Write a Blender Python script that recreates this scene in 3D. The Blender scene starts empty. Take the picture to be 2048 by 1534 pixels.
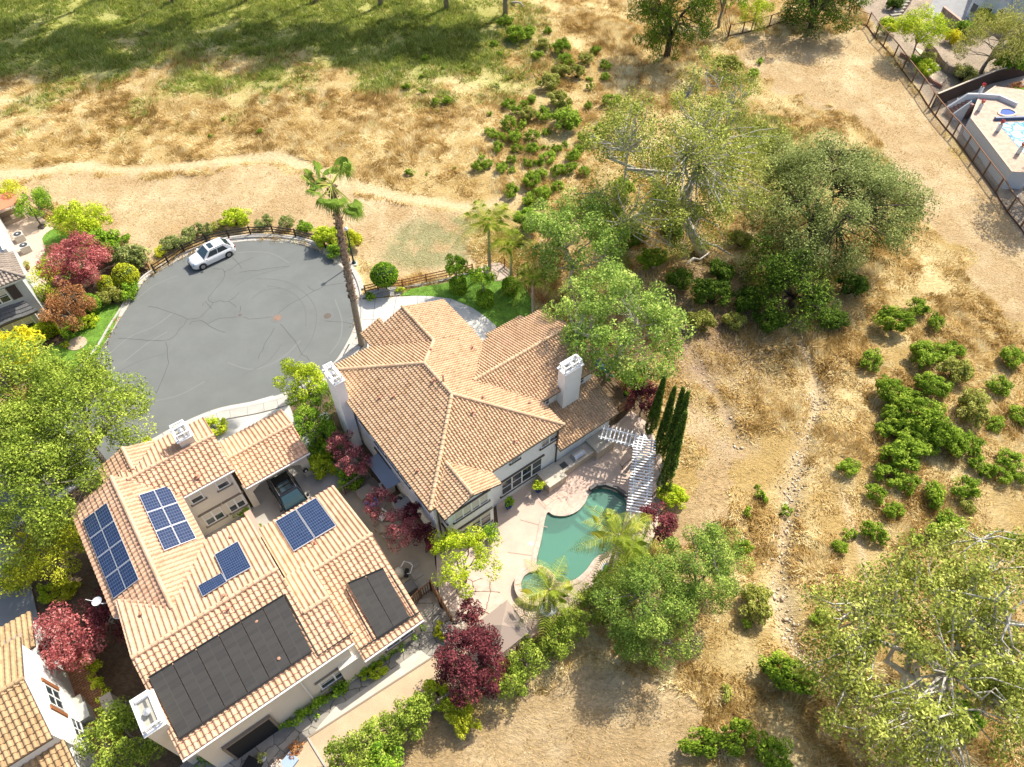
import bpy, bmesh, math, random
import numpy as np
from mathutils import Vector, Matrix
from mathutils.geometry import tessellate_polygon

# ---------------------------------------------------------------- camera, sky, sun, exposure
S = bpy.context.scene
CAMH = 48.0; FPX = 1419.0; TILT = math.radians(51); AZ = math.radians(53)
cam = bpy.data.cameras.new("camera"); camo = bpy.data.objects.new("camera", cam)
S.collection.objects.link(camo); S.camera = camo
camo.location = (0, 0, CAMH); camo.rotation_euler = (math.radians(90 - 51), 0, 0)
cam.sensor_fit = 'HORIZONTAL'; cam.sensor_width = 36; cam.lens = FPX / 2048 * 36
cam.clip_end = 3000; cam.clip_start = 0.5
W_ = bpy.data.worlds.new("World"); S.world = W_; W_.use_nodes = True
SUN_AZ = math.radians(40.1); SUN_EL = math.radians(47.6)
nt = W_.node_tree; sky = nt.nodes.new('ShaderNodeTexSky'); sky.sky_type = 'NISHITA'; sky.sun_disc = False
sky.sun_elevation = SUN_EL; sky.dust_density = 3.0; sky.air_density = 0.9; sky.sun_rotation = SUN_AZ
bg = nt.nodes['Background']; bg.inputs[1].default_value = 0.115
nt.links.new(sky.outputs[0], bg.inputs[0])
sl = bpy.data.lights.new("sun", 'SUN'); so = bpy.data.objects.new("sun", sl); S.collection.objects.link(so)
sl.energy = 3.5; sl.angle = math.radians(0.53); sl.color = (1.0, 0.94, 0.82)
sd = Vector((math.sin(SUN_AZ) * math.cos(SUN_EL), math.cos(SUN_AZ) * math.cos(SUN_EL), math.sin(SUN_EL)))
so.rotation_euler = sd.to_track_quat('Z', 'Y').to_euler(); so.location = sd * 200
S.view_settings.view_transform = 'Standard'; S.view_settings.look = 'None'
S.view_settings.exposure = 0.88; S.view_settings.gamma = 1
S.cycles.max_bounces = 6; S.cycles.diffuse_bounces = 3; S.cycles.transparent_max_bounces = 12

# ---------------------------------------------------------------- measuring helpers
_F = np.array([0, math.cos(TILT), -math.sin(TILT)]); _U = np.array([0, math.sin(TILT), math.cos(TILT)])
sA, cA = math.sin(AZ), math.cos(AZ)
def ray(px, py): return _F + _U * (-(py - 767) / FPX) + np.array([1, 0, 0]) * ((px - 1024) / FPX)
def W(px, py, z=0.0):
    d = ray(px, py); t = (z - CAMH) / d[2]; return (float(d[0] * t), float(d[1] * t))
def UV(px, py, z=0.0):
    x, y = W(px, py, z); return (x * sA + y * cA, -x * cA + y * sA)
def XY(u, v): return (u * sA - v * cA, u * cA + v * sA)
def onwall(px, py, u=None, v=None):       # sight line meets a wall plane -> (along wall, height)
    d = ray(px, py); du = d[0] * sA + d[1] * cA; dv = -d[0] * cA + d[1] * sA
    t = (u / du) if u is not None else (v / dv)
    return (float(dv * t) if u is not None else float(du * t), float(CAMH + d[2] * t))
def hgt(b, t):                             # height of a vertical thing from base and top sightings
    x, y = W(*b); d = ray(*t); k = (x * d[0] + y * d[1]) / (d[0] ** 2 + d[1] ** 2); return float(CAMH + d[2] * k)
def mpp(px, py, z=0.0):                    # metres per photo pixel (across) at that spot
    d = ray(px, py); return float((CAMH - z) / -d[2] / FPX)
rnd = random.Random(7); R = np.random.default_rng(7)

# ---------------------------------------------------------------- noise
_tab = np.random.default_rng(3).random((256, 256))
def vnoise(x, y, s):
    x = np.asarray(x, float) / s; y = np.asarray(y, float) / s
    xi = np.floor(x).astype(int); yi = np.floor(y).astype(int); fx = x - xi; fy = y - yi
    fx = fx * fx * (3 - 2 * fx); fy = fy * fy * (3 - 2 * fy)
    g = lambda a, b: _tab[a % 256, b % 256]
    return (g(xi, yi) * (1 - fx) + g(xi + 1, yi) * fx) * (1 - fy) + (g(xi, yi + 1) * (1 - fx) + g(xi + 1, yi + 1) * fx) * fy
def fbm(x, y, s, o=3):
    r = 0; a = 1; t = 0
    for i in range(o): r = r + a * vnoise(np.asarray(x) + 17.3 * i, np.asarray(y) - 9.1 * i, s / 2 ** i); t += a; a *= .55
    return r / t
def inpoly(x, y, P):
    x = np.asarray(x, float); y = np.asarray(y, float); c = np.zeros(x.shape, bool); n = len(P)
    for i in range(n):
        x1, y1 = P[i]; x2, y2 = P[(i + 1) % n]
        if y1 == y2: continue
        c ^= ((y1 > y) != (y2 > y)) & (x < (x2 - x1) * (y - y1) / (y2 - y1) + x1)
    return c
def dline(x, y, P, closed=False):
    x = np.asarray(x, float); y = np.asarray(y, float); d = np.full(x.shape, 1e9); n = len(P)
    for i in range(n if closed else n - 1):
        x1, y1 = P[i]; x2, y2 = P[(i + 1) % n]; dx, dy = x2 - x1, y2 - y1; L = dx * dx + dy * dy + 1e-9
        t = np.clip(((x - x1) * dx + (y - y1) * dy) / L, 0, 1); d = np.minimum(d, np.hypot(x - x1 - t * dx, y - y1 - t * dy))
    return d
def WL(P, z=0.0): return [W(a, b, z) for a, b in P]
def smooth(P, closed=True, k=4):
    n = len(P); o = []
    for i in range(n if closed else n - 1):
        g = (lambda j: P[j % n]) if closed else (lambda j: P[min(max(j, 0), n - 1)])
        a, b, c, d = g(i - 1), g(i), g(i + 1), g(i + 2)
        for j in range(k):
            t = j / k
            o.append(tuple(.5 * (2 * b[q] + (c[q] - a[q]) * t + (2 * a[q] - 5 * b[q] + 4 * c[q] - d[q]) * t * t + (3 * b[q] - a[q] - 3 * c[q] + d[q]) * t ** 3) for q in range(len(b))))
    if not closed: o.append(tuple(P[-1]))
    return o

# ---------------------------------------------------------------- materials
MATS = {}
def mat(name, col, rough=.8, metal=0., var=0., scale=4., bump=0., bscale=20., spec=.3, emit=None):
    if name in MATS: return MATS[name]
    m = bpy.data.materials.new(name); m.use_nodes = True; n = m.node_tree.nodes; l = m.node_tree.links; b = n['Principled BSDF']
    b.inputs['Roughness'].default_value = rough; b.inputs['Metallic'].default_value = metal; b.inputs['Specular IOR Level'].default_value = spec
    b.inputs['Base Color'].default_value = (*col, 1)
    if var or bump:
        tc = n.new('ShaderNodeTexCoord')
    if var:
        nz = n.new('ShaderNodeTexNoise'); nz.inputs['Scale'].default_value = scale; nz.inputs['Detail'].default_value = 6; nz.inputs['Roughness'].default_value = .65
        l.new(tc.outputs['Object'], nz.inputs['Vector']); r = n.new('ShaderNodeMapRange')
        r.inputs[1].default_value = .3; r.inputs[2].default_value = .7; r.inputs[3].default_value = 1 - var; r.inputs[4].default_value = 1 + var * .7
        l.new(nz.outputs['Fac'], r.inputs[0]); mx = n.new('ShaderNodeMix'); mx.data_type = 'RGBA'; mx.blend_type = 'MULTIPLY'; mx.inputs[0].default_value = 1
        mx.inputs[6].default_value = (*col, 1); l.new(r.outputs[0], mx.inputs[7]); l.new(mx.outputs[2], b.inputs['Base Color'])
    if bump:
        nb = n.new('ShaderNodeTexNoise'); nb.inputs['Scale'].default_value = bscale; nb.inputs['Detail'].default_value = 5
        l.new(tc.outputs['Object'], nb.inputs['Vector']); bp = n.new('ShaderNodeBump'); bp.inputs['Strength'].default_value = bump; bp.inputs['Distance'].default_value = .05
        l.new(nb.outputs['Fac'], bp.inputs['Height']); l.new(bp.outputs[0], b.inputs['Normal'])
    MATS[name] = m; return m
def tintmat(name, c0, c1, rough=.6, transl=0., c2=None, spec=.25, fine=0., fscale=30.):
    """colour runs c0 -> c1 (-> c2) along the mesh's own per-element 'tint' value"""
    if name in MATS: return MATS[name]
    m = bpy.data.materials.new(name); m.use_nodes = True; n = m.node_tree.nodes; l = m.node_tree.links; b = n['Principled BSDF']
    at = n.new('ShaderNodeAttribute'); at.attribute_name = 'tint'; cr = n.new('ShaderNodeValToRGB')
    cr.color_ramp.elements[0].color = (*c0, 1); cr.color_ramp.elements[1].color = (*(c2 or c1), 1)
    if c2: e = cr.color_ramp.elements.new(.6); e.color = (*c1, 1)
    l.new(at.outputs['Fac'], cr.inputs[0]); out = cr.outputs[0]
    if fine:
        tc = n.new('ShaderNodeTexCoord'); nz = n.new('ShaderNodeTexNoise'); nz.inputs['Scale'].default_value = fscale; nz.inputs['Detail'].default_value = 5
        l.new(tc.outputs['Object'], nz.inputs['Vector']); r = n.new('ShaderNodeMapRange'); r.inputs[1].default_value = .3; r.inputs[2].default_value = .7
        r.inputs[3].default_value = 1 - fine; r.inputs[4].default_value = 1 + fine * .6; l.new(nz.outputs['Fac'], r.inputs[0])
        mx = n.new('ShaderNodeMix'); mx.data_type = 'RGBA'; mx.blend_type = 'MULTIPLY'; mx.inputs[0].default_value = 1
        l.new(out, mx.inputs[6]); l.new(r.outputs[0], mx.inputs[7]); out = mx.outputs[2]
    l.new(out, b.inputs['Base Color']); b.inputs['Roughness'].default_value = rough; b.inputs['Specular IOR Level'].default_value = spec
    if transl:
        tr = n.new('ShaderNodeBsdfTranslucent'); l.new(out, tr.inputs[0]); ms = n.new('ShaderNodeMixShader'); ms.inputs[0].default_value = transl
        l.new(b.outputs[0], ms.inputs[1]); l.new(tr.outputs[0], ms.inputs[2]); l.new(ms.outputs[0], n['Material Output'].inputs[0])
    MATS[name] = m; return m
def stonemat(name, c0, c1, joint, scale, jw=.03, rough=.85, brick=False):
    """irregular flagstones (voronoi) or coursed pavers (brick)"""
    if name in MATS: return MATS[name]
    m = bpy.data.materials.new(name); m.use_nodes = True; n = m.node_tree.nodes; l = m.node_tree.links; b = n['Principled BSDF']
    tc = n.new('ShaderNodeTexCoord'); b.inputs['Roughness'].default_value = rough; b.inputs['Specular IOR Level'].default_value = .2
    nz = n.new('ShaderNodeTexNoise'); nz.inputs['Scale'].default_value = 3; nz.inputs['Detail'].default_value = 6
    if brick:
        mp = n.new('ShaderNodeMapping'); mp.inputs['Rotation'].default_value[2] = -(math.pi / 2 - AZ); l.new(tc.outputs['Object'], mp.inputs[0])
        bk = n.new('ShaderNodeTexBrick'); bk.inputs['Scale'].default_value = scale; bk.inputs['Mortar Size'].default_value = jw
        bk.inputs['Color1'].default_value = (*c0, 1); bk.inputs['Color2'].default_value = (*c1, 1); bk.inputs['Mortar'].default_value = (*joint, 1)
        l.new(mp.outputs[0], bk.inputs['Vector']); col = bk.outputs['Color']
    else:
        l.new(tc.outputs['Object'], nz.inputs['Vector'])
        ad = n.new('ShaderNodeVectorMath'); ad.operation = 'MULTIPLY_ADD'; ad.inputs[1].default_value = (.25, .25, 0); l.new(nz.outputs['Color'], ad.inputs[0]); l.new(tc.outputs['Object'], ad.inputs[2])
        v1 = n.new('ShaderNodeTexVoronoi'); v1.feature = 'DISTANCE_TO_EDGE'; v1.inputs['Scale'].default_value = scale; l.new(ad.outputs[0], v1.inputs['Vector'])
        v2 = n.new('ShaderNodeTexVoronoi'); v2.inputs['Scale'].default_value = scale; l.new(ad.outputs[0], v2.inputs['Vector'])
        v1.voronoi_dimensions = v2.voronoi_dimensions = '2D'
        cr = n.new('ShaderNodeMix'); cr.data_type = 'RGBA'; cr.inputs[6].default_value = (*c0, 1); cr.inputs[7].default_value = (*c1, 1)
        sp = n.new('ShaderNodeSeparateColor'); l.new(v2.outputs['Color'], sp.inputs[0]); l.new(sp.outputs[0], cr.inputs[0])
        st = n.new('ShaderNodeMapRange'); st.inputs[1].default_value = jw * .6; st.inputs[2].default_value = jw * 1.4; l.new(v1.outputs['Distance'], st.inputs[0])
        mj = n.new('ShaderNodeMix'); mj.data_type = 'RGBA'; l.new(st.outputs[0], mj.inputs[0]); mj.inputs[6].default_value = (*joint, 1); l.new(cr.outputs[2], mj.inputs[7]); col = mj.outputs[2]
    n2 = n.new('ShaderNodeTexNoise'); n2.inputs['Scale'].default_value = 2.2; n2.inputs['Detail'].default_value = 8; l.new(tc.outputs['Object'], n2.inputs['Vector'])
    r = n.new('ShaderNodeMapRange'); r.inputs[1].default_value = .3; r.inputs[2].default_value = .7; r.inputs[3].default_value = .82; r.inputs[4].default_value = 1.12; l.new(n2.outputs['Fac'], r.inputs[0])
    mx = n.new('ShaderNodeMix'); mx.data_type = 'RGBA'; mx.blend_type = 'MULTIPLY'; mx.inputs[0].default_value = 1; l.new(col, mx.inputs[6]); l.new(r.outputs[0], mx.inputs[7]); l.new(mx.outputs[2], b.inputs['Base Color'])
    MATS[name] = m; return m

# ---------------------------------------------------------------- mesh helpers
COL = S.collection
class MB:
    def __init__(s): s.v = []; s.f = []; s.m = []; s.t = []; s.cur = 0; s.tint = .5; s.mats = []
    def use(s, m):
        if m not in s.mats: s.mats.append(m)
        s.cur = s.mats.index(m); return s
    def add(s, vs, fs, tint=None):
        o = len(s.v); s.v += [tuple(map(float, p)) for p in vs]; s.t += [s.tint if tint is None else tint] * len(vs)
        for f in fs: s.f.append(tuple(o + i for i in f)); s.m.append(s.cur)
    def box(s, x0, y0, z0, x1, y1, z1, rot=0, c=None):
        P = [(x0, y0), (x1, y0), (x1, y1), (x0, y1)]
        if rot:
            cx, cy = c or ((x0 + x1) / 2, (y0 + y1) / 2); k, q = math.cos(rot), math.sin(rot)
            P = [(cx + (a - cx) * k - (b - cy) * q, cy + (a - cx) * q + (b - cy) * k) for a, b in P]
        s.prism(P, z0, z1)
    def prism(s, P, z0, z1, z1s=None):
        a = sum(P[i][0] * P[(i + 1) % len(P)][1] - P[(i + 1) % len(P)][0] * P[i][1] for i in range(len(P)))
        if a < 0: P = P[::-1]; z1s = z1s[::-1] if z1s else None
        n = len(P); vs = [(p[0], p[1], z0) for p in P] + [(p[0], p[1], (z1s[i] if z1s else z1)) for i, p in enumerate(P)]
        fs = [(i, (i + 1) % n, n + (i + 1) % n, n + i) for i in range(n)]
        for tr in tessellate_polygon([[Vector((p[0], p[1], 0)) for p in P]]):
            a_, b_, c_ = tr
            ar = (P[b_][0] - P[a_][0]) * (P[c_][1] - P[a_][1]) - (P[c_][0] - P[a_][0]) * (P[b_][1] - P[a_][1])
            if ar < 0: a_, c_ = c_, a_
            fs += [(n + a_, n + b_, n + c_), (c_, b_, a_)]
        s.add(vs, fs)
    def bar(s, p, q, w, h=None):           # square bar between two points
        h = h or w; p = Vector(p); q = Vector(q); d = (q - p).normalized(); up = Vector((0, 0, 1)) if abs(d.z) < .95 else Vector((1, 0, 0))
        a = d.cross(up).normalized() * w / 2; b = a.cross(d).normalized() * h / 2
        vs = [p + a + b, p - a + b, p - a - b, p + a - b, q + a + b, q - a + b, q - a - b, q + a - b]
        s.add(vs, [(3, 2, 1, 0), (4, 5, 6, 7), (0, 1, 5, 4), (1, 2, 6, 5), (2, 3, 7, 6), (3, 0, 4, 7)])
    def tube(s, pts, rad, n=6, cap=True, tint=None):
        pts = [Vector(p) for p in pts]; vs = []; k = len(pts)
        for i, p in enumerate(pts):
            d = (pts[min(i + 1, k - 1)] - pts[max(i - 1, 0)]).normalized(); up = Vector((0, 0, 1)) if abs(d.z) < .9 else Vector((1, 0, 0))
            a = d.cross(up).normalized(); b = a.cross(d); r = rad[i] if hasattr(rad, '__len__') else rad
            for j in range(n): w = 2 * math.pi * j / n; vs.append(p + a * math.cos(w) * r + b * math.sin(w) * r)
        fs = [(i * n + j, (i + 1) * n + j, (i + 1) * n + (j + 1) % n, i * n + (j + 1) % n) for i in range(k - 1) for j in range(n)]
        if cap: fs += [tuple(range(n)), tuple((k - 1) * n + j for j in reversed(range(n)))]
        s.add(vs, fs, tint)
    def lathe(s, c, prof, n=16, a0=0):
        vs = [(c[0] + r * math.cos(a0 + 2 * math.pi * j / n), c[1] + r * math.sin(a0 + 2 * math.pi * j / n), c[2] + z) for r, z in prof for j in range(n)]
        k = len(prof); fs = [(i * n + j, i * n + (j + 1) % n, (i + 1) * n + (j + 1) % n, (i + 1) * n + j) for i in range(k - 1) for j in range(n)]
        fs += [tuple(reversed(range(n))), tuple((k - 1) * n + j for j in range(n))]; s.add(vs, fs)
    def build(s, name, m=None, parent=None, origin=(0, 0, 0), sm=False):
        me = bpy.data.meshes.new(name); o3 = origin
        me.from_pydata([(a - o3[0], b - o3[1], c - o3[2]) for a, b, c in s.v], [], s.f)
        if m is not None and not s.mats: me.materials.append(m)
        for q in s.mats: me.materials.append(q)
        if len(s.mats) > 1: me.polygons.foreach_set('material_index', s.m)
        at = me.attributes.new('tint', 'FLOAT', 'POINT'); at.data.foreach_set('value', s.t)
        if sm: me.polygons.foreach_set('use_smooth', [True] * len(me.polygons))
        me.update(); ob = bpy.data.objects.new(name, me); COL.objects.link(ob); ob.location = origin
        if parent is not None: ob.parent = parent; ob.location = (0, 0, 0) if origin == (0, 0, 0) else origin
        return ob
def npmesh(name, V, Fq, mats, tint, midx=None, parent=None, k=4):
    me = bpy.data.meshes.new(name); n = len(V); f = len(Fq)
    me.vertices.add(n); me.vertices.foreach_set('co', np.asarray(V, np.float32).ravel())
    me.loops.add(f * k); me.loops.foreach_set('vertex_index', np.asarray(Fq, np.int32).ravel())
    me.polygons.add(f); me.polygons.foreach_set('loop_start', np.arange(f, dtype=np.int32) * k)
    for q in mats: me.materials.append(q)
    if midx is not None: me.polygons.foreach_set('material_index', np.asarray(midx, np.int32))
    at = me.attributes.new('tint', 'FLOAT', 'POINT'); at.data.foreach_set('value', np.clip(np.asarray(tint, np.float32), 0, 1))
    me.update(); me.validate(); ob = bpy.data.objects.new(name, me); COL.objects.link(ob)
    if parent is not None: ob.parent = parent
    return ob
def tag(o, label=None, cat=None, group=None, kind=None):
    if label: o['label'] = label
    if cat: o['category'] = cat
    if group: o['group'] = group
    if kind: o['kind'] = kind
    return o
def thing(name, label, cat, loc=(0, 0, 0), rz=0, group=None):
    o = bpy.data.objects.new(name, None); COL.objects.link(o); o.location = loc; o.rotation_euler = (0, 0, rz); o.empty_display_size = .3
    return tag(o, label, cat, group)
def copy_tree(o, parent=None):
    c = o.copy(); COL.objects.link(c)
    if parent is not None: c.parent = parent
    for ch in [x for x in bpy.data.objects if x.parent == o]: copy_tree(ch, c)
    return c
def sheet(name, P, z, m, holes=(), kind='structure', parent=None, mb=None, curb=0.):
    polys = [P] + list(holes); flat = [p for q in polys for p in q]; b = mb or MB(); fs = []
    for t in tessellate_polygon([[Vector((p[0], p[1], 0)) for p in q] for q in polys]):
        a, c, d = t; ar = (flat[c][0] - flat[a][0]) * (flat[d][1] - flat[a][1]) - (flat[d][0] - flat[a][0]) * (flat[c][1] - flat[a][1])
        fs.append((a, c, d) if ar > 0 else (d, c, a))
    b.add([(p[0], p[1], z) for p in flat], fs)
    if curb:
        n = len(P); b.add([(p[0], p[1], z) for p in P] + [(p[0], p[1], z - curb) for p in P], [(i, n + i, n + (i + 1) % n, (i + 1) % n) for i in range(n)])
    if mb: return None
    o = b.build(name, m, parent); tag(o, kind=kind) if kind else None
    return o
def strip(P, w0, w1, closed=False):        # band beside a line, between offsets w0 and w1 (left of travel)
    n = len(P); A = []; B = []
    for i in range(n):
        a = P[(i - 1) % n] if closed else P[max(i - 1, 0)]; b = P[(i + 1) % n] if closed else P[min(i + 1, n - 1)]
        dx, dy = b[0] - a[0], b[1] - a[1]; L = math.hypot(dx, dy) or 1; nx, ny = -dy / L, dx / L
        A.append((P[i][0] + nx * w0, P[i][1] + ny * w0)); B.append((P[i][0] + nx * w1, P[i][1] + ny * w1))
    return A, B
def band(mb, P, w0, w1, z0, z1=None, closed=False):
    A, B = strip(P, w0, w1, closed); n = len(P); z1 = z0 if z1 is None else z1
    vs = [(a[0], a[1], z0) for a in A] + [(b[0], b[1], z1) for b in B]; k = n if closed else n - 1
    f = [(i, (i + 1) % n, n + (i + 1) % n, n + i) for i in range(k)]
    mb.add(vs, f if w1 > w0 else [q[::-1] for q in f])
def bandbox(mb, P, w0, w1, z0, z1, closed=False):
    A, B = strip(P, w0, w1, closed); n = len(P); k = n if closed else n - 1
    vs = [(p[0], p[1], z) for z in (z0, z1) for Q in (A, B) for p in Q]; fs = []
    for i in range(k):
        j = (i + 1) % n; fs += [(i + 2 * n, j + 2 * n, j + 3 * n, i + 3 * n), (i, j, j + 2 * n, i + 2 * n), (j + n, i + n, i + 3 * n, j + 3 * n)]
    if not closed: fs += [(0, 2 * n, 3 * n, n), (n - 1, 2 * n - 1, 4 * n - 1, 3 * n - 1)]
    mb.add(vs, fs)
# ================================================================ outlines on the ground (sighted, metres)
ROAD = smooth(WL([(-160,905),(30,838),(130,775),(197,708),(230,655),(253,619),(273,585),(297,556),(342,529),(381,509),(425,493),(468,485),(523,481),(581,485),(615,492),(653,511),(689,541),(703,562),(711,590),(713,628),(708,653),(697,678),(673,718),(642,745),(604,769),(564,787),(512,801),(444,814),(396,831),(342,856),(301,879),(200,930),(100,1000),(-20,1075),(-160,1180)]), True, 4)
KERBLINE = smooth(WL([(-160,905),(30,838),(130,775),(197,708),(230,655),(253,619),(273,585),(297,556),(342,529),(381,509),(425,493),(468,485),(523,481),(581,485),(615,492),(653,511),(689,541),(703,562),(711,590),(713,628),(708,653),(697,678),(673,718),(642,745),(604,769),(564,787),(512,801),(444,814),(396,831),(342,856),(301,879),(200,930),(100,1000),(-20,1075),(-160,1180)]), False, 4)
DRIVE_MAIN = WL([(716,601),(752,597),(793,594),(834,592),(861,593),(902,598),(943,615),(971,634),(993,653),(985,700),(880,700),(740,700),(712,690),(717,640)])
LAWN_MAIN = WL([(801,592),(815,580),(850,573),(890,567),(940,546),(975,556),(1005,562),(1037,557),(1052,580),(1066,606),(1078,640),(1040,665),(995,655),(971,634),(943,615),(902,598),(861,593),(834,592)])
ROCKBED = WL([(722,598),(733,584),(760,578),(790,574),(806,583),(800,591),(752,596)])
FLAGPATH = smooth(WL([(958,540),(975,529),(1000,527),(1018,538),(1022,553),(1000,563),(975,557)]), True, 3)
POOL = smooth(WL([(1093,1027),(1108,1031),(1131,1032),(1154,1023),(1169,1007),(1178,988),(1192,977),(1210,976),(1231,983),(1252,999),(1249,1039),(1241,1071),(1232,1098),(1211,1106),(1190,1118),(1172,1142),(1150,1160),(1122,1166),(1104,1155),(1090,1139),(1072,1128),(1082,1080)]), True, 3)
DECK = WL([(872,1095),(955,1090),(996,1045),(992,1005),(1120,925),(1236,845),(1262,822),(1300,850),(1330,940),(1318,1040),(1300,1095),(1218,1160),(1165,1207),(1084,1262),(1020,1310),(955,1335),(905,1275),(875,1200)])
SIDEPATIO = WL([(640,955),(700,905),(780,990),(865,1085),(880,1200),(905,1270),(880,1290),(852,1240),(742,1070),(660,975)])
COURT = WL([(400,1080),(512,1010),(505,960),(640,895),(700,960),(672,985),(520,1075),(430,1110)])
SOLDRIVE = WL([(575,800),(545,792),(500,805),(440,818),(396,836),(350,862),(410,870),(445,900),(510,960),(640,900),(590,840)])
BACKPAVE = WL([(330,1600),(357,1534),(470,1455),(600,1430),(730,1350),(846,1262),(812,1215),(845,1190),(930,1250),(905,1285),(862,1317),(616,1476),(540,1534),(480,1600)])
DIRT = WL([(616,1476),(862,1317),(905,1287),(960,1330),(905,1395),(862,1428),(766,1499),(719,1534),(600,1620),(480,1600),(540,1534)])
LEFTLAWN = smooth(WL([(196,712),(246,610),(225,607),(205,610),(190,625),(170,650),(140,675),(112,690),(80,705),(60,760),(110,790)]), True, 2)
LEFTBED = WL([(246,610),(297,553),(300,540),(250,505),(160,500),(85,560),(60,700),(112,692),(140,676),(170,652),(190,627),(205,612)])
LEFTTURF = smooth(WL([(85,478),(100,462),(118,459),(150,480),(175,520),(140,560),(92,545),(82,520),(92,500)]), True, 3)
LEFTPATIO = WL([(-60,400),(30,405),(75,430),(118,459),(100,480),(95,560),(85,600),(-60,600)])
LEFTDRIVE = WL([(-60,1060),(0,1085),(38,1095),(60,1160),(78,1240),(60,1290),(-60,1290)])
BRICKPATH = WL([(128,1320),(172,1308),(200,1360),(212,1420),(232,1480),(215,1560),(150,1560),(100,1400)])
TRYARD = [(53.4,58),(53.4,112),(50,120),(90,125),(90,50)]
TERR = WL([(1936,232),(1925,262),(2052,362),(2120,420),(2180,300),(2060,180),(1990,200)])
BUILT = [ROAD, DRIVE_MAIN, LAWN_MAIN, ROCKBED, DECK, SIDEPATIO, COURT, SOLDRIVE, BACKPAVE, DIRT, LEFTLAWN, LEFTBED, LEFTTURF, LEFTPATIO, LEFTDRIVE, BRICKPATH, FLAGPATH,
         WL([(0,1000),(330,820),(860,600),(1100,640),(1290,800),(1330,960),(1290,1120),(1000,1320),(830,1450),(620,1600),(-100,1600),(-100,1000)])]
CREEK = smooth(WL([(1330,470),(1400,520),(1470,545),(1525,600),(1575,650),(1612,700),(1634,760),(1638,800),(1625,840),(1605,900),(1590,950),(1580,1000),(1574,1060),(1566,1120),(1560,1180),(1572,1240),(1592,1290),(1622,1330),(1665,1370),(1730,1410),(1800,1480)]), False, 3)
RILL = smooth(WL([(1340,620),(1370,680),(1400,740),(1440,800),(1465,850),(1475,890)]), False, 3)
TRAIL = smooth(WL([(-80,345),(60,350),(170,332),(250,340),(380,333),(480,318),(555,312),(620,335),(700,366),(800,395),(950,412),(1010,402),(1040,385)]), False, 3)
PATH2 = WL([(-50,206),(50,199),(150,197)])
TRACK3 = smooth(WL([(1690,880),(1700,960),(1692,1010),(1720,1090),(1735,1180),(1725,1260)]), False, 3)
TRACK4 = smooth(WL([(860,110),(880,200),(915,240),(960,270)]), False, 3)
MOWN_L = WL([(-100,400),(-80,360),(60,362),(170,344),(250,350),(380,343),(480,330),(555,322),(620,345),(700,375),(800,405),(950,425),(960,520),(930,545),(740,585),(700,540),(560,470),(300,525),(100,400)])
MOWN_R = WL([(1470,110),(1500,60),(1600,70),(1720,60),(1745,50),(2048,480),(2300,800),(2200,900),(2048,660),(1960,560),(1830,420),(1790,350),(1700,230),(1560,190)])
MOWN_C = smooth(WL([(1375,800),(1420,840),(1455,900),(1468,980),(1455,1050),(1430,1110),(1380,1110),(1345,1060),(1350,950),(1370,880)]), True, 2)
MOWN_B = WL([(860,1400),(960,1390),(1100,1370),(1330,1340),(1400,1400),(1370,1600),(700,1700),(760,1520)])
GREENPATCH = smooth(WL([(745,520),(770,470),(800,440),(860,425),(955,430),(965,470),(950,520),(880,545),(800,545)]), True, 2)

def mownmask(x, y):
    wx = x + (fbm(x, y, 3.5, 4) - .5) * 7; wy = y + (fbm(x + 40, y - 20, 3.5, 4) - .5) * 7; m = np.zeros(np.shape(x), bool)
    for P in (MOWN_L, MOWN_R, MOWN_C, MOWN_B): m |= inpoly(wx, wy, P)
    return m
def wildmask(x, y):
    m = np.zeros(np.shape(x), bool)
    for P in BUILT: m |= inpoly(x, y, P)
    return ~m
def gzf(x, y):                            # height of the open ground
    x = np.asarray(x, float); y = np.asarray(y, float)
    h = (fbm(x, y, 9, 3) - .5) * .7 + (fbm(x + 50, y, 2.2, 2) - .5) * .22
    dB = np.full(x.shape, 1e9)
    for P in BUILT: dB = np.minimum(dB, np.where(inpoly(x, y, P), 0, dline(x, y, P, True)))
    dB = np.minimum(dB, np.maximum(0, 53.8 - x)); k = np.clip(dB / 3, 0, 1)
    h = h * k - .03 * (1 - k) ** 2
    mown = np.zeros(x.shape, bool)
    for P in (MOWN_L, MOWN_R, MOWN_C, MOWN_B): mown |= inpoly(x, y, P)
    h = np.where(mown, h * .55, h)
    dc = dline(x, y, CREEK); h = h - .55 * np.exp(-(dc / .8) ** 2) * k
    dr = dline(x, y, RILL); h = h - .25 * np.exp(-(dr / .8) ** 2)
    h = np.where(inpoly(x, y, POOL), -2.3, h)
    return np.where(dB <= 0, np.where(inpoly(x, y, POOL), -2.3, -.06), h)
def gz(x, y): return float(gzf(np.array([x]), np.array([y]))[0])

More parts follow.
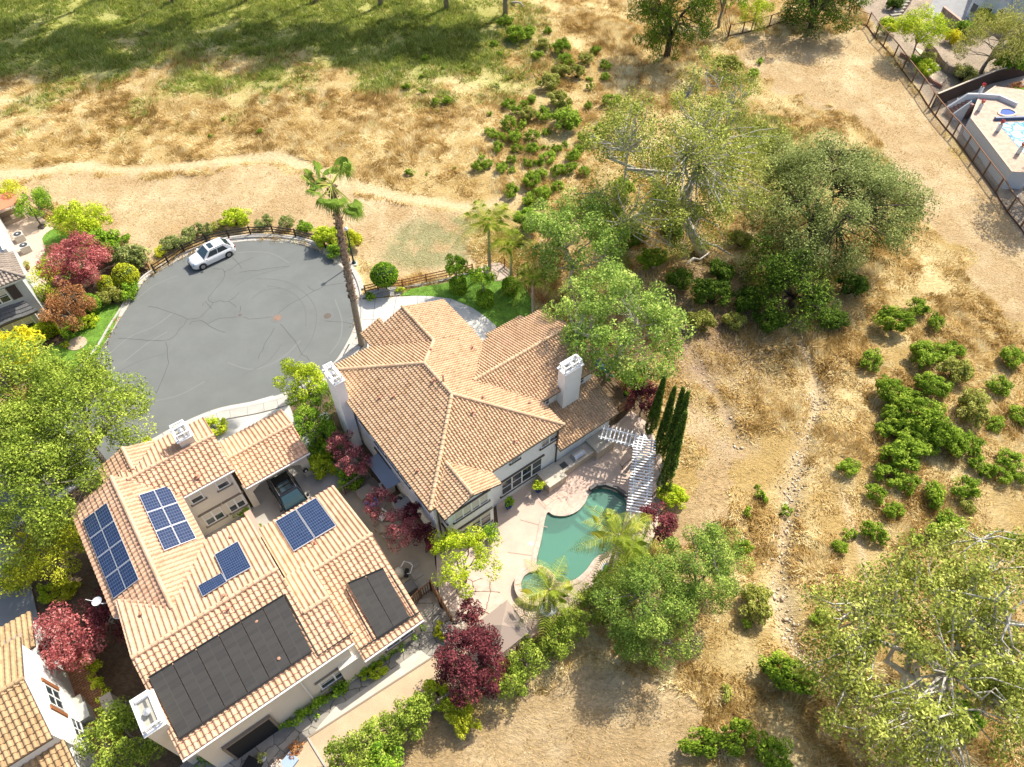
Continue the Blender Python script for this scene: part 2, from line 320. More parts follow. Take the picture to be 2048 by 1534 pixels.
# ---------------------------------------------------------------- terrain sheet
def make_ground():
    xs = np.concatenate([[-900,-400,-200,-120], np.arange(-90, 90.01, .32), [120,200,400,900]])
    ys = np.concatenate([[-600,-200,-60,-10], np.arange(4, 124.01, .32), [132,150,200,400,900]])
    X, Y = np.meshgrid(xs, ys); Z = gzf(X, Y); nx, ny = len(xs), len(ys)
    x, y = X, Y
    a = fbm(x, y, 5, 4); b = fbm(x + 31, y * .8, 1.3, 3); c = fbm(x - 77, y + 5, 14, 2)
    def mixc(A, B, t): t = np.clip(t, 0, 1)[..., None]; return A * (1 - t) + B * t
    C = mixc(np.array([.47,.325,.125]) + 0 * x[..., None], np.array([.74,.59,.31]), (a - .3) * 1.6 + (b - .5) * 1.3)
    C = mixc(C, np.array([.40,.26,.10]), (c - .62) * 3 * (b > .45))
    ml = mownmask(x, y)
    mown = mixc(np.array([.49,.345,.18]) + 0 * x[..., None], np.array([.67,.52,.31]), (a - .35) * 1.8 + (b - .5) * 1.2)
    rows = (.5 + .5 * np.sin((y - .12 * x + 1.2 * fbm(x, y, 6, 2)) * 6.28 / 1.15)) * (y < 30) * .35
    mown = mixc(mown, np.array([.40,.28,.13]), rows); C = np.where(ml[..., None], mown, C)
    gp = np.clip(dline(x, y, GREENPATCH, True), 0, 3) / 1.5; gp = np.where(inpoly(x, y, GREENPATCH), np.minimum(gp, 1), 0)
    C = mixc(C, np.array([.30,.29,.14]), gp * np.clip((b - .28) * 3, .1, .9))
    # greener slope at the top left, and the wet hollow right of the big sycamore
    green = np.clip((y - 84) / 16 + (fbm(x, y, 6, 3) - .5) * 2.4, 0, 1) * np.clip((8 - x) / 14, 0, 1)
    C = mixc(C, np.array([.38,.41,.11]), green * .8)
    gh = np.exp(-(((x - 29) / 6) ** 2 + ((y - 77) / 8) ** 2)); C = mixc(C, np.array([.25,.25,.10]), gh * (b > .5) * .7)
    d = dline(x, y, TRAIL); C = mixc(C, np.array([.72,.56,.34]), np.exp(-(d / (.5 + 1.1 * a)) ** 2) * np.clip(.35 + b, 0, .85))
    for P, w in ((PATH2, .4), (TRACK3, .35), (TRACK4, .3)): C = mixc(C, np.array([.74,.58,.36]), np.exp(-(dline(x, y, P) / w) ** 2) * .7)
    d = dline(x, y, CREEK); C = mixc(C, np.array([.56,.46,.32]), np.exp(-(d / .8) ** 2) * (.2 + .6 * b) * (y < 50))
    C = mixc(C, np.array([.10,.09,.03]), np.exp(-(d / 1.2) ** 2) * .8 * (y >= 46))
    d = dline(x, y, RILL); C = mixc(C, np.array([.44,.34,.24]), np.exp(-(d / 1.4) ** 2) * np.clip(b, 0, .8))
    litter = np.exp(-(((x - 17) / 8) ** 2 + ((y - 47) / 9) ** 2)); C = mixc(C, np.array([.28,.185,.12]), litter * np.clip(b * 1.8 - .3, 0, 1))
    soil = inpoly(x, y, LEFTBED); C = np.where(soil[..., None], np.array([.10,.07,.045]), C)
    blt = inpoly(x, y, BUILT[-1]); C = np.where(blt[..., None], mixc(np.array([.12,.08,.05]) + 0 * x[..., None], np.array([.26,.19,.12]), b), C)
    yd = inpoly(x, y, TRYARD); C = np.where(yd[..., None], mixc(np.array([.30,.24,.18]) + 0 * x[..., None], np.array([.50,.40,.30]), b), C)
    V = np.stack([X, Y, Z], -1).reshape(-1, 3); i = np.arange(nx * ny).reshape(ny, nx)
    F = np.stack([i[:-1, :-1], i[:-1, 1:], i[1:, 1:], i[1:, :-1]], -1).reshape(-1, 4)
    m = bpy.data.materials.new('open_ground'); m.use_nodes = True; n = m.node_tree.nodes; l = m.node_tree.links; bs = n['Principled BSDF']
    at = n.new('ShaderNodeAttribute'); at.attribute_name = 'Col'; tc = n.new('ShaderNodeTexCoord')
    bs.inputs['Roughness'].default_value = .95; bs.inputs['Specular IOR Level'].default_value = .1
    warp = n.new('ShaderNodeTexNoise'); warp.inputs['Scale'].default_value = .22; warp.inputs['Detail'].default_value = 2; l.new(tc.outputs['Object'], warp.inputs['Vector'])
    vm = n.new('ShaderNodeVectorMath'); vm.operation = 'MULTIPLY_ADD'; vm.inputs[1].default_value = (2.5, 2.5, 0); l.new(warp.outputs['Color'], vm.inputs[0]); l.new(tc.outputs['Object'], vm.inputs[2])
    mp = n.new('ShaderNodeMapping'); mp.inputs['Scale'].default_value = (1.3, 2.2, 1); l.new(vm.outputs[0], mp.inputs[0])
    n1 = n.new('ShaderNodeTexNoise'); n1.inputs['Scale'].default_value = 2.4; n1.inputs['Detail'].default_value = 9; n1.inputs['Roughness'].default_value = .75; l.new(mp.outputs[0], n1.inputs['Vector'])
    r = n.new('ShaderNodeMapRange'); r.inputs[1].default_value = .3; r.inputs[2].default_value = .7; r.inputs[3].default_value = .58; r.inputs[4].default_value = 1.38; l.new(n1.outputs['Fac'], r.inputs[0])
    mx = n.new('ShaderNodeMix'); mx.data_type = 'RGBA'; mx.blend_type = 'MULTIPLY'; mx.inputs[0].default_value = 1; l.new(at.outputs['Color'], mx.inputs[6]); l.new(r.outputs[0], mx.inputs[7]); l.new(mx.outputs[2], bs.inputs['Base Color'])
    bp = n.new('ShaderNodeBump'); bp.inputs['Strength'].default_value = .9; bp.inputs['Distance'].default_value = .25; l.new(n1.outputs['Fac'], bp.inputs['Height']); l.new(bp.outputs[0], bs.inputs['Normal'])
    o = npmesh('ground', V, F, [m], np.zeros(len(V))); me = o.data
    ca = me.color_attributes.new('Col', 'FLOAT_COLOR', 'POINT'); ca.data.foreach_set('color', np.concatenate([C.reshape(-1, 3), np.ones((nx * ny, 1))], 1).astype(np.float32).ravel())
    me.polygons.foreach_set('use_smooth', [True] * len(me.polygons)); tag(o, kind='structure')
make_ground()

# ---------------------------------------------------------------- grass blades
def blades(name, x, y, h, nb, wid, lean, tint, m, seed, spread=.16, zoff=0.):
    r = np.random.default_rng(seed); n = len(x); z = gzf(x, y) + zoff
    x = np.repeat(x, nb); y = np.repeat(y, nb); z = np.repeat(z, nb); h = np.repeat(h, nb) * r.uniform(.55, 1.15, n * nb); t = np.repeat(tint, nb) + r.normal(0, .1, n * nb)
    x0 = x + r.normal(0, spread, n * nb); y0 = y + r.normal(0, spread, n * nb)
    ang = fbm(x, y, 4.5, 2) * 14 + r.normal(0, .7, n * nb); le = lean * r.uniform(.4, 1.3, n * nb)
    tx = x0 + np.cos(ang) * le * h; ty = y0 + np.sin(ang) * le * h; tz = z + h * np.sqrt(np.clip(1 - (le * .55) ** 2, .15, 1))
    a2 = r.uniform(0, 6.28, n * nb); wx = np.cos(a2) * wid; wy = np.sin(a2) * wid
    V = np.stack([np.stack([x0 - wx, y0 - wy, z - .03], -1), np.stack([x0 + wx, y0 + wy, z - .03], -1), np.stack([tx, ty, tz], -1)], 1).reshape(-1, 3)
    o = npmesh(name, V, np.arange(len(V)).reshape(-1, 3), [m], np.repeat(t, 3), k=3); return tag(o, kind='stuff')
def field(n, x0, x1, y0, y1, r):
    x = r.uniform(x0, x1, n); y = r.uniform(y0, y1, n); k = np.abs(x) < (y * .66 + 32); return x[k], y[k]
DRY = tintmat('dry_grass', (.40,.26,.075), (.78,.58,.25), .8, .3, c2=(.92,.82,.52), spec=.1)
GRN = tintmat('green_grass', (.15,.21,.03), (.42,.49,.09), .8, .35, c2=(.74,.74,.28), spec=.1)
def make_grass():
    r = np.random.default_rng(11)
    x, y = field(520000, -84, 84, 6, 122, r); w = wildmask(x, y) & (x < 53)
    ml = mownmask(x, y)
    dc = dline(x, y, CREEK); dt = dline(x, y, TRAIL); dens = fbm(x, y, 3.2, 3)
    k = w & (dc > .55) & (dt > 1.0) & (dline(x, y, RILL) > .7) & (~ml | (r.random(len(x)) < .22)) & (dens > .27 + .2 * r.random(len(x))); k &= ~(((x-17)/8)**2+((y-47)/8)**2 < 1) | (r.random(len(x)) < .25)
    x, y, ml, dens = x[k], y[k], ml[k], dens[k]
    green = (np.clip((y - 84) / 14 + (fbm(x, y, 6, 3) - .5) * 2.4, 0, 1) * np.clip((8 - x) / 14, 0, 1)) > r.random(len(x)) * 1.1 + .12
    green |= (np.exp(-(((x - 29) / 6) ** 2 + ((y - 77) / 8) ** 2)) > r.random(len(x)) * 1.2 + .2)
    h = np.where(ml, .12, .22 + .42 * np.clip((dens - .4) * 3, 0, 1)); t = .56 + 1.0 * (fbm(x + 9, y, 5, 4) - .5) + 1.9 * (fbm(x * 1.3, y, 1.0, 2) - .5) + r.normal(0, .14, len(x))
    g = green; blades('dry_grass', x[~g], y[~g], h[~g], 4, .045, 1.15, t[~g], DRY, 1)
    blades('green_grass', x[g], y[g], h[g] * 1.25, 5, .06, .8, r.uniform(0, .9, g.sum()), GRN, 2)
make_grass()

# ---------------------------------------------------------------- road, kerb, drives
ASPH = mat('asphalt', (.165,.175,.168), .9, var=.10, scale=.35, bump=.25, bscale=60)
def road_material(m):
    n = m.node_tree.nodes; l = m.node_tree.links; b = n['Principled BSDF']; tc = n.new('ShaderNodeTexCoord')
    src = b.inputs['Base Color'].links[0].from_socket
    cx, cy = W(560, 640)
    mp = n.new('ShaderNodeMapping'); mp.inputs['Location'].default_value = (-cx, -cy, 0); l.new(tc.outputs['Object'], mp.inputs[0])
    nz = n.new('ShaderNodeTexNoise'); nz.inputs['Scale'].default_value = .12; nz.inputs['Detail'].default_value = 1; l.new(mp.outputs[0], nz.inputs['Vector'])
    vm = n.new('ShaderNodeVectorMath'); vm.operation = 'MULTIPLY_ADD'; vm.inputs[1].default_value = (9, 9, 0); l.new(nz.outputs['Color'], vm.inputs[0]); l.new(mp.outputs[0], vm.inputs[2])
    wv = n.new('ShaderNodeTexWave'); wv.wave_type = 'RINGS'; wv.rings_direction = 'Z'; wv.inputs['Scale'].default_value = .24; wv.inputs['Distortion'].default_value = 2.2; wv.inputs['Detail'].default_value = 3; wv.inputs['Detail Scale'].default_value = .5
    l.new(vm.outputs[0], wv.inputs['Vector'])
    r = n.new('ShaderNodeMapRange'); r.inputs[1].default_value = .8; r.inputs[2].default_value = 1; r.inputs[3].default_value = 1; r.inputs[4].default_value = 1.012; l.new(wv.outputs['Fac'], r.inputs[0])
    mx = n.new('ShaderNodeMix'); mx.data_type = 'RGBA'; mx.blend_type = 'MULTIPLY'; mx.inputs[0].default_value = 1; l.new(src, mx.inputs[6]); l.new(r.outputs[0], mx.inputs[7]); l.new(mx.outputs[2], b.inputs['Base Color'])
road_material(ASPH)
SEAL = mat('crack_seal', (.085,.087,.084), .8)
CONC = mat('concrete', (.50,.475,.43), .9, var=.14, scale=.9, bump=.15, bscale=40)
CONC2 = mat('pale_drive_concrete', (.55,.54,.50), .9, var=.10, scale=.8, bump=.1, bscale=50)
JOINT = mat('joint', (.2,.18,.16), .9)
rb = MB().use(ASPH); sheet('road', ROAD, .012, ASPH, mb=rb); rb.use(SEAL)
def crack(P, w=.045, seed=0):
    q = random.Random(seed); pts = []
    for a, b in zip(P[:-1], P[1:]):
        k = max(2, int(math.dist(a, b) / 14))
        for j in range(k): t = j / k; pts.append((a[0] + (b[0] - a[0]) * t + q.uniform(-2, 2), a[1] + (b[1] - a[1]) * t + q.uniform(-1.6, 1.6)))
    pts.append(P[-1]); band(rb, WL(pts), -w / 2, w / 2, .018)
z4 = lambda L: [(x / 2.926, 380 + y / 2.926) for x, y in L]
for i, P in enumerate([[(685,868),(860,880),(985,880),(1030,840),(1075,785),(1100,755),(1170,745),(1230,690),(1243,660),(1213,635),(1300,535),(1320,480),(1400,430),(1480,395)],
    [(870,678),(1000,715),(1100,757)],[(1105,785),(1150,765),(1175,762),(1230,800),(1320,835)],[(1243,660),(1290,650),(1340,655),(1400,600)],[(1340,655),(1385,685)],
    [(1215,780),(1260,755),(1385,742)],[(1420,742),(1460,755),(1590,742)],[(1405,720),(1408,680)],[(1625,722),(1700,670),(1840,590),(1900,565),(2010,545)],[(1840,590),(1800,560)],
    [(1640,785),(1720,880),(1770,960),(1810,1000)],[(1605,810),(1560,880),(1540,930),(1510,990)],[(970,890),(985,960),(985,1010),(950,1120),(915,1190)],
    [(1250,457),(1310,465),(1318,485)],[(1365,395),(1400,435),(1415,465)],[(1900,772),(2048,780),(2080,785)],[(1240,695),(1200,650),(1185,680)],[(1400,480),(1560,465),(1700,445)]]):
    crack(z4(P), .042, i)
rb.use(mat('pale_scuff', (.195,.205,.197), .9)); 
for P in ([(1380,368),(1480,362),(1590,372),(1690,425)],[(640,960),(760,860),(900,800),(1010,720)],[(720,1010),(860,900),(980,830)],[(1960,640),(2000,760),(1990,870),(1930,960)],[(1330,1010),(1480,1050),(1640,990),(1760,880)],[(880,1240),(1050,1200),(1200,1120)],[(800,640),(900,560),(1040,500)]): band(rb, WL(smooth(z4(P), False, 5)), -.06, .06, .0155)
rb.use(mat('dark_scuff', (.145,.153,.148), .9))
for P in ([(1500,520),(1650,530),(1780,600),(1850,710),(1830,860),(1750,980)],[(1560,560),(1690,590),(1780,680),(1790,800)],[(1420,1080),(1560,1010),(1650,900)],[(1380,560),(1500,500),(1690,450)],[(700,1060),(820,1000),(960,960)],[(1470,640),(1540,590),(1640,575)]): band(rb, WL(smooth(z4(P), False, 5)), -.05, .05, .0162)
rb.build('road'); bpy.data.objects['road']['kind'] = 'structure'
kb = MB().use(CONC); band(kb, KERBLINE, .02, .45, .022, .03); bandbox(kb, KERBLINE, .45, .62, -.05, .15)
kb.use(JOINT)
for i in range(6, len(KERBLINE) - 2, 4):
    a, b = KERBLINE[i], KERBLINE[i + 1]; dx, dy = b[0] - a[0], b[1] - a[1]; L = math.hypot(dx, dy); nx, ny = -dy / L, dx / L; tx, ty = dx / L * .02, dy / L * .02
    kb.add([(a[0] + nx * .02 - tx, a[1] + ny * .02 - ty, .034), (a[0] + nx * .44 - tx, a[1] + ny * .44 - ty, .037), (a[0] + nx * .44 + tx, a[1] + ny * .44 + ty, .037), (a[0] + nx * .02 + tx, a[1] + ny * .02 + ty, .034)], [(0, 3, 2, 1)])
kb.build('kerb')['kind'] = 'structure'
def walk(a, b, w0, w1, name):              # pavement behind the kerb, between two stations of the kerb line
    s = MB().use(CONC); bandbox(s, KERBLINE[a:b], w0, w1, -.1, .145); s.use(JOINT)
    for i in range(a + 1, b - 1, 2):
        p, q = KERBLINE[i], KERBLINE[i + 1]; dx, dy = q[0] - p[0], q[1] - p[1]; L = math.hypot(dx, dy); nx, ny = -dy / L, dx / L; tx, ty = dx / L * .015, dy / L * .015
        s.add([(p[0] + nx * w0 - tx, p[1] + ny * w0 - ty, .149), (p[0] + nx * w1 - tx, p[1] + ny * w1 - ty, .149), (p[0] + nx * w1 + tx, p[1] + ny * w1 + ty, .149), (p[0] + nx * w0 + tx, p[1] + ny * w0 + ty, .149)], [(3, 2, 1, 0)])
    s.build(name)['kind'] = 'structure'
walk(40, 72, .63, .95, 'pavement'); walk(84, 120, .63, 1.5, 'pavement')
db = MB().use(CONC2); sheet('', DRIVE_MAIN, .05, CONC2, mb=db)
db.use(JOINT)
for p, q in [((793,594),(785,640)),((751,597),(745,650)),((834,592),(838,640)),((724,640),(770,640)),((902,598),(890,640))]: band(db, WL([p, q]), -.02, .02, .056)
db.build('driveway')['kind'] = 'structure'
LAWN = tintmat('lawn', (.09,.20,.02), (.20,.36,.05), .9, 0, fine=.35, fscale=1.6)
def lawn(P, name, z=.06, dens=55, seed=5):
    o = MB(); sheet('', P, z, LAWN, mb=o); o.build(name, LAWN)['kind'] = 'structure'
    r = np.random.default_rng(seed); xs = [p[0] for p in P]; ys = [p[1] for p in P]; n = int((max(xs) - min(xs)) * (max(ys) - min(ys)) * dens)
    x = r.uniform(min(xs), max(xs), n); y = r.uniform(min(ys), max(ys), n); k = inpoly(x, y, P); x, y = x[k], y[k]; z0 = z - gzf(x, y)
    n = len(x); a = r.uniform(0, 6.28, (n, 3)); hh = r.uniform(.05, .09, n); V = np.zeros((n, 3, 3))
    V[:, 0] = np.stack([x - .02, y, 0 * x + z], -1); V[:, 1] = np.stack([x + .02, y, 0 * x + z], -1); V[:, 2] = np.stack([x + np.cos(a[:, 0]) * .05, y + np.sin(a[:, 0]) * .05, z + hh], -1)
    tag(npmesh('lawn_grass', V.reshape(-1, 3), np.arange(n * 3).reshape(-1, 3), [tintmat('lawn_blade', (.11,.23,.015), (.30,.50,.06), .8, .35)], np.repeat(fbm(x, y, 1.5, 3) * .9 + r.normal(0, .1, n), 3), k=3), kind='stuff')
lawn(LAWN_MAIN, 'front_lawn', .06, 60, 5); lawn(LEFTLAWN, 'neighbour_lawn', .05, 50, 6); lawn(LEFTTURF, 'back_lawn', .06, 40, 8)
GRAV = mat('gravel', (.34,.34,.33), .95, var=.4, scale=9, bump=.6, bscale=30)
sheet('gravel_bed', ROCKBED, .07, GRAV)
FLAG = stonemat('flagstone', (.62,.44,.34), (.50,.36,.29), (.16,.11,.08), .85, .035)
FLAG2 = stonemat('grey_flagstone', (.42,.38,.32), (.26,.245,.22), (.13,.12,.10), 1.15, .03)
sheet('flagstone_path', FLAGPATH, .08, stonemat('flag_path', (.55,.43,.35), (.45,.36,.30), (.22,.16,.11), 1.0, .05), curb=.1)
mc = MB(); bandbox(mc, WL([(720,597),(760,584),(805,576),(860,567),(905,557),(950,543)]), -.1, .1, -.1, .12); mc.build('lawn_edging', CONC)['kind'] = 'structure'
DECKM = mat('deck_concrete', (.60,.47,.38), .9, var=.12, scale=.7, bump=.1, bscale=40)
SPA_C = W(1071, 1170, .4); SPA_R = 1.42
sheet('pool_deck', DECK, .04, DECKM, holes=[POOL])
COPM = mat('pink_coping', (.64,.49,.41), .85, var=.12, scale=2)
ROUND = smooth(WL([(1093,1024),(1075,1000),(1100,970),(1150,950),(1185,985),(1176,1000),(1165,1014),(1152,1025),(1131,1035),(1108,1034)]), True, 3)
RF = stonemat('pink_flagstone', (.66,.50,.40), (.60,.44,.36), (.44,.32,.25), .9, .02)
def deckflag(P, z, nm, m): sheet(nm, P, z, m)
FP1 = smooth(WL([(1092,1021),(1070,998),(1098,968),(1150,945),(1186,972),(1174,984),(1165,1005),(1152,1018),(1131,1027),(1108,1026)]), True, 3)
deckflag(FP1, .046, 'flagstone_terrace', RF)
FP2 = smooth(WL([(1096,1252),(1040,1255),(1010,1215),(1030,1205),(1075,1212),(1110,1195),(1125,1180),(1155,1178),(1180,1158),(1200,1130),(1222,1118),(1232,1135),(1200,1165),(1150,1205)]), True, 2)
deckflag(FP2, .046, 'flagstone_border', stonemat('flag_border', (.66,.51,.42), (.60,.46,.37), (.20,.13,.09), .75, .025))
FP3 = smooth(WL([(1253,1010),(1245,960),(1238,915),(1262,890),(1300,885),(1325,960),(1312,1040),(1292,1090),(1262,1100),(1252,1060)]), True, 2)
deckflag(FP3, .046, 'flagstone_border', stonemat('flag_border', (.66,.51,.42), (.60,.46,.37), (.20,.13,.09), .75, .025))
FP4 = smooth(WL([(905,1150),(985,1165),(1005,1215),(960,1240),(930,1280),(900,1230)]), True, 2)
deckflag(FP4, .046, 'flagstone_border', stonemat('flag_border', (.66,.51,.42), (.60,.46,.37), (.20,.13,.09), .75, .025))
js = MB()
for P in ([(1040,1040),(1095,1055)],[(1015,1105),(1066,1112)],[(1077,1003),(1092,1020)]): band(js, WL(P), -.03, .03, .05)
js.build('deck_joints', mat('deck_joint', (.40,.29,.23)))['kind'] = 'structure'
sheet('side_patio', SIDEPATIO, .04, mat('side_concrete', (.36,.31,.24), .9, var=.15, scale=.6))
sheet('courtyard', COURT, .05, mat('court_concrete', (.40,.37,.33), .9, var=.15, scale=.6))
sheet('driveway', SOLDRIVE, .06, CONC2)
sheet('back_patio', BACKPAVE, .05, FLAG2); sheet('bare_soil', DIRT, .05, mat('bare_soil', (.55,.41,.27), .95, var=.18, scale=.5, bump=.4, bscale=12))
e = MB(); bandbox(e, WL([(905,1285),(862,1317),(616,1476),(540,1534)]), -.05, .05, 0, .1); e.build('soil_edging', mat('edging', (.3,.24,.18)))['kind'] = 'structure'
e = MB(); bandbox(e, WL([(616,1476),(655,1540)]), -.05, .05, 0, .12); e.build('soil_edging', CONC)['kind'] = 'structure'
sheet('sunlit_strip_paint', WL([(628,1468),(862,1316),(840,1300),(690,1405),(675,1410),(640,1450)]), .056, mat('sunlit_paving', (.62,.56,.47), .9, var=.15, scale=1.2))  # paler sheet paints the sunlit strip of the patio flagstones
sheet('neighbour_patio', LEFTPATIO, .05, mat('warm_patio', (.60,.46,.36), .9, var=.12, scale=.8)); sheet('driveway', LEFTDRIVE, .05, mat('grey_drive', (.30,.30,.29), .9, var=.15, scale=.7))
sheet('brick_path', BRICKPATH, .05, stonemat('brick_paving', (.36,.17,.09), (.50,.29,.15), (.16,.09,.05), 1.6, .03, brick=True))
ed = MB(); bandbox(ed, WL([(246,612),(225,607),(205,611),(190,626),(170,651),(140,676),(112,691),(80,706)]), -.05, .05, 0, .13); ed.build('lawn_edging', mat('timber_edge', (.20,.15,.11)))['kind'] = 'structure'
# ================================================================ roofs, walls and houses (u along the street-side axis, v across)
TILE_A = tintmat('sand_roof_tiles', (.48,.31,.175), (.69,.49,.31), .85, 0, c2=(.72,.43,.28), fine=.22, fscale=14)
TILE_B = tintmat('terracotta_roof_tiles', (.52,.32,.20), (.70,.47,.31), .85, 0, c2=(.70,.38,.24), fine=.2, fscale=14)
TILE_C = tintmat('ochre_roof_tiles', (.36,.235,.12), (.52,.36,.20), .85, 0, c2=(.54,.31,.16), fine=.2, fscale=14)
TILE_D = tintmat('grey_roof_tiles', (.24,.20,.16), (.40,.33,.27), .85, 0, c2=(.42,.33,.26), fine=.25, fscale=14)
FASC = mat('dark_fascia', (.10,.08,.065), .7); FASCW = mat('white_fascia', (.72,.71,.68), .6)
GLASS = mat('window_glass', (.035,.05,.06), .06, spec=.7); BLIND = mat('blinds', (.62,.58,.50), .7); WHITE = mat('white_frame', (.80,.80,.78), .5)
class House:
    def __init__(s, name, label, u, v):
        s.c = XY(u, v); s.u0, s.v0 = u, v; s.o = thing(name, label, 'house', (*s.c, 0), math.pi / 2 - AZ)
    def L(s, u, v, z=None): return (u - s.u0, v - s.v0) if z is None else (u - s.u0, v - s.v0, z)
    def part(s, mb, name, m=None, parent=None): return mb.build(name, m, parent or s.o)
    def wall(s, P, z1, m, name='wall', z0=-.1, z1s=None):
        b = MB(); b.prism([s.L(*p) for p in P], z0, z1, z1s); return s.part(b, name, m)
    def block(s, u0, v0, u1, v1, z1, m, z0=-.1): return s.wall([(u0, v0), (u1, v0), (u1, v1), (u0, v1)], z1, m, z0=z0)
    def gable(s, m, axis, at, lo, hi, zlo, zpk, th=.2, mid=None):   # triangular gable wall, plane u=at or v=at
        mid = (lo + hi) / 2 if mid is None else mid; b = MB(); T = [(lo, zlo), (hi, zlo), (mid, zpk)]; vs = []
        for k in (at, at + th):
            for q, z in T: vs.append(s.L(k, q, z) if axis == 'u' else s.L(q, k, z))
        b.add(vs, [(0, 1, 2), (5, 4, 3), (0, 3, 4, 1), (1, 4, 5, 2), (2, 5, 3, 0)]); return s.part(b, 'gable_wall', m)
    def plane(s, P, z0, at, gu=0., gv=0., m=None, tw=.33, tl=.38, deck=.13, fasc=None, seed=0):
        """tiled slope over the plan polygon P (convex); height z0 at u (or v) = at, rising by gu per metre of u or gv per metre of v"""
        zf = lambda u, v: z0 + (gu * (u - at) if gu else gv * (v - at)); q = random.Random(seed + int(z0 * 10))
        ar = sum(P[i][0] * P[(i + 1) % len(P)][1] - P[(i + 1) % len(P)][0] * P[i][1] for i in range(len(P)))
        if ar < 0: P = P[::-1]
        sg = 1 if (gu or gv) > 0 else -1; g = abs(gu or gv); cs = 1 / math.sqrt(1 + g * g); row = tl * cs
        A = [p[1] if gu else p[0] for p in P]; B = [(p[0] if gu else p[1]) * sg for p in P]; a0, a1, b0, b1 = min(A), max(A), min(B), max(B)
        na, nb = int(math.ceil((a1 - a0) / tw)) + 1, int(math.ceil((b1 - b0) / row)) + 1
        pr = [(0, .0), (.30, .0), (.40, .055), (.54, .095), (.68, .10), (.82, .085), (.94, .04), (1, .0)]; vs = []; fs = []; ti = []
        for j in range(nb):
            y0 = b0 + j * row; y1 = y0 + row * 1.04
            for i in range(na):
                t = min(1, max(0, q.gauss(.42, .16))); t = .97 if q.random() < .006 else t; dz = q.uniform(-.004, .008); x0 = a0 + i * tw; o = len(vs); k = len(pr)
                for (y, lift) in ((y0, .075), (y1, -.004)):
                    for fx, h in pr:
                        a = x0 + fx * tw; b = y * sg; u, v = (b, a) if gu else (a, b); vs.append((u, v, zf(u, v) + h + lift + dz)); ti.append(t)
                for fx, h in pr:
                    a = x0 + fx * tw; b = y0 * sg; u, v = (b, a) if gu else (a, b); vs.append((u, v, zf(u, v) - .02)); ti.append(t * .6)  # riser feet tinted darker, painting in the shadow line under each row
                for c in range(k - 1): fs.append((o + c, o + c + 1, o + k + c + 1, o + k + c)); fs.append((o + 2 * k + c, o + 2 * k + c + 1, o + c + 1, o + c))
        if (sg > 0) == bool(gu): fs = [f[::-1] for f in fs]
        me = bpy.data.meshes.new('roof'); me.from_pydata(vs, [], fs); at_ = me.attributes.new('tint', 'FLOAT', 'POINT'); at_.data.foreach_set('value', ti)
        bm = bmesh.new(); bm.from_mesh(me)
        for i in range(len(P)):
            p, r = P[i], P[(i + 1) % len(P)]; n = Vector((r[1] - p[1], -(r[0] - p[0]), 0)).normalized()
            bmesh.ops.bisect_plane(bm, geom=bm.verts[:] + bm.edges[:] + bm.faces[:], plane_co=(p[0], p[1], 0), plane_no=n, clear_outer=True)
        bmesh.ops.translate(bm, verts=bm.verts[:], vec=(-s.u0, -s.v0, 0)); bm.to_mesh(me); bm.free()
        me.materials.append(m); ob = bpy.data.objects.new('roof', me); COL.objects.link(ob); ob.parent = s.o
        d = MB(); z1s = [zf(*p) - .01 for p in P]; n = len(P); PL = [s.L(*p) for p in P]
        d.add([(a[0], a[1], z) for a, z in zip(PL, z1s)] + [(a[0], a[1], z - deck) for a, z in zip(PL, z1s)],
              [tuple(range(n)), tuple(range(2 * n - 1, n - 1, -1))] + [(i, n + i, n + (i + 1) % n, (i + 1) % n) for i in range(n)])
        d.build('eave_board', fasc or FASC, ob); return ob
    def ridge(s, p, q, m, parent, r=.13, lift=.07):
        p, q = Vector(s.L(*p)), Vector(s.L(*q)); d = q - p; L = d.length; n = max(1, int(L / .38)); b = MB(); rr = random.Random(int(L * 99))
        for i in range(n):
            a = p + d * (i / n) + Vector((0, 0, lift + .02)); c = p + d * ((i + 1.1) / n) + Vector((0, 0, lift)); b.tint = min(1, max(0, rr.gauss(.5, .14))); b.tube([a, c], [r * 1.12, r * .95], 8)
        return b.build('ridge_cap', m, parent)
    def window(s, axis, at, p0, p1, out=1, cols=2, name='window', rows=1, frame=.07, lintel=False, sash=True, blind=0., dark=True):
        """p0=(along,ztop), p1=(along,zbottom); out = direction the wall faces"""
        a0, a1 = sorted((p0[0], p1[0])); z0, z1 = sorted((p0[1], p1[1])); F = MB(); G = MB()
        def bx(mb, a, b, z, y, d0, d1):
            if axis == 'v': mb.box(*s.L(a, at + out * d0), z, *s.L(b, at + out * d1), y) if out > 0 else mb.box(s.L(a, 0)[0], s.L(0, at + out * d1)[1], z, s.L(b, 0)[0], s.L(0, at + out * d0)[1], y)
            else:
                x0, x1 = sorted((at + out * d0, at + out * d1)); mb.box(*s.L(x0, a), z, *s.L(x1, b), y)
        bx(G, a0, a1, z0, z1, -.02, .025)
        for z in (z0, z1): bx(F, a0 - frame, a1 + frame, z - frame / 2, z + frame / 2, 0, .07)
        w = (a1 - a0) / cols
        for i in range(cols + 1): bx(F, a0 + i * w - frame / 2 * (1.6 if 0 < i < cols else 1), a0 + i * w + frame / 2 * (1.6 if 0 < i < cols else 1), z0, z1, .002, .06)
        if sash: bx(F, a0, a1, (z0 + z1) / 2 - .025, (z0 + z1) / 2 + .025, .004, .05)
        o = F.build(name, WHITE, s.o); G.build('glass', GLASS, o)
        if blind:
            B = MB(); bx(B, a0 + .03, a1 - .03, z1 - (z1 - z0) * blind, z1 - .03, .028, .034); B.build('blind', BLIND, o)
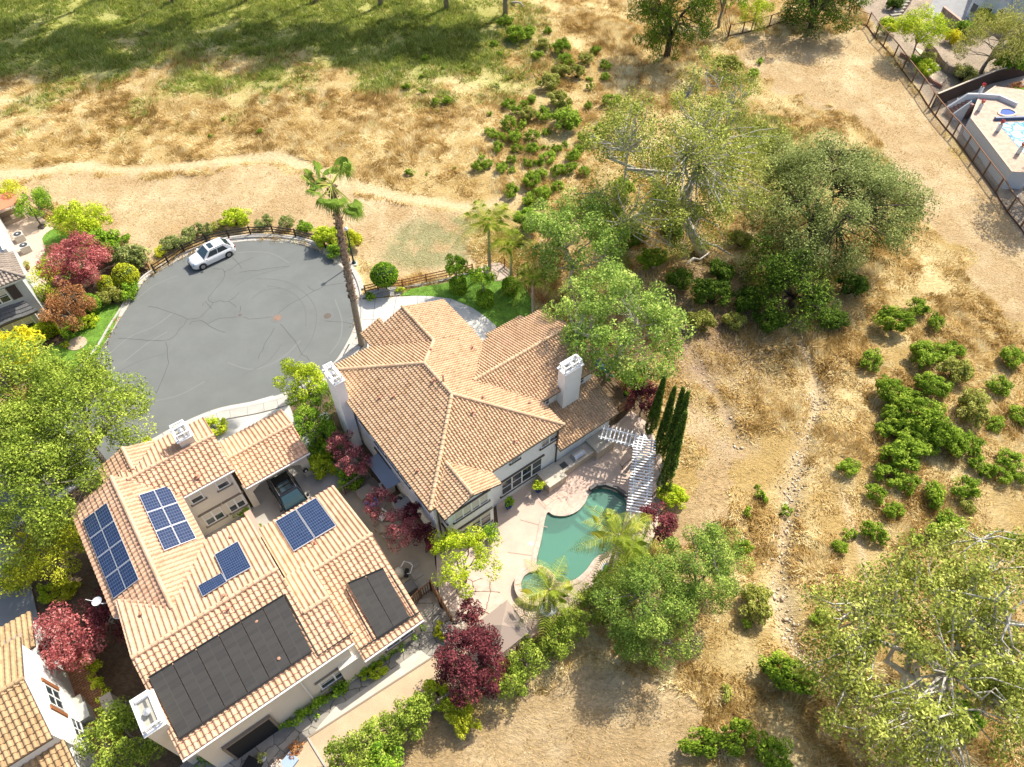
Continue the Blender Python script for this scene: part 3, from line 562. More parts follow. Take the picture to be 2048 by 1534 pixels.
        if lintel:
            lm = lintel if lintel is not True else FASC; T = MB(); bx(T, a0 - .22, a1 + .22, z1 + .08, z1 + .24, 0, .10); T.build('lintel', lm, o); T = MB(); bx(T, a0 - .18, a1 + .18, z0 - .17, z0 - .05, 0, .12); T.build('sill', lm, o)
        return o
    def chimney(s, u0, v0, u1, v1, z0, z1, m, cap=.0, open_=True):
        b = MB(); b.prism([s.L(u0, v0), s.L(u1, v0), s.L(u1, v1), s.L(u0, v1)], z0, z1); c = b.build('chimney', m, s.o)
        k = MB(); e = .13; du, dv = (u1 - u0), (v1 - v0)
        def fr(z, h, g, t):                 # square frame
            U0, V0, U1, V1 = u0 - g, v0 - g, u1 + g, v1 + g
            for a, b_, c_, d_ in ((U0, V0, U1, V0 + t), (U0, V1 - t, U1, V1), (U0, V0 + t, U0 + t, V1 - t), (U1 - t, V0 + t, U1, V1 - t)):
                k.prism([s.L(a, b_), s.L(c_, b_), s.L(c_, d_), s.L(a, d_)], z, z + h)
        fr(z1, .07, .10, .24)
        for (a, b_) in ((u0 + .04, v0 + .04), (u1 - .12, v0 + .04), (u0 + .04, v1 - .12), (u1 - .12, v1 - .12)): k.prism([s.L(a, b_), s.L(a + .08, b_), s.L(a + .08, b_ + .08), s.L(a, b_ + .08)], z1 + .07, z1 + .52)
        fr(z1 + .52, .07, -.02, .11); fr(z1 + .30, .04, .0, .05)
        k.build('chimney_cap', WHITE, c)
        f = MB(); cc = s.L((u0 + u1) / 2, (v0 + v1) / 2); f.lathe((*cc, z1), [(.13, 0), (.13, .3), (.21, .31), (.21, .36), (.05, .42)], 14); f.build('flue', mat('flue_metal', (.6,.6,.6), .35, .6), c)
        f = MB(); f.box(*s.L(u0 + .06, v0 + .06), z1, *s.L(u1 - .06, v1 - .06), z1 + .03); f.build('flashing', mat('flue_tray', (.42,.40,.33), .6), c)
        return c
    def vent(s, u, v, zf, h=.35, m=None):
        b = MB(); z = zf; l = s.L(u, v); b.lathe((*l, z - .1), [(.06, 0), (.06, h + .05), (.10, h + .06), (.10, h + .14), (.02, h + .16)], 8); b.box(l[0] - .16, l[1] - .16, z + .02, l[0] + .16, l[1] + .16, z + .07); return b.build('roof_vent', m or mat('vent_paint', (.45,.24,.16), .7), s.o)

STU = mat('white_stucco', (.83,.84,.83), .9, var=.05, scale=.8, bump=.12, bscale=90)
STC = mat('cream_stucco', (.68,.62,.52), .9, var=.06, scale=.8, bump=.12, bscale=90)
# ---------------------------------------------------------------- the white house with the pool
M = House('pool_house_villa', 'large white villa with sand-coloured tiled hip roofs, right beside the swimming pool', 15.4, 28)
M.o.name = 'villa'
M.block(10.0, 22.2, 20.8, 36.7, 5.72, STU); M.block(14.25, 36.6, 21.0, 38.3, 5.72, STU); M.block(10.5, 21.1, 14.2, 22.3, 5.75, STU)
M.block(20.7, 24.95, 26.7, 31.8, 5.72, STU); M.block(20.7, 22.15, 26.5, 25.0, 3.0, STU); M.block(23.6, 31.7, 26.9, 34.2, 2.7, STU)
p = .38
r1 = M.plane([(9.57,21.8),(9.57,37.1),(15.43,31.27),(15.43,27.63)], 5.8, 9.57, gu=p, m=TILE_A, tw=.235, tl=.30, seed=1)
r2 = M.plane([(9.57,21.8),(15.43,27.63),(21.3,21.8)], 5.8, 21.8, gv=p, m=TILE_A, tw=.235, tl=.30, seed=2)
r3 = M.plane([(21.3,21.8),(21.3,33.4),(17.56,33.4),(15.43,31.27),(15.43,27.63)], 5.8, 21.3, gu=-p, m=TILE_A, tw=.235, tl=.30, seed=3)
r4 = M.plane([(21.45,33.4),(21.45,38.12),(17.56,38.12),(17.56,33.4)], 5.8, 21.3, gu=-p, m=TILE_A, tw=.235, tl=.30, seed=4)
r5 = M.plane([(9.57,37.1),(13.85,37.1),(17.56,33.4),(15.43,31.27)], 5.8, 37.1, gv=-p, m=TILE_A, tw=.235, tl=.30, seed=5)
r6 = M.plane([(17.56,33.4),(13.85,37.1),(13.85,38.12),(17.56,38.12)], 5.8, 13.85, gu=p*.99, m=TILE_A, tw=.235, tl=.30, seed=6)
M.plane([(13.85,38.1),(15.75,38.1),(15.75,38.85),(13.85,38.85)], 5.81, 13.85, gu=p*.99, m=TILE_A, tw=.235, tl=.30, seed=6)
M.gable(STU, 'v', 37.9, 14.2, 20.9, 5.7, 7.05, mid=17.56)
for a, b, r in (((15.43,27.63,8.03),(15.43,31.27,8.03),r1),((9.6,21.83,5.82),(15.43,27.63,8.03),r2),((21.27,21.83,5.82),(15.43,27.63,8.03),r3),((9.6,37.07,5.82),(15.43,31.27,8.03),r5),
    ((17.56,33.4,7.22),(15.43,31.27,8.03),r4),((17.56,33.4,7.22),(17.56,38.1,7.22),r4)): M.ridge(a, b, TILE_A, r)
# gabled bay toward the pool
g1 = M.plane([(12.33,20.66),(12.33,23.95),(10.0,21.85),(10.0,20.66)], 5.8, 10.0, gu=.355, m=TILE_A, tw=.235, tl=.30, seed=7)
g2 = M.plane([(12.33,20.66),(12.33,23.95),(14.66,21.75),(14.66,20.66)], 5.8, 14.66, gu=-.355, m=TILE_A, tw=.235, tl=.30, seed=8)
M.gable(STU, 'v', 21.1, 10.5, 14.2, 5.7, 6.40, .15); M.ridge((12.33,20.68,6.62),(12.33,23.9,6.62), TILE_A, g2)
# right wing
w1 = M.plane([(17.75,28.35),(27.05,28.35),(27.05,32.2),(21.45,32.2)], 5.8, 32.2, gv=-.338, m=TILE_A, tw=.235, tl=.30, seed=9)
w2 = M.plane([(17.75,28.35),(27.0,28.35),(26.75,24.5),(21.3,24.5)], 5.8, 24.5, gv=.338, m=TILE_A, tw=.235, tl=.30, seed=10)
M.ridge((17.8,28.35,7.1),(27.0,28.35,7.1), TILE_A, w1)
M.gable(STU, 'u', 26.5, 24.9, 31.8, 5.7, 6.9)
w3 = M.plane([(20.9,21.63),(26.85,21.63),(27.1,24.97),(20.9,24.97)], 3.0, 21.63, gv=.33, m=TILE_A, tw=.235, tl=.30, seed=11)
w4 = M.plane([(23.4,34.85),(27.25,34.85),(27.25,31.9),(23.4,31.9)], 2.9, 34.85, gv=-.33, m=TILE_A, tw=.235, tl=.30, seed=12)
# chimneys
M.chimney(23.1, 24.15, 24.75, 24.94, 3.3, 8.0, STU); M.chimney(9.1, 33.3, 9.85, 35.0, -.1, 8.2, STU)
for (x, y, h) in ((862,701,.3),(887,763,.8),(868,762,.35),(945,696,.3),(966,795,.25),(1060,806,.2),(788,793,.25),(760,796,.2),(1030,882,.2),(836,942,.2),(946,826,.3)):
    for zz in [7.0]:
        u, v = UV(x, y, zz)
        for _ in range(4):
            z = min(5.8 + p * max(0, min(u - 9.57, 21.3 - u)), 5.8 + p * max(0, v - 21.8), 5.8 + p * max(0, 37.1 - v)) if v < 33 else 6.6
            u, v = UV(x, y, z + .1)
    M.vent(u, v, z + .02, h)
# windows of the villa (sighted on the wall planes)
def winpx(H, axis, at, a, b, out=-1, **k):
    kw = {axis: at}; return H.window(axis, at, onwall(*a, **kw), onwall(*b, **kw), out, **k)
ow = onwall
a0 = ow(1003,979,v=22.2); a1 = ow(1081,962,v=22.2)
M.window('v', 22.2, (a0[0], 2.75), (ow(1082,930,v=22.2)[0], .95), -1, cols=4, lintel=True, blind=.0)
M.window('v', 22.2, (ow(1082,900,v=22.2)[0], 5.1), (ow(1113,880,v=22.2)[0], 4.1), -1, cols=2, lintel=True, blind=.4)
M.window('v', 22.2, (ow(1022,926,v=22.2)[0], 4.95), (ow(1037,917,v=22.2)[0], 4.7), -1, cols=1, sash=False, lintel=True)
M.window('v', 21.1, (10.95, 5.05), (13.75, 3.9), -1, cols=4, lintel=True, blind=.85, sash=False)
M.window('v', 21.1, (11.3, 2.4), (13.9, .75), -1, cols=3, lintel=True, blind=.3)
M.window('u', 10.5, (21.35, 5.0), (21.95, 3.9), -1, cols=1, lintel=True); M.window('u', 10.5, (21.3, 2.4), (22.05, .6), -1, cols=1, lintel=True)
for v0, v1, z0, z1 in ((31.2,32.4,4.1,5.1),(28.9,30.3,3.7,5.0),(27.2,28.5,3.7,5.0),(25.5,26.8,3.7,5.0),(22.8,24.4,4.2,4.8),(28.6,30.6,1.0,2.2)):
    M.window('u', 10.0, (v0, z1), (v1, z0), -1, cols=1, lintel=True)
M.window('v', 24.95, (21.65, 5.15), (22.35, 4.45), -1, cols=2, sash=True, frame=.05); M.window('v', 24.95, (25.15, 5.15), (25.85, 4.45), -1, cols=2, frame=.05)
for q_ in ((20.86,22.05),(14.25,22.05),(10.2,22.05)): b = MB(); b.box(*M.L(*q_), 0, *M.L(q_[0] + .1, q_[1] + .1), 5.6); M.part(b, 'downpipe', FASC)

# ---------------------------------------------------------------- the cream house carrying solar panels
N = House('solar_house', 'cream house whose terracotta roofs carry blue solar panels and black heating mats', -4, 28)
N.block(-9.1, 24.5, -3.6, 35.8, 5.72, STC); N.block(-6.7, 35.5, .2, 38.0, 5.72, STC); N.block(-3.7, 33.07, .15, 35.6, 5.72, STC)
N.block(-8.75, 17.7, -.55, 28.4, 5.72, STC); N.block(-.55, 17.7, .85, 22.9, 5.5, STC); N.block(-.2, 17.35, 5.4, 28.8, 2.95, STC)
# A wing
a1 = N.plane([(-9.6,36.2),(-6.37,36.2),(-6.37,24.2),(-9.6,27.2)], 5.8, -9.6, gu=.39, m=TILE_B, fasc=FASCW, seed=21)
a2 = N.plane([(-6.37,36.2),(-3.19,34.5),(-3.19,28.3),(-6.37,24.2)], 5.8, -3.19, gu=-.39, m=TILE_B, fasc=FASCW, seed=22)
N.ridge((-6.37,36.2,7.06),(-6.37,24.9,7.06), TILE_B, a1); N.gable(STC, 'v', 35.7, -9.1, -3.6, 5.7, 6.8, .1)
# C wing, small gable, chimney
c1 = N.plane([(-6.0,35.55),(.48,35.55),(.48,38.35),(-6.0,38.35)], 5.8, 38.35, gv=-.345, m=TILE_B, fasc=FASCW, seed=23)
c2 = N.plane([(-5.9,35.55),(.48,35.55),(.48,32.78),(-3.15,32.78)], 5.8, 32.78, gv=.345, m=TILE_B, fasc=FASCW, seed=24)
N.ridge((-5.6,35.55,6.77),(.45,35.55,6.77), TILE_B, c1); N.gable(STC, 'u', 0., 33.0, 38.1, 5.7, 6.55, .1)
b1 = N.plane([(-7.1,37.0),(-7.1,38.55),(-5.07,38.55),(-5.07,36.2)], 5.8, -7.1, gu=.39, m=TILE_B, fasc=FASCW, seed=25)
b2 = N.plane([(-5.07,38.55),(-5.07,36.2),(-3.03,38.3),(-3.03,38.55)], 5.8, -3.03, gu=-.39, m=TILE_B, fasc=FASCW, seed=26)
N.ridge((-5.07,38.5,6.6),(-5.07,36.3,6.6), TILE_B, b2)
N.chimney(-1.75, 35.75, -.75, 37.0, 5.9, 7.6, STC)
# carport wing
d1 = N.plane([(.5,35.45),(5.75,35.45),(5.75,37.9),(.5,37.9)], 3.0, 37.9, gv=-.32, m=TILE_B, fasc=FASCW, seed=27)
d2 = N.plane([(.45,35.45),(5.7,35.45),(5.6,32.95),(.45,32.95)], 3.0, 32.95, gv=.32, m=TILE_B, fasc=FASCW, seed=28)
N.ridge((.5,35.45,3.8),(5.7,35.45,3.8), TILE_B, d1)
N.gable(STC, 'u', 5.2, 33.1, 37.5, 2.9, 3.6, .15)
cw = MB()                                                         # carport walls: posts and arched beams
for v in (33.1, 37.3):
    for u0, u1 in ((.35, .85), (4.75, 5.35)): cw.box(*N.L(u0, v), 0, *N.L(u1, v + .35), 2.9)
    cw.box(*N.L(.85, v), 2.45, *N.L(4.75, v + .35), 2.9)
    for s_, u in ((1, .85), (-1, 4.75)):
        for k in range(4): w = .6 - k * .16; cw.box(*sorted((N.L(u, v)[0], N.L(u + s_ * w, v)[0]))[:1], N.L(u, v + .01)[1], 2.45 - (k + 1) * .12, max(N.L(u, v)[0], N.L(u + s_ * w, v)[0]), N.L(u, v + .34)[1], 2.45 - k * .12)
N.part(cw, 'carport_wall', STC)
# E block (two storeys) with the long slope toward the yard
e1 = N.plane([(-9.15,23.1),(-.28,23.1),(-.28,28.8),(-9.15,28.8)], 5.8, 28.75, gv=-.325, m=TILE_B, fasc=FASCW, seed=29)
e2 = N.plane([(-9.15,23.1),(-.28,23.1),(-.28,17.2),(-9.15,17.2)], 5.8, 17.2, gv=.31, m=TILE_B, fasc=FASCW, seed=30)
e3 = N.plane([(-.28,20.13),(1.25,20.13),(1.25,17.2),(-.28,17.2)], 5.8, 17.2, gv=.31, m=TILE_B, fasc=FASCW, seed=31)
e4 = N.plane([(-.28,20.13),(1.4,20.13),(1.4,23.4),(-.28,23.4)], 5.64, 23.4, gv=-.325, m=TILE_B, fasc=FASCW, seed=32)
N.ridge((-9.1,23.1,7.63),(-.3,23.1,7.63), TILE_B, e1); N.ridge((-.3,20.13,6.71),(1.35,20.13,6.71), TILE_B, e4)
N.gable(STC, 'u', -8.7, 17.7, 28.4, 5.7, 7.3, .1); N.gable(STC, 'u', -.5, 17.7, 28.4, 5.7, 7.3, .1)
# R wing (one storey)
q1 = N.plane([(-.2,23.1),(5.75,23.1),(5.75,29.25),(-.2,29.25)], 3.0, 29.25, gv=-.325, m=TILE_B, fasc=FASCW, seed=33)
q2 = N.plane([(1.3,23.1),(5.75,23.1),(5.65,16.95),(1.3,16.95)], 3.0, 16.95, gv=.325, m=TILE_B, fasc=FASCW, seed=34)
N.ridge((1.5,23.1,5.0),(5.75,23.1,5.0), TILE_B, q1); N.gable(STC, 'u', 5.2, 17.4, 28.8, 2.9, 4.7, .1)
for u0, u1, v, z in ((-9.15,1.25,17.12,5.72),(-3.15,.48,32.7,5.72),(.5,5.65,32.87,2.92),(1.3,5.65,16.87,2.92)):
    g = MB(); g.box(*N.L(u0, v - .05), z, *N.L(u1, v + .05), z + .1); N.part(g, 'gutter', FASCW)
g = MB(); g.box(*N.L(.02, 33.0), 0, *N.L(.12, 33.06), 5.7); N.part(g, 'downpipe', FASCW); g = MB(); g.box(*N.L(-2.4, 17.58), 0, *N.L(-2.32, 17.68), 5.7); N.part(g, 'downpipe', FASCW)
# windows
for a, b in (((352+28,1003),(400,1000)),): pass
LINT = mat('taupe_trim', (.22,.18,.14), .8)
for u0, u1, z0, z1 in ((-2.95,-2.15,4.25,5.3),(-1.05,-.25,4.25,5.3),(-2.95,-1.65,1.1,2.5),(-1.15,.0,1.1,2.5)): N.window('v', 33.07, (u0, z1), (u1, z0), -1, cols=1 if z0 > 3 else 2, lintel=LINT, blind=.5)
for x0, x1 in (((406,1494)),((454,1462)),((500,1431))): pass
for u0, u1 in ((-8.3,-7.2),(-6.95,-5.85),(-5.55,-4.5),(-3.9,-3.3),(-1.0,.6)): N.window('v', 17.7, (u0, 5.25), (u1, 4.6), -1, cols=2 if u1 - u0 > .8 else 1, sash=False, lintel=LINT, blind=.35)
N.window('v', 17.7, (-1.6, 2.5), (.3, 1.2), -1, cols=2, lintel=LINT, blind=.4); N.window('v', 17.35, (2.9, 2.3), (4.9, 1.2), -1, cols=2, lintel=LINT)
b = MB(); b.box(*N.L(-7.6, 17.55), 0, *N.L(-4.9, 17.72), 2.7); N.part(b, 'garage_opening', mat('opening_shade', (.02,.02,.02), .9))  # black block on the wall paints the unlit depth of the opening
b = MB(); b.box(*N.L(-7.75, 17.5), 2.7, *N.L(-4.75, 17.74), 2.86); b.box(*N.L(-4.9, 17.5), 0, *N.L(-4.75, 17.74), 2.7); b.box(*N.L(-7.75, 17.5), 0, *N.L(-7.6, 17.74), 2.7); N.part(b, 'door_frame', LINT)
# solar panels: corners sighted on the slopes
def solvz(px, py, zf):
    z = 6.5
    for _ in range(12): z = zf(*UV(px, py, z))
    u, v = UV(px, py, z); return (u, v, z)
CELL = None
def panel_mat():
    m = bpy.data.materials.new('solar_cells'); m.use_nodes = True; n = m.node_tree.nodes; l = m.node_tree.links; b = n['Principled BSDF']
    at = n.new('ShaderNodeUVMap'); bk = n.new('ShaderNodeTexBrick'); bk.offset = 0; bk.inputs['Scale'].default_value = 1; bk.inputs['Brick Width'].default_value = 1; bk.inputs['Row Height'].default_value = 1; bk.inputs['Mortar Size'].default_value = .05
    bk.inputs['Color1'].default_value = (.010,.022,.07,1); bk.inputs['Color2'].default_value = (.016,.034,.095,1); bk.inputs['Mortar'].default_value = (.13,.17,.25,1)
    l.new(at.outputs[0], bk.inputs['Vector']); l.new(bk.outputs['Color'], b.inputs['Base Color']); b.inputs['Roughness'].default_value = .18; b.inputs['Specular IOR Level'].default_value = .6; return m
CELL = panel_mat(); ALU = mat('aluminium', (.72,.74,.76), .4, .5)
def panel(corners, nx, ny, cx=6, cy=10, zlift=.24):
    """corner order: a, b along the rows, c opposite, d"""
    a, b, c, d = [Vector(N.L(*p)) + Vector((0, 0, zlift)) for p in corners]
    f = lambda s_, t: a * (1 - s_) * (1 - t) + b * s_ * (1 - t) + c * s_ * t + d * (1 - s_) * t
    for i in range(nx):
        for j in range(ny):
            s0, s1, t0, t1 = (i + .015) / nx, (i + .985) / nx, (j + .012) / ny, (j + .988) / ny
            q = [f(s0, t0), f(s1, t0), f(s1, t1), f(s0, t1)]; nrm = (q[1] - q[0]).cross(q[3] - q[0]).normalized(); nrm = nrm if nrm.z > 0 else -nrm
            mb = MB(); vs = [p - nrm * .04 for p in q] + q; fs = [(4, 5, 6, 7), (0, 3, 2, 1), (0, 1, 5, 4), (1, 2, 6, 5), (2, 3, 7, 6), (3, 0, 4, 7)]; mb.add(vs, fs); o = mb.build('solar_panel', ALU, N.o)
            g = MB(); k = [q[0].lerp(q[2], .018), q[1].lerp(q[3], .018), q[2].lerp(q[0], .018), q[3].lerp(q[1], .018)]; g.add([p + nrm * .004 for p in k], [(0, 1, 2, 3)])
            c_ = g.build('solar_cells', CELL, o); uvl = c_.data.uv_layers.new(name='UVMap')
            for li, uv in enumerate(((0, 0), (cx, 0), (cx, cy), (0, cy))): uvl.data[li].uv = uv
zA1 = lambda u, v: 5.8 + .39 * (u + 9.6); zA2 = lambda u, v: 5.8 - .39 * (u + 3.19); zE1 = lambda u, v: 5.8 + .325 * (28.75 - v); zQ1 = lambda u, v: 3 + .325 * (29.25 - v)
zE2 = lambda u, v: 5.8 + .31 * (v - 17.2); zQ2 = lambda u, v: 3 + .325 * (v - 16.95)
S4 = lambda P, zf: [solvz(x, y, zf) for x, y in P]
panel(S4([(168,1044),(216,1008),(281,1162),(230,1201)], zA1), 2, 4, 6, 6)
panel(S4([(280,993),(340,974),(396,1080),(331,1105)], zA2), 2, 3, 6, 6)
panel(S4([(551,1045),(633,997),(675,1055),(589,1107)], zQ1), 2, 1, 10, 12)
panel(S4([(430,1112),(478,1084),(506,1138),(455,1166)], zE1), 1, 1, 12, 12)
panel(S4([(397,1175),(446,1148),(457,1166),(407,1197)], zE1), 1, 1, 12, 5)
def mats_(corners, n, rows=14):
    a, b, c, d = [Vector(N.L(*p)) + Vector((0, 0, .24)) for p in corners]; f = lambda s_, t: a * (1 - s_) * (1 - t) + b * s_ * (1 - t) + c * s_ * t + d * (1 - s_) * t
    for i in range(n):
        mb = MB(); q = [f((i + .02) / n, 0), f((i + .98) / n, 0), f((i + .98) / n, 1), f((i + .02) / n, 1)]; mb.add([p - Vector((0, 0, .04)) for p in q] + q, [(4, 5, 6, 7), (0, 3, 2, 1), (0, 1, 5, 4), (1, 2, 6, 5), (2, 3, 7, 6), (3, 0, 4, 7)])
        o = mb.build('pool_heating_mat', RUB, N.o); uvl = o.data.uv_layers.new(name='UVMap')
        for li, uv in enumerate(((0, 0), (2, 0), (2, rows), (0, rows))): uvl.data[li].uv = uv
    pp = MB()
    pp.tube([a + Vector((0, 0, .03)), b + Vector((0, 0, .03))], .045, 6); pp.tube([d + Vector((0, 0, .03)), c + Vector((0, 0, .03))], .045, 6)
    return pp, a, b, c, d
RUB = bpy.data.materials.new('black_rubber'); RUB.use_nodes = True
_n = RUB.node_tree.nodes; _b = _n['Principled BSDF']; _bk = _n.new('ShaderNodeTexBrick'); _bk.offset = 0; _bk.inputs['Brick Width'].default_value = 1; _bk.inputs['Row Height'].default_value = 1; _bk.inputs['Scale'].default_value = 1
_bk.inputs['Mortar Size'].default_value = .03; _bk.inputs['Color1'].default_value = (.035,.033,.031,1); _bk.inputs['Color2'].default_value = (.047,.044,.04,1); _bk.inputs['Mortar'].default_value = (.058,.054,.048,1)
_u = _n.new('ShaderNodeUVMap'); RUB.node_tree.links.new(_u.outputs[0], _bk.inputs['Vector']); RUB.node_tree.links.new(_bk.outputs['Color'], _b.inputs['Base Color']); _b.inputs['Roughness'].default_value = .75
PIPE = mat('black_pipe', (.03,.03,.03), .5); PIPEG = mat('grey_pipe', (.35,.34,.32), .5)
pp, a, b, c, d = mats_(S4([(300,1358),(569,1193),(626,1305),(361,1480)], zE2), 6)
L_ = lambda p: Vector(N.L(*p)) + Vector((0, 0, .24))
pe = [L_(p) for p in S4([(571,1191),(637,1314),(708,1268)], zE2)]; pp.tube(pe, .05, 6); pp.build('heating_pipe', PIPE, N.o)
pp, a, b, c, d = mats_(S4([(696,1170),(768,1139),(820,1236),(756,1278)], zQ2), 2)
pe = [L_(p) for p in S4([(693,1180),(748,1284)], zQ2)]; pp.tube(pe, .045, 6); pe = [L_(p) for p in S4([(780,1148),(832,1234)], zQ2)]; pp.tube(pe, .045, 6)
pe = [L_(p) for p in S4([(722,1301),(840,1226)], zQ2)]; pp.tube(pe, .045, 6); pp.build('heating_pipe', PIPE, N.o)
for x, y, zf, h in ((450,1195,zE1,.35),(459,1220,zE2,.35),(284,1230,zE1,.25),(630,1090,zQ1,.5),(462,1076,zE1,.2),(515,1245,zE2,.2),(560,1320,zE2,.25),(395,954,lambda u,v:6.2,.2),(660,1245,zE2,.25)):
    u, v, z = solvz(x, y, zf); N.vent(u, v, z, h)
# satellite dish on a mast at the eave
dsh = MB(); l = N.L(-9.9, 28.6); dsh.tube([(l[0] + .45, l[1], 5.3), (l[0], l[1], 5.7), (l[0] - .1, l[1], 6.1)], .03, 6)
dsh.lathe((l[0] - .1, l[1], 6.1), [(.04, .0), (.17, .05), (.28, .13), (.29, .14), (.17, .07), (.02, .03)], 16); dsh.bar((l[0] - .1, l[1], 6.1), (l[0] - .55, l[1] + .35, 6.5), .03); dsh.build('satellite_dish', mat('dish_grey', (.6,.62,.64), .5), N.o)
N.chimney(-9.95, 18.9, -8.9, 20.9, 0, 7.2, STC)

# ---------------------------------------------------------------- neighbour bottom left
K = House('white_house', 'white-walled house with ochre tiled roofs at the bottom left, beside the brick path', -18, 26)
KW = mat('bright_stucco', (.74,.73,.70), .9, var=.04, bump=.1, bscale=90)
K.block(-24, 22.9, -14.5, 29.0, 5.72, KW); K.gable(KW, 'u', -14.65, 22.9, 29.0, 5.7, 7.0, .15)
k1 = K.plane([(-24,25.95),(-14.4,25.95),(-14.4,29.4),(-24,29.4)], 5.8, 29.4, gv=-.375, m=TILE_C, seed=41); k2 = K.plane([(-24,25.95),(-14.4,25.95),(-14.4,22.5),(-24,22.5)], 5.8, 22.5, gv=.375, m=TILE_C, seed=42)
K.ridge((-24,25.95,7.1),(-14.4,25.95,7.1), TILE_C, k1)
K.block(-24, 29.0, -14.6, 32.3, 2.95, KW); K.plane([(-24,29.45),(-14.4,29.45),(-14.4,32.7),(-24,32.7)], 3.0, 32.7, gv=-.33, m=TILE_C, seed=43)
K.block(-24, 18.5, -14.6, 22.9, 2.95, KW); K.plane([(-24,22.9),(-14.45,22.9),(-14.45,18.2),(-24,18.2)], 2.6, 18.2, gv=.33, m=TILE_C, seed=44)
SHUT = mat('rust_shutter', (.30,.12,.05), .7)
o = K.window('u', -14.5, (25.3, 4.4), (26.6, 2.6), 1, cols=2)
for v in (25.0, 26.9): b = MB(); b.box(*K.L(-14.5, v - .12), 2.5, *K.L(-14.42, v + .12), 4.5); b.build('shutter', SHUT, o)
K.window('u', -14.5, (23.6, 2.2), (25.0, .9), 1, cols=2)
K.window('v', 22.9, (-19.2, 5.3), (-17.6, 4.5), -1, cols=2); K.window('v', 29.0, (-20.5, 5.3), (-19, 4.5), 1, cols=2)
b = MB(); l = K.L(-15.3, 30.6); b.tube([(l[0], l[1], 3.6), (l[0], l[1], 4.3)], .02, 5); b.bar((l[0] - .5, l[1], 4.3), (l[0] + .5, l[1], 4.3), .025)
for i in range(4): b.bar((l[0] - .45 + i * .3, l[1] - .25, 4.3), (l[0] - .45 + i * .3, l[1] + .25, 4.3), .02)
b.build('antenna', mat('antenna_grey', (.5,.5,.5), .5, .5), K.o)

# ---------------------------------------------------------------- neighbour left (grey)
G = House('grey_house', 'grey house with grey tiled roof and dark shutter at the left edge', -12, 66)
GS = mat('grey_stucco', (.50,.52,.52), .9, var=.04, bump=.1, bscale=90)
G.block(-20, 62.75, -6.5, 66.0, 5.72, GS); G.block(-20, 66.0, -6.6, 88, 6.0, GS); G.block(-20, 68.2, -8.0, 72.0, 8.2, GS)
G.plane([(-20,62.3),(-6.1,62.3),(-7.9,64.1),(-20,64.1)], 5.8, 62.3, gv=.4, m=TILE_D, fasc=FASCW, seed=51); G.plane([(-6.1,62.3),(-6.1,66.4),(-7.9,66.4),(-7.9,64.1)], 5.8, -6.1, gu=-.4, m=TILE_D, fasc=FASCW, seed=52)
gp = G.plane([(-20,64.1),(-7.9,64.1),(-7.9,66.4),(-20,66.4)], 6.52, 64.1, gv=-.12, m=TILE_D, fasc=FASCW, seed=53); G.ridge((-20,64.1,6.52),(-7.9,64.1,6.52), TILE_D, gp); G.ridge((-7.9,64.1,6.52),(-6.15,62.35,5.82), TILE_D, gp)
b = MB(); b.box(*G.L(-6.75, 66.5), 5.9, *G.L(-6.45, 88), 6.35); b.box(*G.L(-20, 68.0), 8.1, *G.L(-7.8, 68.25), 8.4); b.box(*G.L(-8.05, 68.0), 8.1, *G.L(-7.8, 72.2), 8.4); G.part(b, 'parapet', FASCW)
G.block(-20, 61.9, -7.2, 62.8, 2.6, GS); G.plane([(-20,61.45),(-6.8,61.45),(-7.4,62.75),(-20,62.75)], 2.75, 61.45, gv=.5, m=mat('slate_roof', (.13,.13,.13), .8, var=.2, scale=6), tw=3, seed=54)
G.window('v', 61.9, (-9.9, 2.35), (-7.6, .9), -1, cols=3, blind=.45)
o = G.window('v', 62.75, (-9.6, 5.2), (-8.1, 3.9), -1, cols=2, blind=.4); b = MB(); b.box(*G.L(-7.95, 62.66), 3.85, *G.L(-7.2, 62.75), 5.25); b.build('shutter', mat('dark_shutter', (.07,.05,.05), .7), o)

# ---------------------------------------------------------------- house top right
x0, y0 = W(1962, 42); T = thing('garden_house', 'pale blue-white house with a faceted bay window at the top right corner', 'house', (x0, y0, 0), -.5)
BW = mat('pale_blue_stucco', (.62,.68,.72), .8); b = MB(); b.box(-1, 2, -.1, 16, 14, 6, 0); b.build('wall', BW, T)
b = MB(); P = [(-2.2, 2), (-2.2, .3), (-1, -.9), (1.2, -.9), (2.4, .3), (2.4, 2)]; b.prism(P, -.1, 5.6); b.build('bay', BW, T)
b = MB(); b.prism([(p[0] * 1.12, p[1] * 1.12 - .1) for p in P], 5.6, 5.8); b.box(-1.5, 1.5, 6, 16.5, 14.5, 6.3); b.build('roof', mat('blue_grey_roof', (.16,.18,.2), .7), T)
for cx, cy, rz in ((.1, -.92, 0), (-1.62, -.32, -.785), (1.82, -.32, .785)):
    for z0, z1 in ((.9, 2.3), (3.4, 4.9)):
        b = MB(); b.box(-.6, -.05, z0, .6, .03, z1); o = b.build('window', WHITE, T); o.location = (cx, cy, 0); o.rotation_euler = (0, 0, rz)
        b = MB(); b.box(-.5, -.08, z0 + .1, .5, -.052, z1 - .1); b.build('glass', GLASS, o)
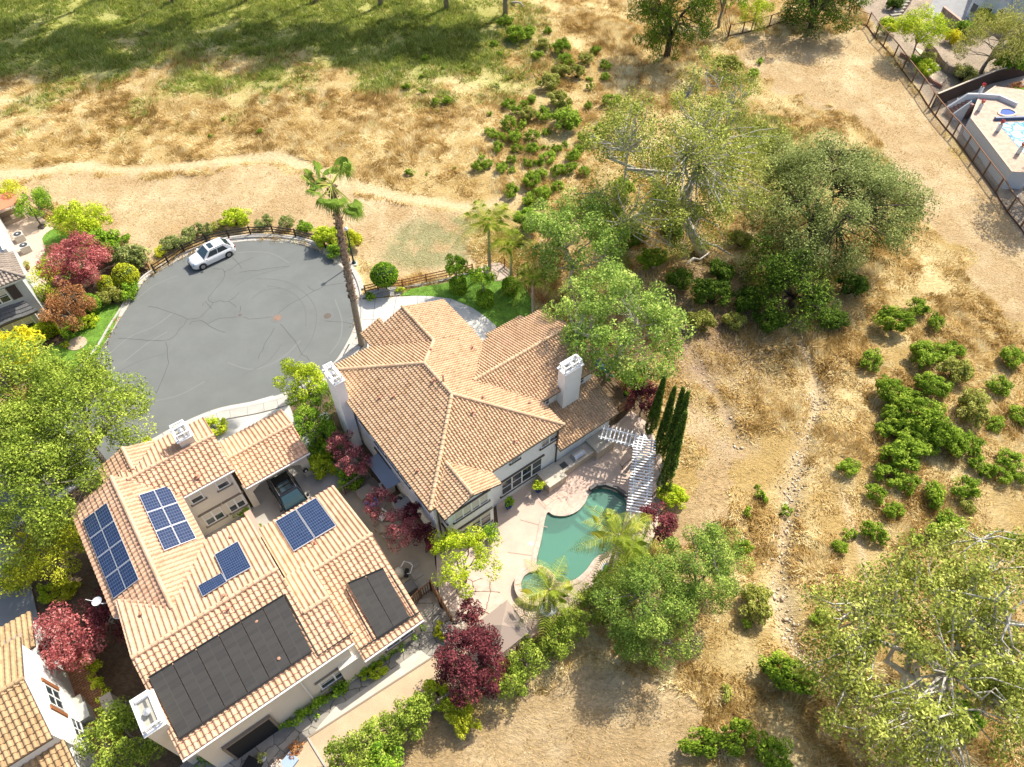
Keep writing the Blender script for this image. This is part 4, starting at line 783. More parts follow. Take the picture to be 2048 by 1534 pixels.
# ================================================================ plants
def fol(name, c0, c1, c2=None, tr=.27): return tintmat(name, c0, c1, .7, tr, c2=c2, spec=.12)
LEAF = dict(
 bush=fol('bush_leaves', (0.098,0.175,0.012), (0.270,0.407,0.030), (0.514,0.628,0.076)), bush_pale=fol('pale_bush_leaves', (0.184,0.202,0.035), (0.388,0.405,0.069), (0.625,0.616,0.189)),
 oak=fol('oak_leaves', (0.098,0.140,0.034), (0.306,0.361,0.102), (0.588,0.628,0.221), .3), darkoak=fol('dark_oak_leaves', (0.040,0.084,0.010), (0.122,0.219,0.020), (0.306,0.421,0.050), .2),
 syc=fol('sycamore_leaves', (0.147,0.180,0.030), (0.380,0.431,0.072), (0.711,0.721,0.187)), sycg=fol('fresh_sycamore_leaves', (0.122,0.219,0.035), (0.327,0.488,0.079), (0.735,0.818,0.217)),
 street=fol('street_tree_leaves', (.10,.16,.018), (.33,.44,.05), (.66,.74,.13)), lime=fol('lime_leaves', (0.245,0.337,0.014), (0.572,0.708,0.030), (0.880,0.880,0.116)),
 yel=fol('yellow_green_leaves', (0.266,0.320,0.014), (0.654,0.674,0.035), (0.880,0.880,0.116)), green=fol('green_leaves', (0.082,0.186,0.014), (0.266,0.456,0.030), (0.551,0.741,0.069)),
 plum=fol('plum_leaves', (0.068,0.018,0.022), (0.186,0.043,0.051), (0.405,0.110,0.119), .25), plumpink=fol('pink_plum_leaves', (0.169,0.051,0.059), (0.473,0.151,0.151), (0.844,0.371,0.338), .3),
 maple=fol('red_maple_leaves', (0.203,0.043,0.051), (0.574,0.151,0.144), (0.877,0.423,0.371), .3), rust=fol('rust_leaves', (0.203,0.085,0.034), (0.506,0.236,0.085), (0.776,0.439,0.203), .3),
 cyp=fol('cypress_leaves', (0.036,0.075,0.010), (0.102,0.168,0.020), (0.224,0.320,0.044), .1), willow=fol('willow_leaves', (0.205,0.219,0.050), (0.470,0.472,0.109), (0.875,0.834,0.319)),
 pit=fol('small_tree_leaves', (0.082,0.161,0.024), (0.266,0.389,0.064), (0.613,0.708,0.148)), palm=fol('palm_leaves', (0.102,0.168,0.014), (0.327,0.421,0.039), (0.834,0.761,0.145)), fan=fol('fan_palm_leaves', (0.086,0.163,0.017), (0.270,0.395,0.051), (0.686,0.698,0.170)),
 yellowf=fol('yellow_flowers', (0.506,0.439,0.018), (0.880,0.810,0.034), (0.880,0.880,0.068)), twig=fol('dry_twigs', (0.371,0.304,0.254), (0.607,0.524,0.439), (0.844,0.760,0.675), 0))
BARKW = mat('pale_bark', (.56,.52,.45), .9, var=.35, scale=3, bump=.3, bscale=12); BARKG = mat('grey_bark', (.26,.23,.19), .9, var=.3, scale=3, bump=.4, bscale=12)
BARKD = mat('dark_bark', (.09,.065,.045), .95, var=.3, scale=3); BARKP = mat('palm_bark', (.30,.20,.13), .95, var=.45, scale=5, bump=.8, bscale=9)
def leafcloud(C, rad, n, size, r, flat=1., up=.35, aspect=.5, droop=0., shell=.5, tv=.16, tc=None):
    if size >= .09: size *= .74; n = int(n * 1.6)
    up += .35
    """leaf quads around clump centres C (k,3) of radius rad (k,)"""
    k = len(C); idx = np.repeat(np.arange(k), n); N_ = len(idx)
    d = r.normal(size=(N_, 3)); d /= np.linalg.norm(d, axis=1, keepdims=True) + 1e-9
    rr = rad[idx] * (shell + (1 - shell) * r.random(N_) ** .6); P = C[idx] + d * rr[:, None] * np.array([1, 1, flat])
    nrm = d * .6 + r.normal(0, .6, (N_, 3)) + np.array([0, 0, up]); nrm /= np.linalg.norm(nrm, axis=1, keepdims=True) + 1e-9
    t = np.cross(nrm, r.normal(size=(N_, 3))); t /= np.linalg.norm(t, axis=1, keepdims=True) + 1e-9
    if droop: t = t * (1 - droop) + np.array([0, 0, -droop]); t /= np.linalg.norm(t, axis=1, keepdims=True)
    b = np.cross(nrm, t); s = size * r.uniform(.6, 1.35, N_)[:, None]
    V = np.stack([P - t * s, P + b * s * aspect, P + t * s, P - b * s * aspect], 1)
    ct = (r.normal(0, tv, k) if tc is None else tc)[idx]; T = np.clip(.45 + ct + r.normal(0, .25, N_) + .08 * d[:, 2], 0, 1)
    return V.reshape(-1, 3), np.arange(N_ * 4).reshape(-1, 4), np.repeat(T, 4)
def limbs(mb, base, fork, tips, r0, rng, wig=.25):
    mb.tube([base, tuple((np.array(base) + np.array(fork)) / 2 + rng.normal(0, wig * .4, 3) * [1, 1, 0]), fork], [r0 * 1.15, r0, r0 * .8], 8)
    mains = []; tips = list(tips); k = max(3, min(7, len(tips) // 4)); pick = rng.permutation(len(tips))[:k]
    for i in pick:
        a = np.array(fork, float); b = np.array(tips[i], float); L = np.linalg.norm(b - a); pts = [a + (b - a) * t + rng.normal(0, wig * L * .16, 3) * math.sin(math.pi * t) + np.array([0, 0, .12 * L * math.sin(math.pi * t)]) for t in np.linspace(0, 1, 6)]
        mb.tube(pts, [r0 * .62 * (1 - .8 * t) for t in np.linspace(0, 1, 6)], 6); mains.append(pts)
    allp = np.array([p for m_ in mains for p in m_[1:5]])
    for i, tp in enumerate(tips):
        if i in pick: continue
        b = np.array(tp, float); j = np.argmin(np.linalg.norm(allp - b, axis=1) + rng.random(len(allp)) * .8); a = allp[j]; L = np.linalg.norm(b - a)
        pts = [a + (b - a) * t + rng.normal(0, wig * L * .14, 3) * math.sin(math.pi * t) for t in np.linspace(0, 1, 4)]; mb.tube(pts, [r0 * .22 * (1 - .75 * t) for t in np.linspace(0, 1, 4)], 4, cap=False)
def crown_centres(c, rx, rz, n, r, lo=-.5, gap=0., ry=None, hollow=.35):
    o = []; ry = ry or rx; off = r.random() * 50
    while len(o) < n:
        d = r.normal(size=3); d /= np.linalg.norm(d)
        if d[2] < lo: continue
        k = hollow + (1 - hollow) * r.random() ** .55; wob = .75 + .5 * float(fbm(np.array([d[0] * 3 + off]), np.array([d[1] * 3 + d[2] * 2]), 1.1, 2)[0])
        if gap and float(vnoise(np.array([d[0] * 4 + off]), np.array([d[1] * 4 + d[2] * 3]), 1.3)[0]) < gap: continue
        o.append([c[0] + d[0] * rx * k * wob, c[1] + d[1] * ry * k * wob, c[2] + d[2] * rz * k * wob])
    return np.array(o)
def tree(name, label, px, zc, R_, rz, leaf, seed, base=None, cat='tree', n=60, cr=.28, leaves=200, size=.15, bark=BARKG, tr=.22, gap=0., lo=-.5, group=None, up=.35, droop=0., wig=.25, shell=.5, flat=1., fork=.35, at=None, ry=None, hollow=.35, aspect=.5, leaf2=None, tv=.16):
    r = np.random.default_rng(seed); cx, cy = at if at else W(px[0], px[1], zc); bx, by = W(*base) if base else (cx, cy); bz = gz(bx, by) if abs(bx) < 90 else 0
    C = crown_centres((cx - bx, cy - by, zc - bz), R_, rz, n, r, lo, gap, ry, hollow); rad = R_ * cr * r.uniform(.65, 1.3, n)
    T = thing(name, label, cat, (bx, by, bz), 0, group)
    V, F, t = leafcloud(C, rad, leaves, size, r, flat, up, aspect, droop, shell, tv); V[:, 2] = np.maximum(V[:, 2], .02)
    npmesh('crown', V, F, [LEAF[leaf]], t, parent=T)
    mb = MB(); fz = max(.3, (zc - bz) - rz * (.55 if fork is None else 1 - fork)); fk = ((cx - bx) * .55, (cy - by) * .55, fz * .75)
    limbs(mb, (0, 0, -.2), fk, C, tr, r, wig); mb.build('trunk', bark, T, sm=True); return T
_proto = {}
def bushproto(kind, sz, seed):
    key = (kind, sz, seed)
    if key in _proto: return _proto[key]
    r = np.random.default_rng(seed * 31 + int(sz * 10)); n = {.5: 9, 1.: 24, 1.6: 48}[sz]
    C = crown_centres((0, 0, sz * .62), sz * .78, sz * .5, n, r, -.55, hollow=.45); C[:, 2] = np.maximum(C[:, 2], .12); rad = np.full(n, {.5: .17, 1.: .24, 1.6: .30}[sz]) * r.uniform(.6, 1.4, n)
    V, F, t = leafcloud(C, rad, {.5: 40, 1.: 55, 1.6: 70}[sz], {.5: .075, 1.: .095, 1.6: .11}[sz], r, 1, .5, .5); V[:, 2] = np.maximum(V[:, 2], .0)
    mb = MB()
    for c in C[::2]: mb.tube([(0, 0, -.1), (c[0] * .45, c[1] * .45, c[2] * .4), tuple(c)], [.035 * sz + .01, .02, .008], 3, cap=False)
    sv = np.array(mb.v); sf = [f for f in mb.f if len(f) == 4]; F2 = np.concatenate([F, np.array(sf) + len(V)]); V2 = np.concatenate([V, sv]); t2 = np.concatenate([t, np.full(len(sv), .5)])
    mi = np.concatenate([np.zeros(len(F)), np.ones(len(sf))]); o = npmesh('bush', V2, F2, [LEAF[kind], BARKD], t2, mi); me = o.data; bpy.data.objects.remove(o); _proto[key] = me; return me
def bush(x, y, r_, label, kind='bush', group='wild bushes on the dry slope', name='bush', sc=(1, 1), cat='bush', z=None, at=None):
    wx, wy = at or W(x, y + r_ * .25, r_ * 0.02); m = mpp(x, y); rad = max(.25, r_ * m * 1.42); sz = .5 if rad < .72 else (1. if rad < 1.3 else 1.6); me = bushproto(kind, sz, rnd.randint(1, 6))
    o = bpy.data.objects.new(name, me); COL.objects.link(o); k = rad / sz; ax = rnd.uniform(.78, 1.28); sc = (ax, 1 / ax) if sc == (1, 1) else sc; o.location = (wx, wy, (gz(wx, wy) if z is None else z) - .04); o.scale = (k * sc[0], k * sc[1], k * rnd.uniform(.85, 1.15)); o.rotation_euler = (0, 0, sc[2] if len(sc) > 2 else rnd.uniform(0, 6.28))
    return tag(o, label, cat, group)
ORD = 'first second third fourth fifth sixth seventh eighth ninth tenth eleventh twelfth thirteenth fourteenth fifteenth sixteenth seventeenth eighteenth nineteenth twentieth'.split()
def szw(r): return 'tiny' if r < 7 else 'small' if r < 11 else 'knee-high' if r < 15 else 'waist-high' if r < 20 else 'large' if r < 28 else 'very large'
def region(L, where, kind='bush', group=None):
    by = {}
    for b in L: by.setdefault(szw(b[2]), []).append(b)
    for s_, lst in by.items():
        lst.sort(key=lambda b: (b[1], b[0]))
        for i, b in enumerate(lst):
            lab = f'{s_} green bush {where}' if len(lst) == 1 else f'{s_} green bush {where}, {ORD[i] if i else "topmost"} of that size{" counting down" if i else ""}'
            bush(b[0], b[1], b[2], lab, b[3] if len(b) > 3 else kind, group or 'wild bushes ' + where)
region([(1010,43,12),(1034,73,20),(1056,68,13),(1094,64,8),(988,90,7),(1000,109,6),(1075,113,10),(1088,92,13,'bush_pale'),(1124,99,17),(1131,123,13),(1191,100,9),(1170,121,14,'bush_pale'),(1211,130,10),(1210,154,9),(1153,150,14,'bush_pale'),(1179,159,6),(1179,176,6)], 'high on the slope')
region([(851,120,8),(880,120,4),(886,137,4),(844,154,4),(810,174,7),(847,185,6),(871,207,7),(894,205,9),(558,137,4),(564,176,4),(446,236,4),(420,270,4),(520,262,5),(1016,155,4),(994,171,4)], 'scattered left of the thicket')
region([(1121,147,15,'bush_pale'),(1099,167,20,'bush_pale'),(1121,205,21,'bush_pale'),(1017,208,12),(1063,198,9),(1049,207,8),(1032,222,10),(1056,229,15,'bush_pale'),(1088,229,14),(1131,243,27),(979,227,5),(1176,209,8),(1222,202,14),(1273,219,9)], 'in the upper thicket')
region([(1017,249,14),(1044,251,8),(1094,264,8),(976,265,7),(986,270,9),(1003,275,10),(1029,275,14),(1064,273,12),(994,297,11),(1034,301,9),(1064,299,12),(1090,297,7),(1112,301,10),(1131,290,7),(1158,301,12),(1176,280,14),(1200,262,12)], 'in the middle thicket')
region([(964,314,7),(958,335,12),(976,328,9),(1003,335,12),(1022,323,9),(1023,342,7),(1056,328,9),(1093,318,15),(1073,330,7),(1117,342,13),(1140,337,12),(1145,316,12),(1169,343,10),(1063,362,17),(1082,349,12),(1114,371,11),(1021,384,14),(1059,400,15),(1083,390,17)], 'in the lower thicket')
region([(820,345,8),(909,337,3),(853,348,3)], 'alone above the trail')
region([(1833,610,18),(1782,641,27),(1871,644,15),(1908,696,17),(1740,721,20)], 'below the big oak')
region([(1843,706,26),(1881,702,20),(1864,771,26),(1908,743,27,'bush_pale'),(1779,788,27),(1816,791,18),(1785,832,22),(1840,832,36),(1772,860,18),(1806,901,36),(1874,873,28),(1775,945,22),(1908,884,24),(1936,887,20),(1939,819,30,'bush_pale'),(1815,865,26),(1850,880,24)], 'in the right-hand thicket')
region([(1960,928,17),(1990,846,15),(2025,713,22),(1997,767,20),(2042,826,20),(2016,918,21),(1997,949,15),(2035,955,13),(1968,945,11)], 'near the right edge')
region([(1695,933,18),(1816,967,17),(1866,986,22),(1926,972,22),(1750,986,16),(1785,1019,15),(1748,1061,20),(1898,1048,24),(1871,1061,20),(1830,1072,12),(1700,1068,11),(1679,1092,14),(2014,1072,11),(1932,1010,14,'bush_pale')], 'in the dry field lower right')
region([(1522,995,11),(1498,1024,9),(1572,1015,10),(1515,972,5),(1485,1092,14)], 'along the stony gully')
region([(1638,1229,15),(1452,1383,13,'bush_pale'),(1401,1475,28),(1474,1470,28),(1553,1510,38),(1509,1205,30,'bush_pale'),(1493,1243,10)], 'at the bottom of the field')
bush(1580,1342,34,'wide oval green bush sprawling beside the lower end of the stony gully', sc=(1.5,.85,-.5)); bush(1915,1417,34,'dark green bush under the white-limbed sycamore','green')
bush(1056,446,24,'dark rounded bush beside the feather palm and the green sycamore','green'); bush(1505,150,10,'small dark bush in the tree shadow below the top fence','green'); bush(1519,122,7,'tiny dark bush in the tree shadow below the top fence','green'); bush(1452,135,22,'pale green bush at the top of the big sycamore','bush_pale')
for i, (x, y, r_, k, l) in enumerate([(1345,455,22,'darkoak','left of'),(1425,590,30,'darkoak','below'),(1380,430,20,'bush','behind'),(1300,520,22,'bush','far left of'),(1480,480,20,'bush_pale','right of'),(1440,545,24,'darkoak','at the foot of'),(1620,600,26,'darkoak','right of the gully, below'),(1560,560,24,'darkoak','on the gully edge, below'),(1700,570,26,'darkoak','under the broad oak, right of'),(1230,440,24,'darkoak','left of the crown, beyond'),(1260,480,26,'darkoak','down the slope left of'),(1360,560,24,'darkoak','below the limb at'),(1400,640,22,'bush_pale','far below'),(1500,600,28,'darkoak','in the gully below'),(1540,640,26,'darkoak','deep in the gully below'),(1240,380,20,'bush','upper left of'),(1320,400,22,'bush','close behind'),(1470,640,20,'bush_pale','on the shaded bank below'),(1660,640,24,'darkoak','under the low oak boughs right of')]):  # darkoak leaf colour paints the understory shade into these bushes
    bush(x, y, r_, f'undergrowth bush {l} the big sycamore trunk', k, 'undergrowth bushes below the big sycamore')

# ---------------------------------------------------------------- big trees
tree('sycamore_tree', 'huge sparse sycamore with bare white limbs in the middle of the slope', (1345,325), 10, 9.4, 6.4, 'syc', 1, base=(1405,505), n=300, cr=.13, leaves=85, size=.15, bark=BARKW, tr=.48, gap=.30, wig=.55, shell=.25, hollow=.25, lo=-.8, fork=.3)
tree('sycamore_tree', 'slim upper crown of pale sycamore foliage above the huge sycamore', (1430,190), 11, 4.3, 4.2, 'syc', 2, base=(1440,430), n=60, cr=.2, leaves=70, size=.13, bark=BARKW, tr=.25, gap=.3, wig=.5, shell=.25)
tree('oak_tree', 'broad dense grey-green oak, the widest dark crown right of the sycamore', (1668,408), 6, 8.3, 4.4, 'oak', 3, base=(1590,560), n=230, cr=.16, leaves=210, size=.13, bark=BARKD, tr=.5, gap=.0, hollow=.5, lo=-.35, up=.6, ry=8.4)
tree('oak_tree', 'small grey-green oak touching the upper left of the broad oak', (1556,312), 4, 2.8, 2.4, 'oak', 4, n=34, cr=.26, leaves=130, size=.11, bark=BARKD, tr=.2, up=.6)
tree('oak_tree', 'dark shaded oak hanging over the gully below the broad oak', (1600,560), 3.6, 5.4, 3.0, 'darkoak', 5, n=70, cr=.2, leaves=120, size=.13, bark=BARKD, tr=.3, gap=.25)
tree('sycamore_tree', 'fresh green young sycamore behind the lawn fence, upper of the two', (1150,478), 6, 4.9, 4.2, 'sycg', 6, n=130, cr=.17, leaves=110, size=.14, bark=BARKW, tr=.2, gap=.28, wig=.3)
tree('sycamore_tree', 'fresh green young sycamore beside the villa roof, with a pale trunk', (1238,655), 7, 5.1, 4.4, 'sycg', 7, base=(1215,755), n=150, cr=.16, leaves=105, size=.14, bark=BARKW, tr=.17, gap=.28, wig=.25, fork=.2)
tree('sycamore_tree', 'tall sycamore with crooked white limbs filling the bottom right corner', (1850,1330), 8, 6.9, 4.6, 'syc', 8, n=200, cr=.13, leaves=85, size=.14, bark=BARKW, tr=.42, gap=.36, wig=.6, shell=.2, base=(1850,1480))
tree('sycamore_tree', 'second white-limbed sycamore reaching in over the right edge', (2010,1230), 8, 6.0, 4.4, 'syc', 9, n=140, cr=.14, leaves=90, size=.14, bark=BARKW, tr=.36, gap=.33, wig=.6, shell=.2, base=(1990,1400))
tree('broadleaf_tree', 'round mid-green tree in front of the pool fence, lower of two', (1300,1210), 3.6, 3.1, 2.8, 'pit', 10, n=100, cr=.23, leaves=200, size=.09, tr=.15, gap=.05, lo=-.7)
tree('broadleaf_tree', 'mid-green tree in front of the pool fence, upper right of two', (1405,1140), 3.6, 2.9, 2.6, 'pit', 11, n=80, cr=.23, leaves=180, size=.09, tr=.15, gap=.1, lo=-.7)
tree('willowy_tree', 'very dark oak with hanging foliage at the top, left of the top fence', (1350,15), 6.5, 5.8, 5.8, 'darkoak', 12, n=110, cr=.2, leaves=150, size=.2, bark=BARKD, tr=.45, droop=.55, lo=-.9, aspect=.35, cat='tree')
tree('willowy_tree', 'loose drooping tree at the top beside the left end of the top fence', (1455,-25), 5.5, 3.6, 3.6, 'green', 13, n=40, cr=.24, leaves=80, size=.2, tr=.2, droop=.6, lo=-.9, gap=.3)
tree('oak_tree', 'dark round oak over the right end of the top fence', (1648,-22), 5.5, 6.2, 5.4, 'darkoak', 14, n=110, cr=.2, leaves=150, size=.17, bark=BARKD, tr=.4, lo=-.85)
tree('leafy_tree', 'tall feathery lime-green bush behind the top fence', (1510,30), 2.2, 2.4, 2.2, 'lime', 15, n=24, cr=.3, leaves=90, size=.14, tr=.1, lo=-.7)
# trees just above the frame: trunks at the edge, shade across the slope
for i, (x, y, zc, R_, rz, l) in enumerate([(-62,116,23,6.0,11,'tall dark-trunked tree at the upper left corner, first from the left'),(-52,114,24,6.0,12,'tall tree along the top edge, second from the left'),(-41,115,22,6.0,11,'tall tree along the top edge with a dark trunk, third from the left'),
      (-30,114,19,5.6,9,'tall tree along the top edge, fourth from the left'),(-20,113.0,18,5.6,9,'tall pale-trunked tree along the top edge, fifth from the left'),(-10,112,16,5.6,8,'tall tree along the top edge, sixth from the left'),(-1,110,13,5.0,7,'drooping tree on the top edge, right end of the shady row')]):
    tree('shade_tree', l, None, zc, R_, rz, 'darkoak', 40 + i, at=(x, y), n=110, cr=.24, leaves=85, size=.28, bark=BARKG, tr=.33, lo=-.9, gap=.12, group='shade trees along the top edge')
tree('shade_tree', 'tree just outside the right edge, its shade lying across the mown strip', None, 7, 4.5, 4, 'darkoak', 47, at=(58.5, 66), n=60, cr=.24, leaves=70, size=.2, bark=BARKG, tr=.3)
# ---------------------------------------------------------------- street trees and gardens, left side
tree('street_tree', 'largest bright green street tree overhanging the road', (140,840), 7, 5.2, 3.8, 'street', 20, n=150, cr=.19, leaves=170, size=.12, tr=.25, gap=.14)
tree('street_tree', 'bright green street tree at the left edge above the driveway', (25,800), 7, 4.8, 3.6, 'street', 21, n=110, cr=.2, leaves=160, size=.12, tr=.22, gap=.14)
tree('street_tree', 'darker green street tree at the left edge beside the solar house', (75,990), 6.2, 4.2, 3.2, 'street', 22, n=90, cr=.22, leaves=140, size=.12, tr=.2, gap=.18)
tree('garden_tree', 'yellow-green bushy tree between the left driveway and the solar house', (88,1110), 3.2, 2.7, 2.0, 'yel', 23, n=56, cr=.28, leaves=150, size=.09, tr=.12, gap=.15)
bush(30,1150,22,'low green bush beside the left driveway','green','driveway bushes'); bush(128,1175,20,'yellow-green bush right of the left driveway','yel','driveway bushes'); bush(98,1185,18,'small lime bush at the driveway edge','lime','driveway bushes')
bush(35,715,50,'yellow-flowering rounded bush at the left edge below the lawn','yellowf','yellow bushes')
tree('maple_tree', 'bright red-pink maple beside the white house', (148,1262), 3, 2.3, 1.8, 'maple', 24, n=42, cr=.26, leaves=170, size=.08, tr=.1, gap=.12)
tree('maple_tree', 'dark red maple shaded by the solar house', (215,1235), 2.6, 1.8, 1.6, 'plum', 25, n=26, cr=.28, leaves=130, size=.08, tr=.09)
tree('plum_tree', 'rounded burgundy plum tree by the cul-de-sac garden', (158,528), 2.6, 2.95, 2.1, 'maple', 26, n=60, cr=.22, leaves=170, size=.11, tr=.15, hollow=.55, lo=-.3)
tree('smoke_tree', 'rusty brown smoke tree beside the grey house', (135,618), 2.3, 2.2, 1.8, 'rust', 27, n=34, cr=.26, leaves=130, size=.1, tr=.1, gap=.15)
tree('garden_tree', 'bright yellow-green bushy tree behind the rusty smoke tree', (105,562), 2.2, 1.9, 1.5, 'lime', 28, n=26, cr=.28, leaves=110, size=.11, tr=.1)
tree('garden_tree', 'long bright green laurel along the back fence of the grey house', (165,442), 1.9, 2.9, 1.5, 'lime', 29, n=44, cr=.26, leaves=130, size=.13, tr=.12, ry=1.7)
tree('garden_tree', 'green shrub by the patio of the grey house, left of the laurel', (68,408), 1.8, 1.9, 1.3, 'green', 30, n=26, cr=.3, leaves=110, size=.11, tr=.1)
tree('garden_tree', 'yellowish shrub at the far left end of the back fence', (20,388), 1.8, 1.7, 1.3, 'yel', 31, n=22, cr=.3, leaves=100, size=.11, tr=.1)
bush(214,492,28,'bright green fluffy shrub above the clipped balls','green','garden shrubs of the grey house'); bush(262,516,28,'dark olive spreading shrub behind the clipped pear','oak','garden shrubs of the grey house')
bush(224,590,20,'low grey-green shrub between the clipped balls and kerb','bush_pale','garden shrubs of the grey house'); bush(262,582,16,'small bright shrub at the kerb','green','garden shrubs of the grey house')
bush(180,640,14,'small lime bush at the lower edge of the planted bed','lime','garden shrubs of the grey house'); bush(250,480,10,'spiky little plant on the garden wall','green','garden shrubs of the grey house'); bush(150,655,18,'dark green bush under the smoke tree','green','garden shrubs of the grey house')
def topiary(px, zc, rx, rz, label, leaf='yel', name='clipped_ball', shape='ball', n=2600, size=.05):
    r = np.random.default_rng(int(px[0])); cx, cy = W(px[0], px[1], zc); T = thing(name, label, 'topiary', (cx, cy, 0)); d = r.normal(size=(n, 3)); d /= np.linalg.norm(d, axis=1, keepdims=True)
    if shape == 'drum': a = r.uniform(0, 6.28, n); top = r.random(n) < .4; q = np.where(top, np.sqrt(r.random(n)), 1.); d = np.stack([np.cos(a) * q, np.sin(a) * q, np.where(top, 1., r.uniform(-1, 1, n))], -1)
    else: k = 1 - .28 * np.clip(d[:, 2], 0, 1); d[:, 0] *= k; d[:, 1] *= k
    P = np.array([0, 0, zc]) + d * [rx, rx, rz] * (1 + r.normal(0, .02, (n, 1)))
    V, F, t = leafcloud(P, np.full(n, .05), 2, size, r, 1, .2, .7, tc=r.normal(0, .1, n)); npmesh('foliage', V, F, [LEAF[leaf]], t, parent=T)
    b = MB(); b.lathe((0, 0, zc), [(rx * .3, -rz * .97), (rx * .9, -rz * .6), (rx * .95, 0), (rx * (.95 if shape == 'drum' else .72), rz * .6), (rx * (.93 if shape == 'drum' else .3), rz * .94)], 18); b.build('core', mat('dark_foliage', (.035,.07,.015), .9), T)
    b = MB(); b.tube([(0, 0, -.1), (0, 0, zc)], .07, 6); b.build('trunk', BARKD, T); return T
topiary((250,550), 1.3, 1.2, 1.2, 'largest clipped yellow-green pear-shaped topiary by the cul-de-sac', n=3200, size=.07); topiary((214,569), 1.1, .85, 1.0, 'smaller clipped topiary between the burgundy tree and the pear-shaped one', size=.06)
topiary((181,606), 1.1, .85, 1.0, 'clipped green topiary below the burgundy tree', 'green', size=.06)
h = thing('box_hedge', 'boxy clipped hedge under the ground-floor window of the grey house', 'hedge', (*W(78,676), 0), math.pi / 2 - AZ); r = np.random.default_rng(5); n = 3500
P = np.stack([r.uniform(-1.75, 1.75, n), r.uniform(-.65, .65, n), r.uniform(.05, 1.25, n)], -1); f = r.integers(0, 5, n); P[f == 0, 2] = 1.25; P[f == 1, 2] = 1.25; P[f == 2, 1] = -.65; P[f == 3, 0] = 1.75; P[f == 4, 1] = .65
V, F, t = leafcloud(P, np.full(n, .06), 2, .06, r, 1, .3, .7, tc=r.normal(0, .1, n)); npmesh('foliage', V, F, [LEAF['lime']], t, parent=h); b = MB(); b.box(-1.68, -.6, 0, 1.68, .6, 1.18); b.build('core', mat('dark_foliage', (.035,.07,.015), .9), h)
# ---------------------------------------------------------------- front lawn of the villa
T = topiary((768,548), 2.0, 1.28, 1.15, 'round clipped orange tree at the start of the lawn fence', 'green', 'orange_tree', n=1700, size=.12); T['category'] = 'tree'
bush(740,593,9,'low mounded plant in the gravel by the driveway','green','gravel bed plants'); bush(801,580,7,'spiky plant at the lawn corner','lime','gravel bed plants')
for i, (dp, tp, l) in enumerate([((916,572),(911,531),'upper left'),((970,598),(965,556),'lower middle')]):
    topiary(dp, .65, .78, .62, f'clipped drum hedge on the lawn, {l} of the three', 'green', 'drum_hedge', 'drum', 2200, .06)
    tree('standard_tree', f'glossy ball-headed citrus rising out of the {l} drum hedge', tp, 2.7, 1.15, 1.0, 'green', 50 + i, n=24, cr=.38, leaves=70, size=.12, tr=.07, at=None, base=(dp[0], dp[1] + 8))
topiary((1021,574), .65, .78, .62, 'clipped drum hedge on the lawn around the palm base, rightmost of three', 'green', 'drum_hedge', 'drum', 2200, .06)
# ---------------------------------------------------------------- cul-de-sac shrubs
for x, y, r_, k, l in [(346,484,18,'oak','olive shrub outside the black fence, leftmost'),(378,470,16,'oak','olive shrub outside the black fence, second from the left'),(322,502,11,'yel','small lime shrub at the left end of the black fence'),(412,459,14,'oak','olive shrub outside the black fence, behind the car roof'),
      (438,452,11,'bush_pale','thin brownish shrub outside the fence above the car'),(476,436,22,'lime','round lime shrub standing above the black fence'),(530,446,13,'oak','dull olive shrub behind the fence, middle left'),(575,447,13,'oak','dull olive shrub behind the fence, middle right'),(611,456,14,'green','bright green shrub behind the fence right part'),
      (663,478,24,'lime','large lime shrub left of the tall fan palm'),(697,480,23,'yel','large yellow-green shrub behind the tall fan palm'),(676,500,18,'green','green shrub at the kerb left of the fan palm')]:
    bush(x, y, r_, l, k, 'shrubs outside the cul-de-sac fence')
# ---------------------------------------------------------------- between the houses
tree('garden_tree', 'bright feathery green tree at the kerb left of the villa chimney', (605,765), 3.6, 2.0, 1.9, 'lime', 60, n=34, cr=.28, leaves=120, size=.1, tr=.1)
tree('garden_tree', 'green tree with orange-tinted tips beside the villa chimney', (630,810), 2.6, 1.9, 1.6, 'green', 61, n=30, cr=.28, leaves=120, size=.09, tr=.1)
tree('garden_tree', 'green tree right of the carport roof', (622,862), 2.4, 1.7, 1.5, 'green', 62, n=26, cr=.3, leaves=120, size=.09, tr=.1)
bush(660,875,26,'dark green shrub between the carport and the villa','green','shrubs between the two houses'); bush(645,930,22,'yellow-green shrub beside the carport wall','lime','shrubs between the two houses'); bush(698,955,22,'green shrub at the side patio fence','green','shrubs between the two houses')
bush(640,905,24,'green shrub behind the yellow-green one by the carport','green','shrubs between the two houses'); bush(432,850,18,'lime shrub beside the chimney at the street','lime','street side bushes'); bush(352,853,6,'tiny bush at the kerb above the roof','lime','street side bushes'); bush(292,878,8,'small lime bush at the kerb by the street tree','lime','street side bushes')
for i, (x, y, z, R_, l, k) in enumerate([(685,885,3,1.0,'pink-leaved plum, nearest the villa chimney','plumpink'),(712,922,3,1.15,'pink-leaved plum, second along the villa side wall','plumpink'),(762,1008,2.6,1.1,'pink-leaved plum beside the blue cooler','plumpink'),
      (806,1060,2.6,1.3,'pink-leaved plum by the garden chairs','plumpink'),(845,1075,2.4,.95,'dark plum nearest the villa corner','plum'),(822,1030,2.4,.8,'dark plum behind the garden chairs','plum')]):
    tree('plum_tree', l, (x, y), z, R_, R_ * 1.0, k, 70 + i, n=20, cr=.34, leaves=95, size=.075, tr=.06, gap=.1, group='plum trees between the houses', cat='tree')
tree('lime_tree', 'lacy lime-green tree at the corner of the pool patio', (925,1122), 3.4, 2.35, 1.5, 'lime', 80, n=60, cr=.2, leaves=120, size=.075, tr=.11, gap=.22, wig=.3)
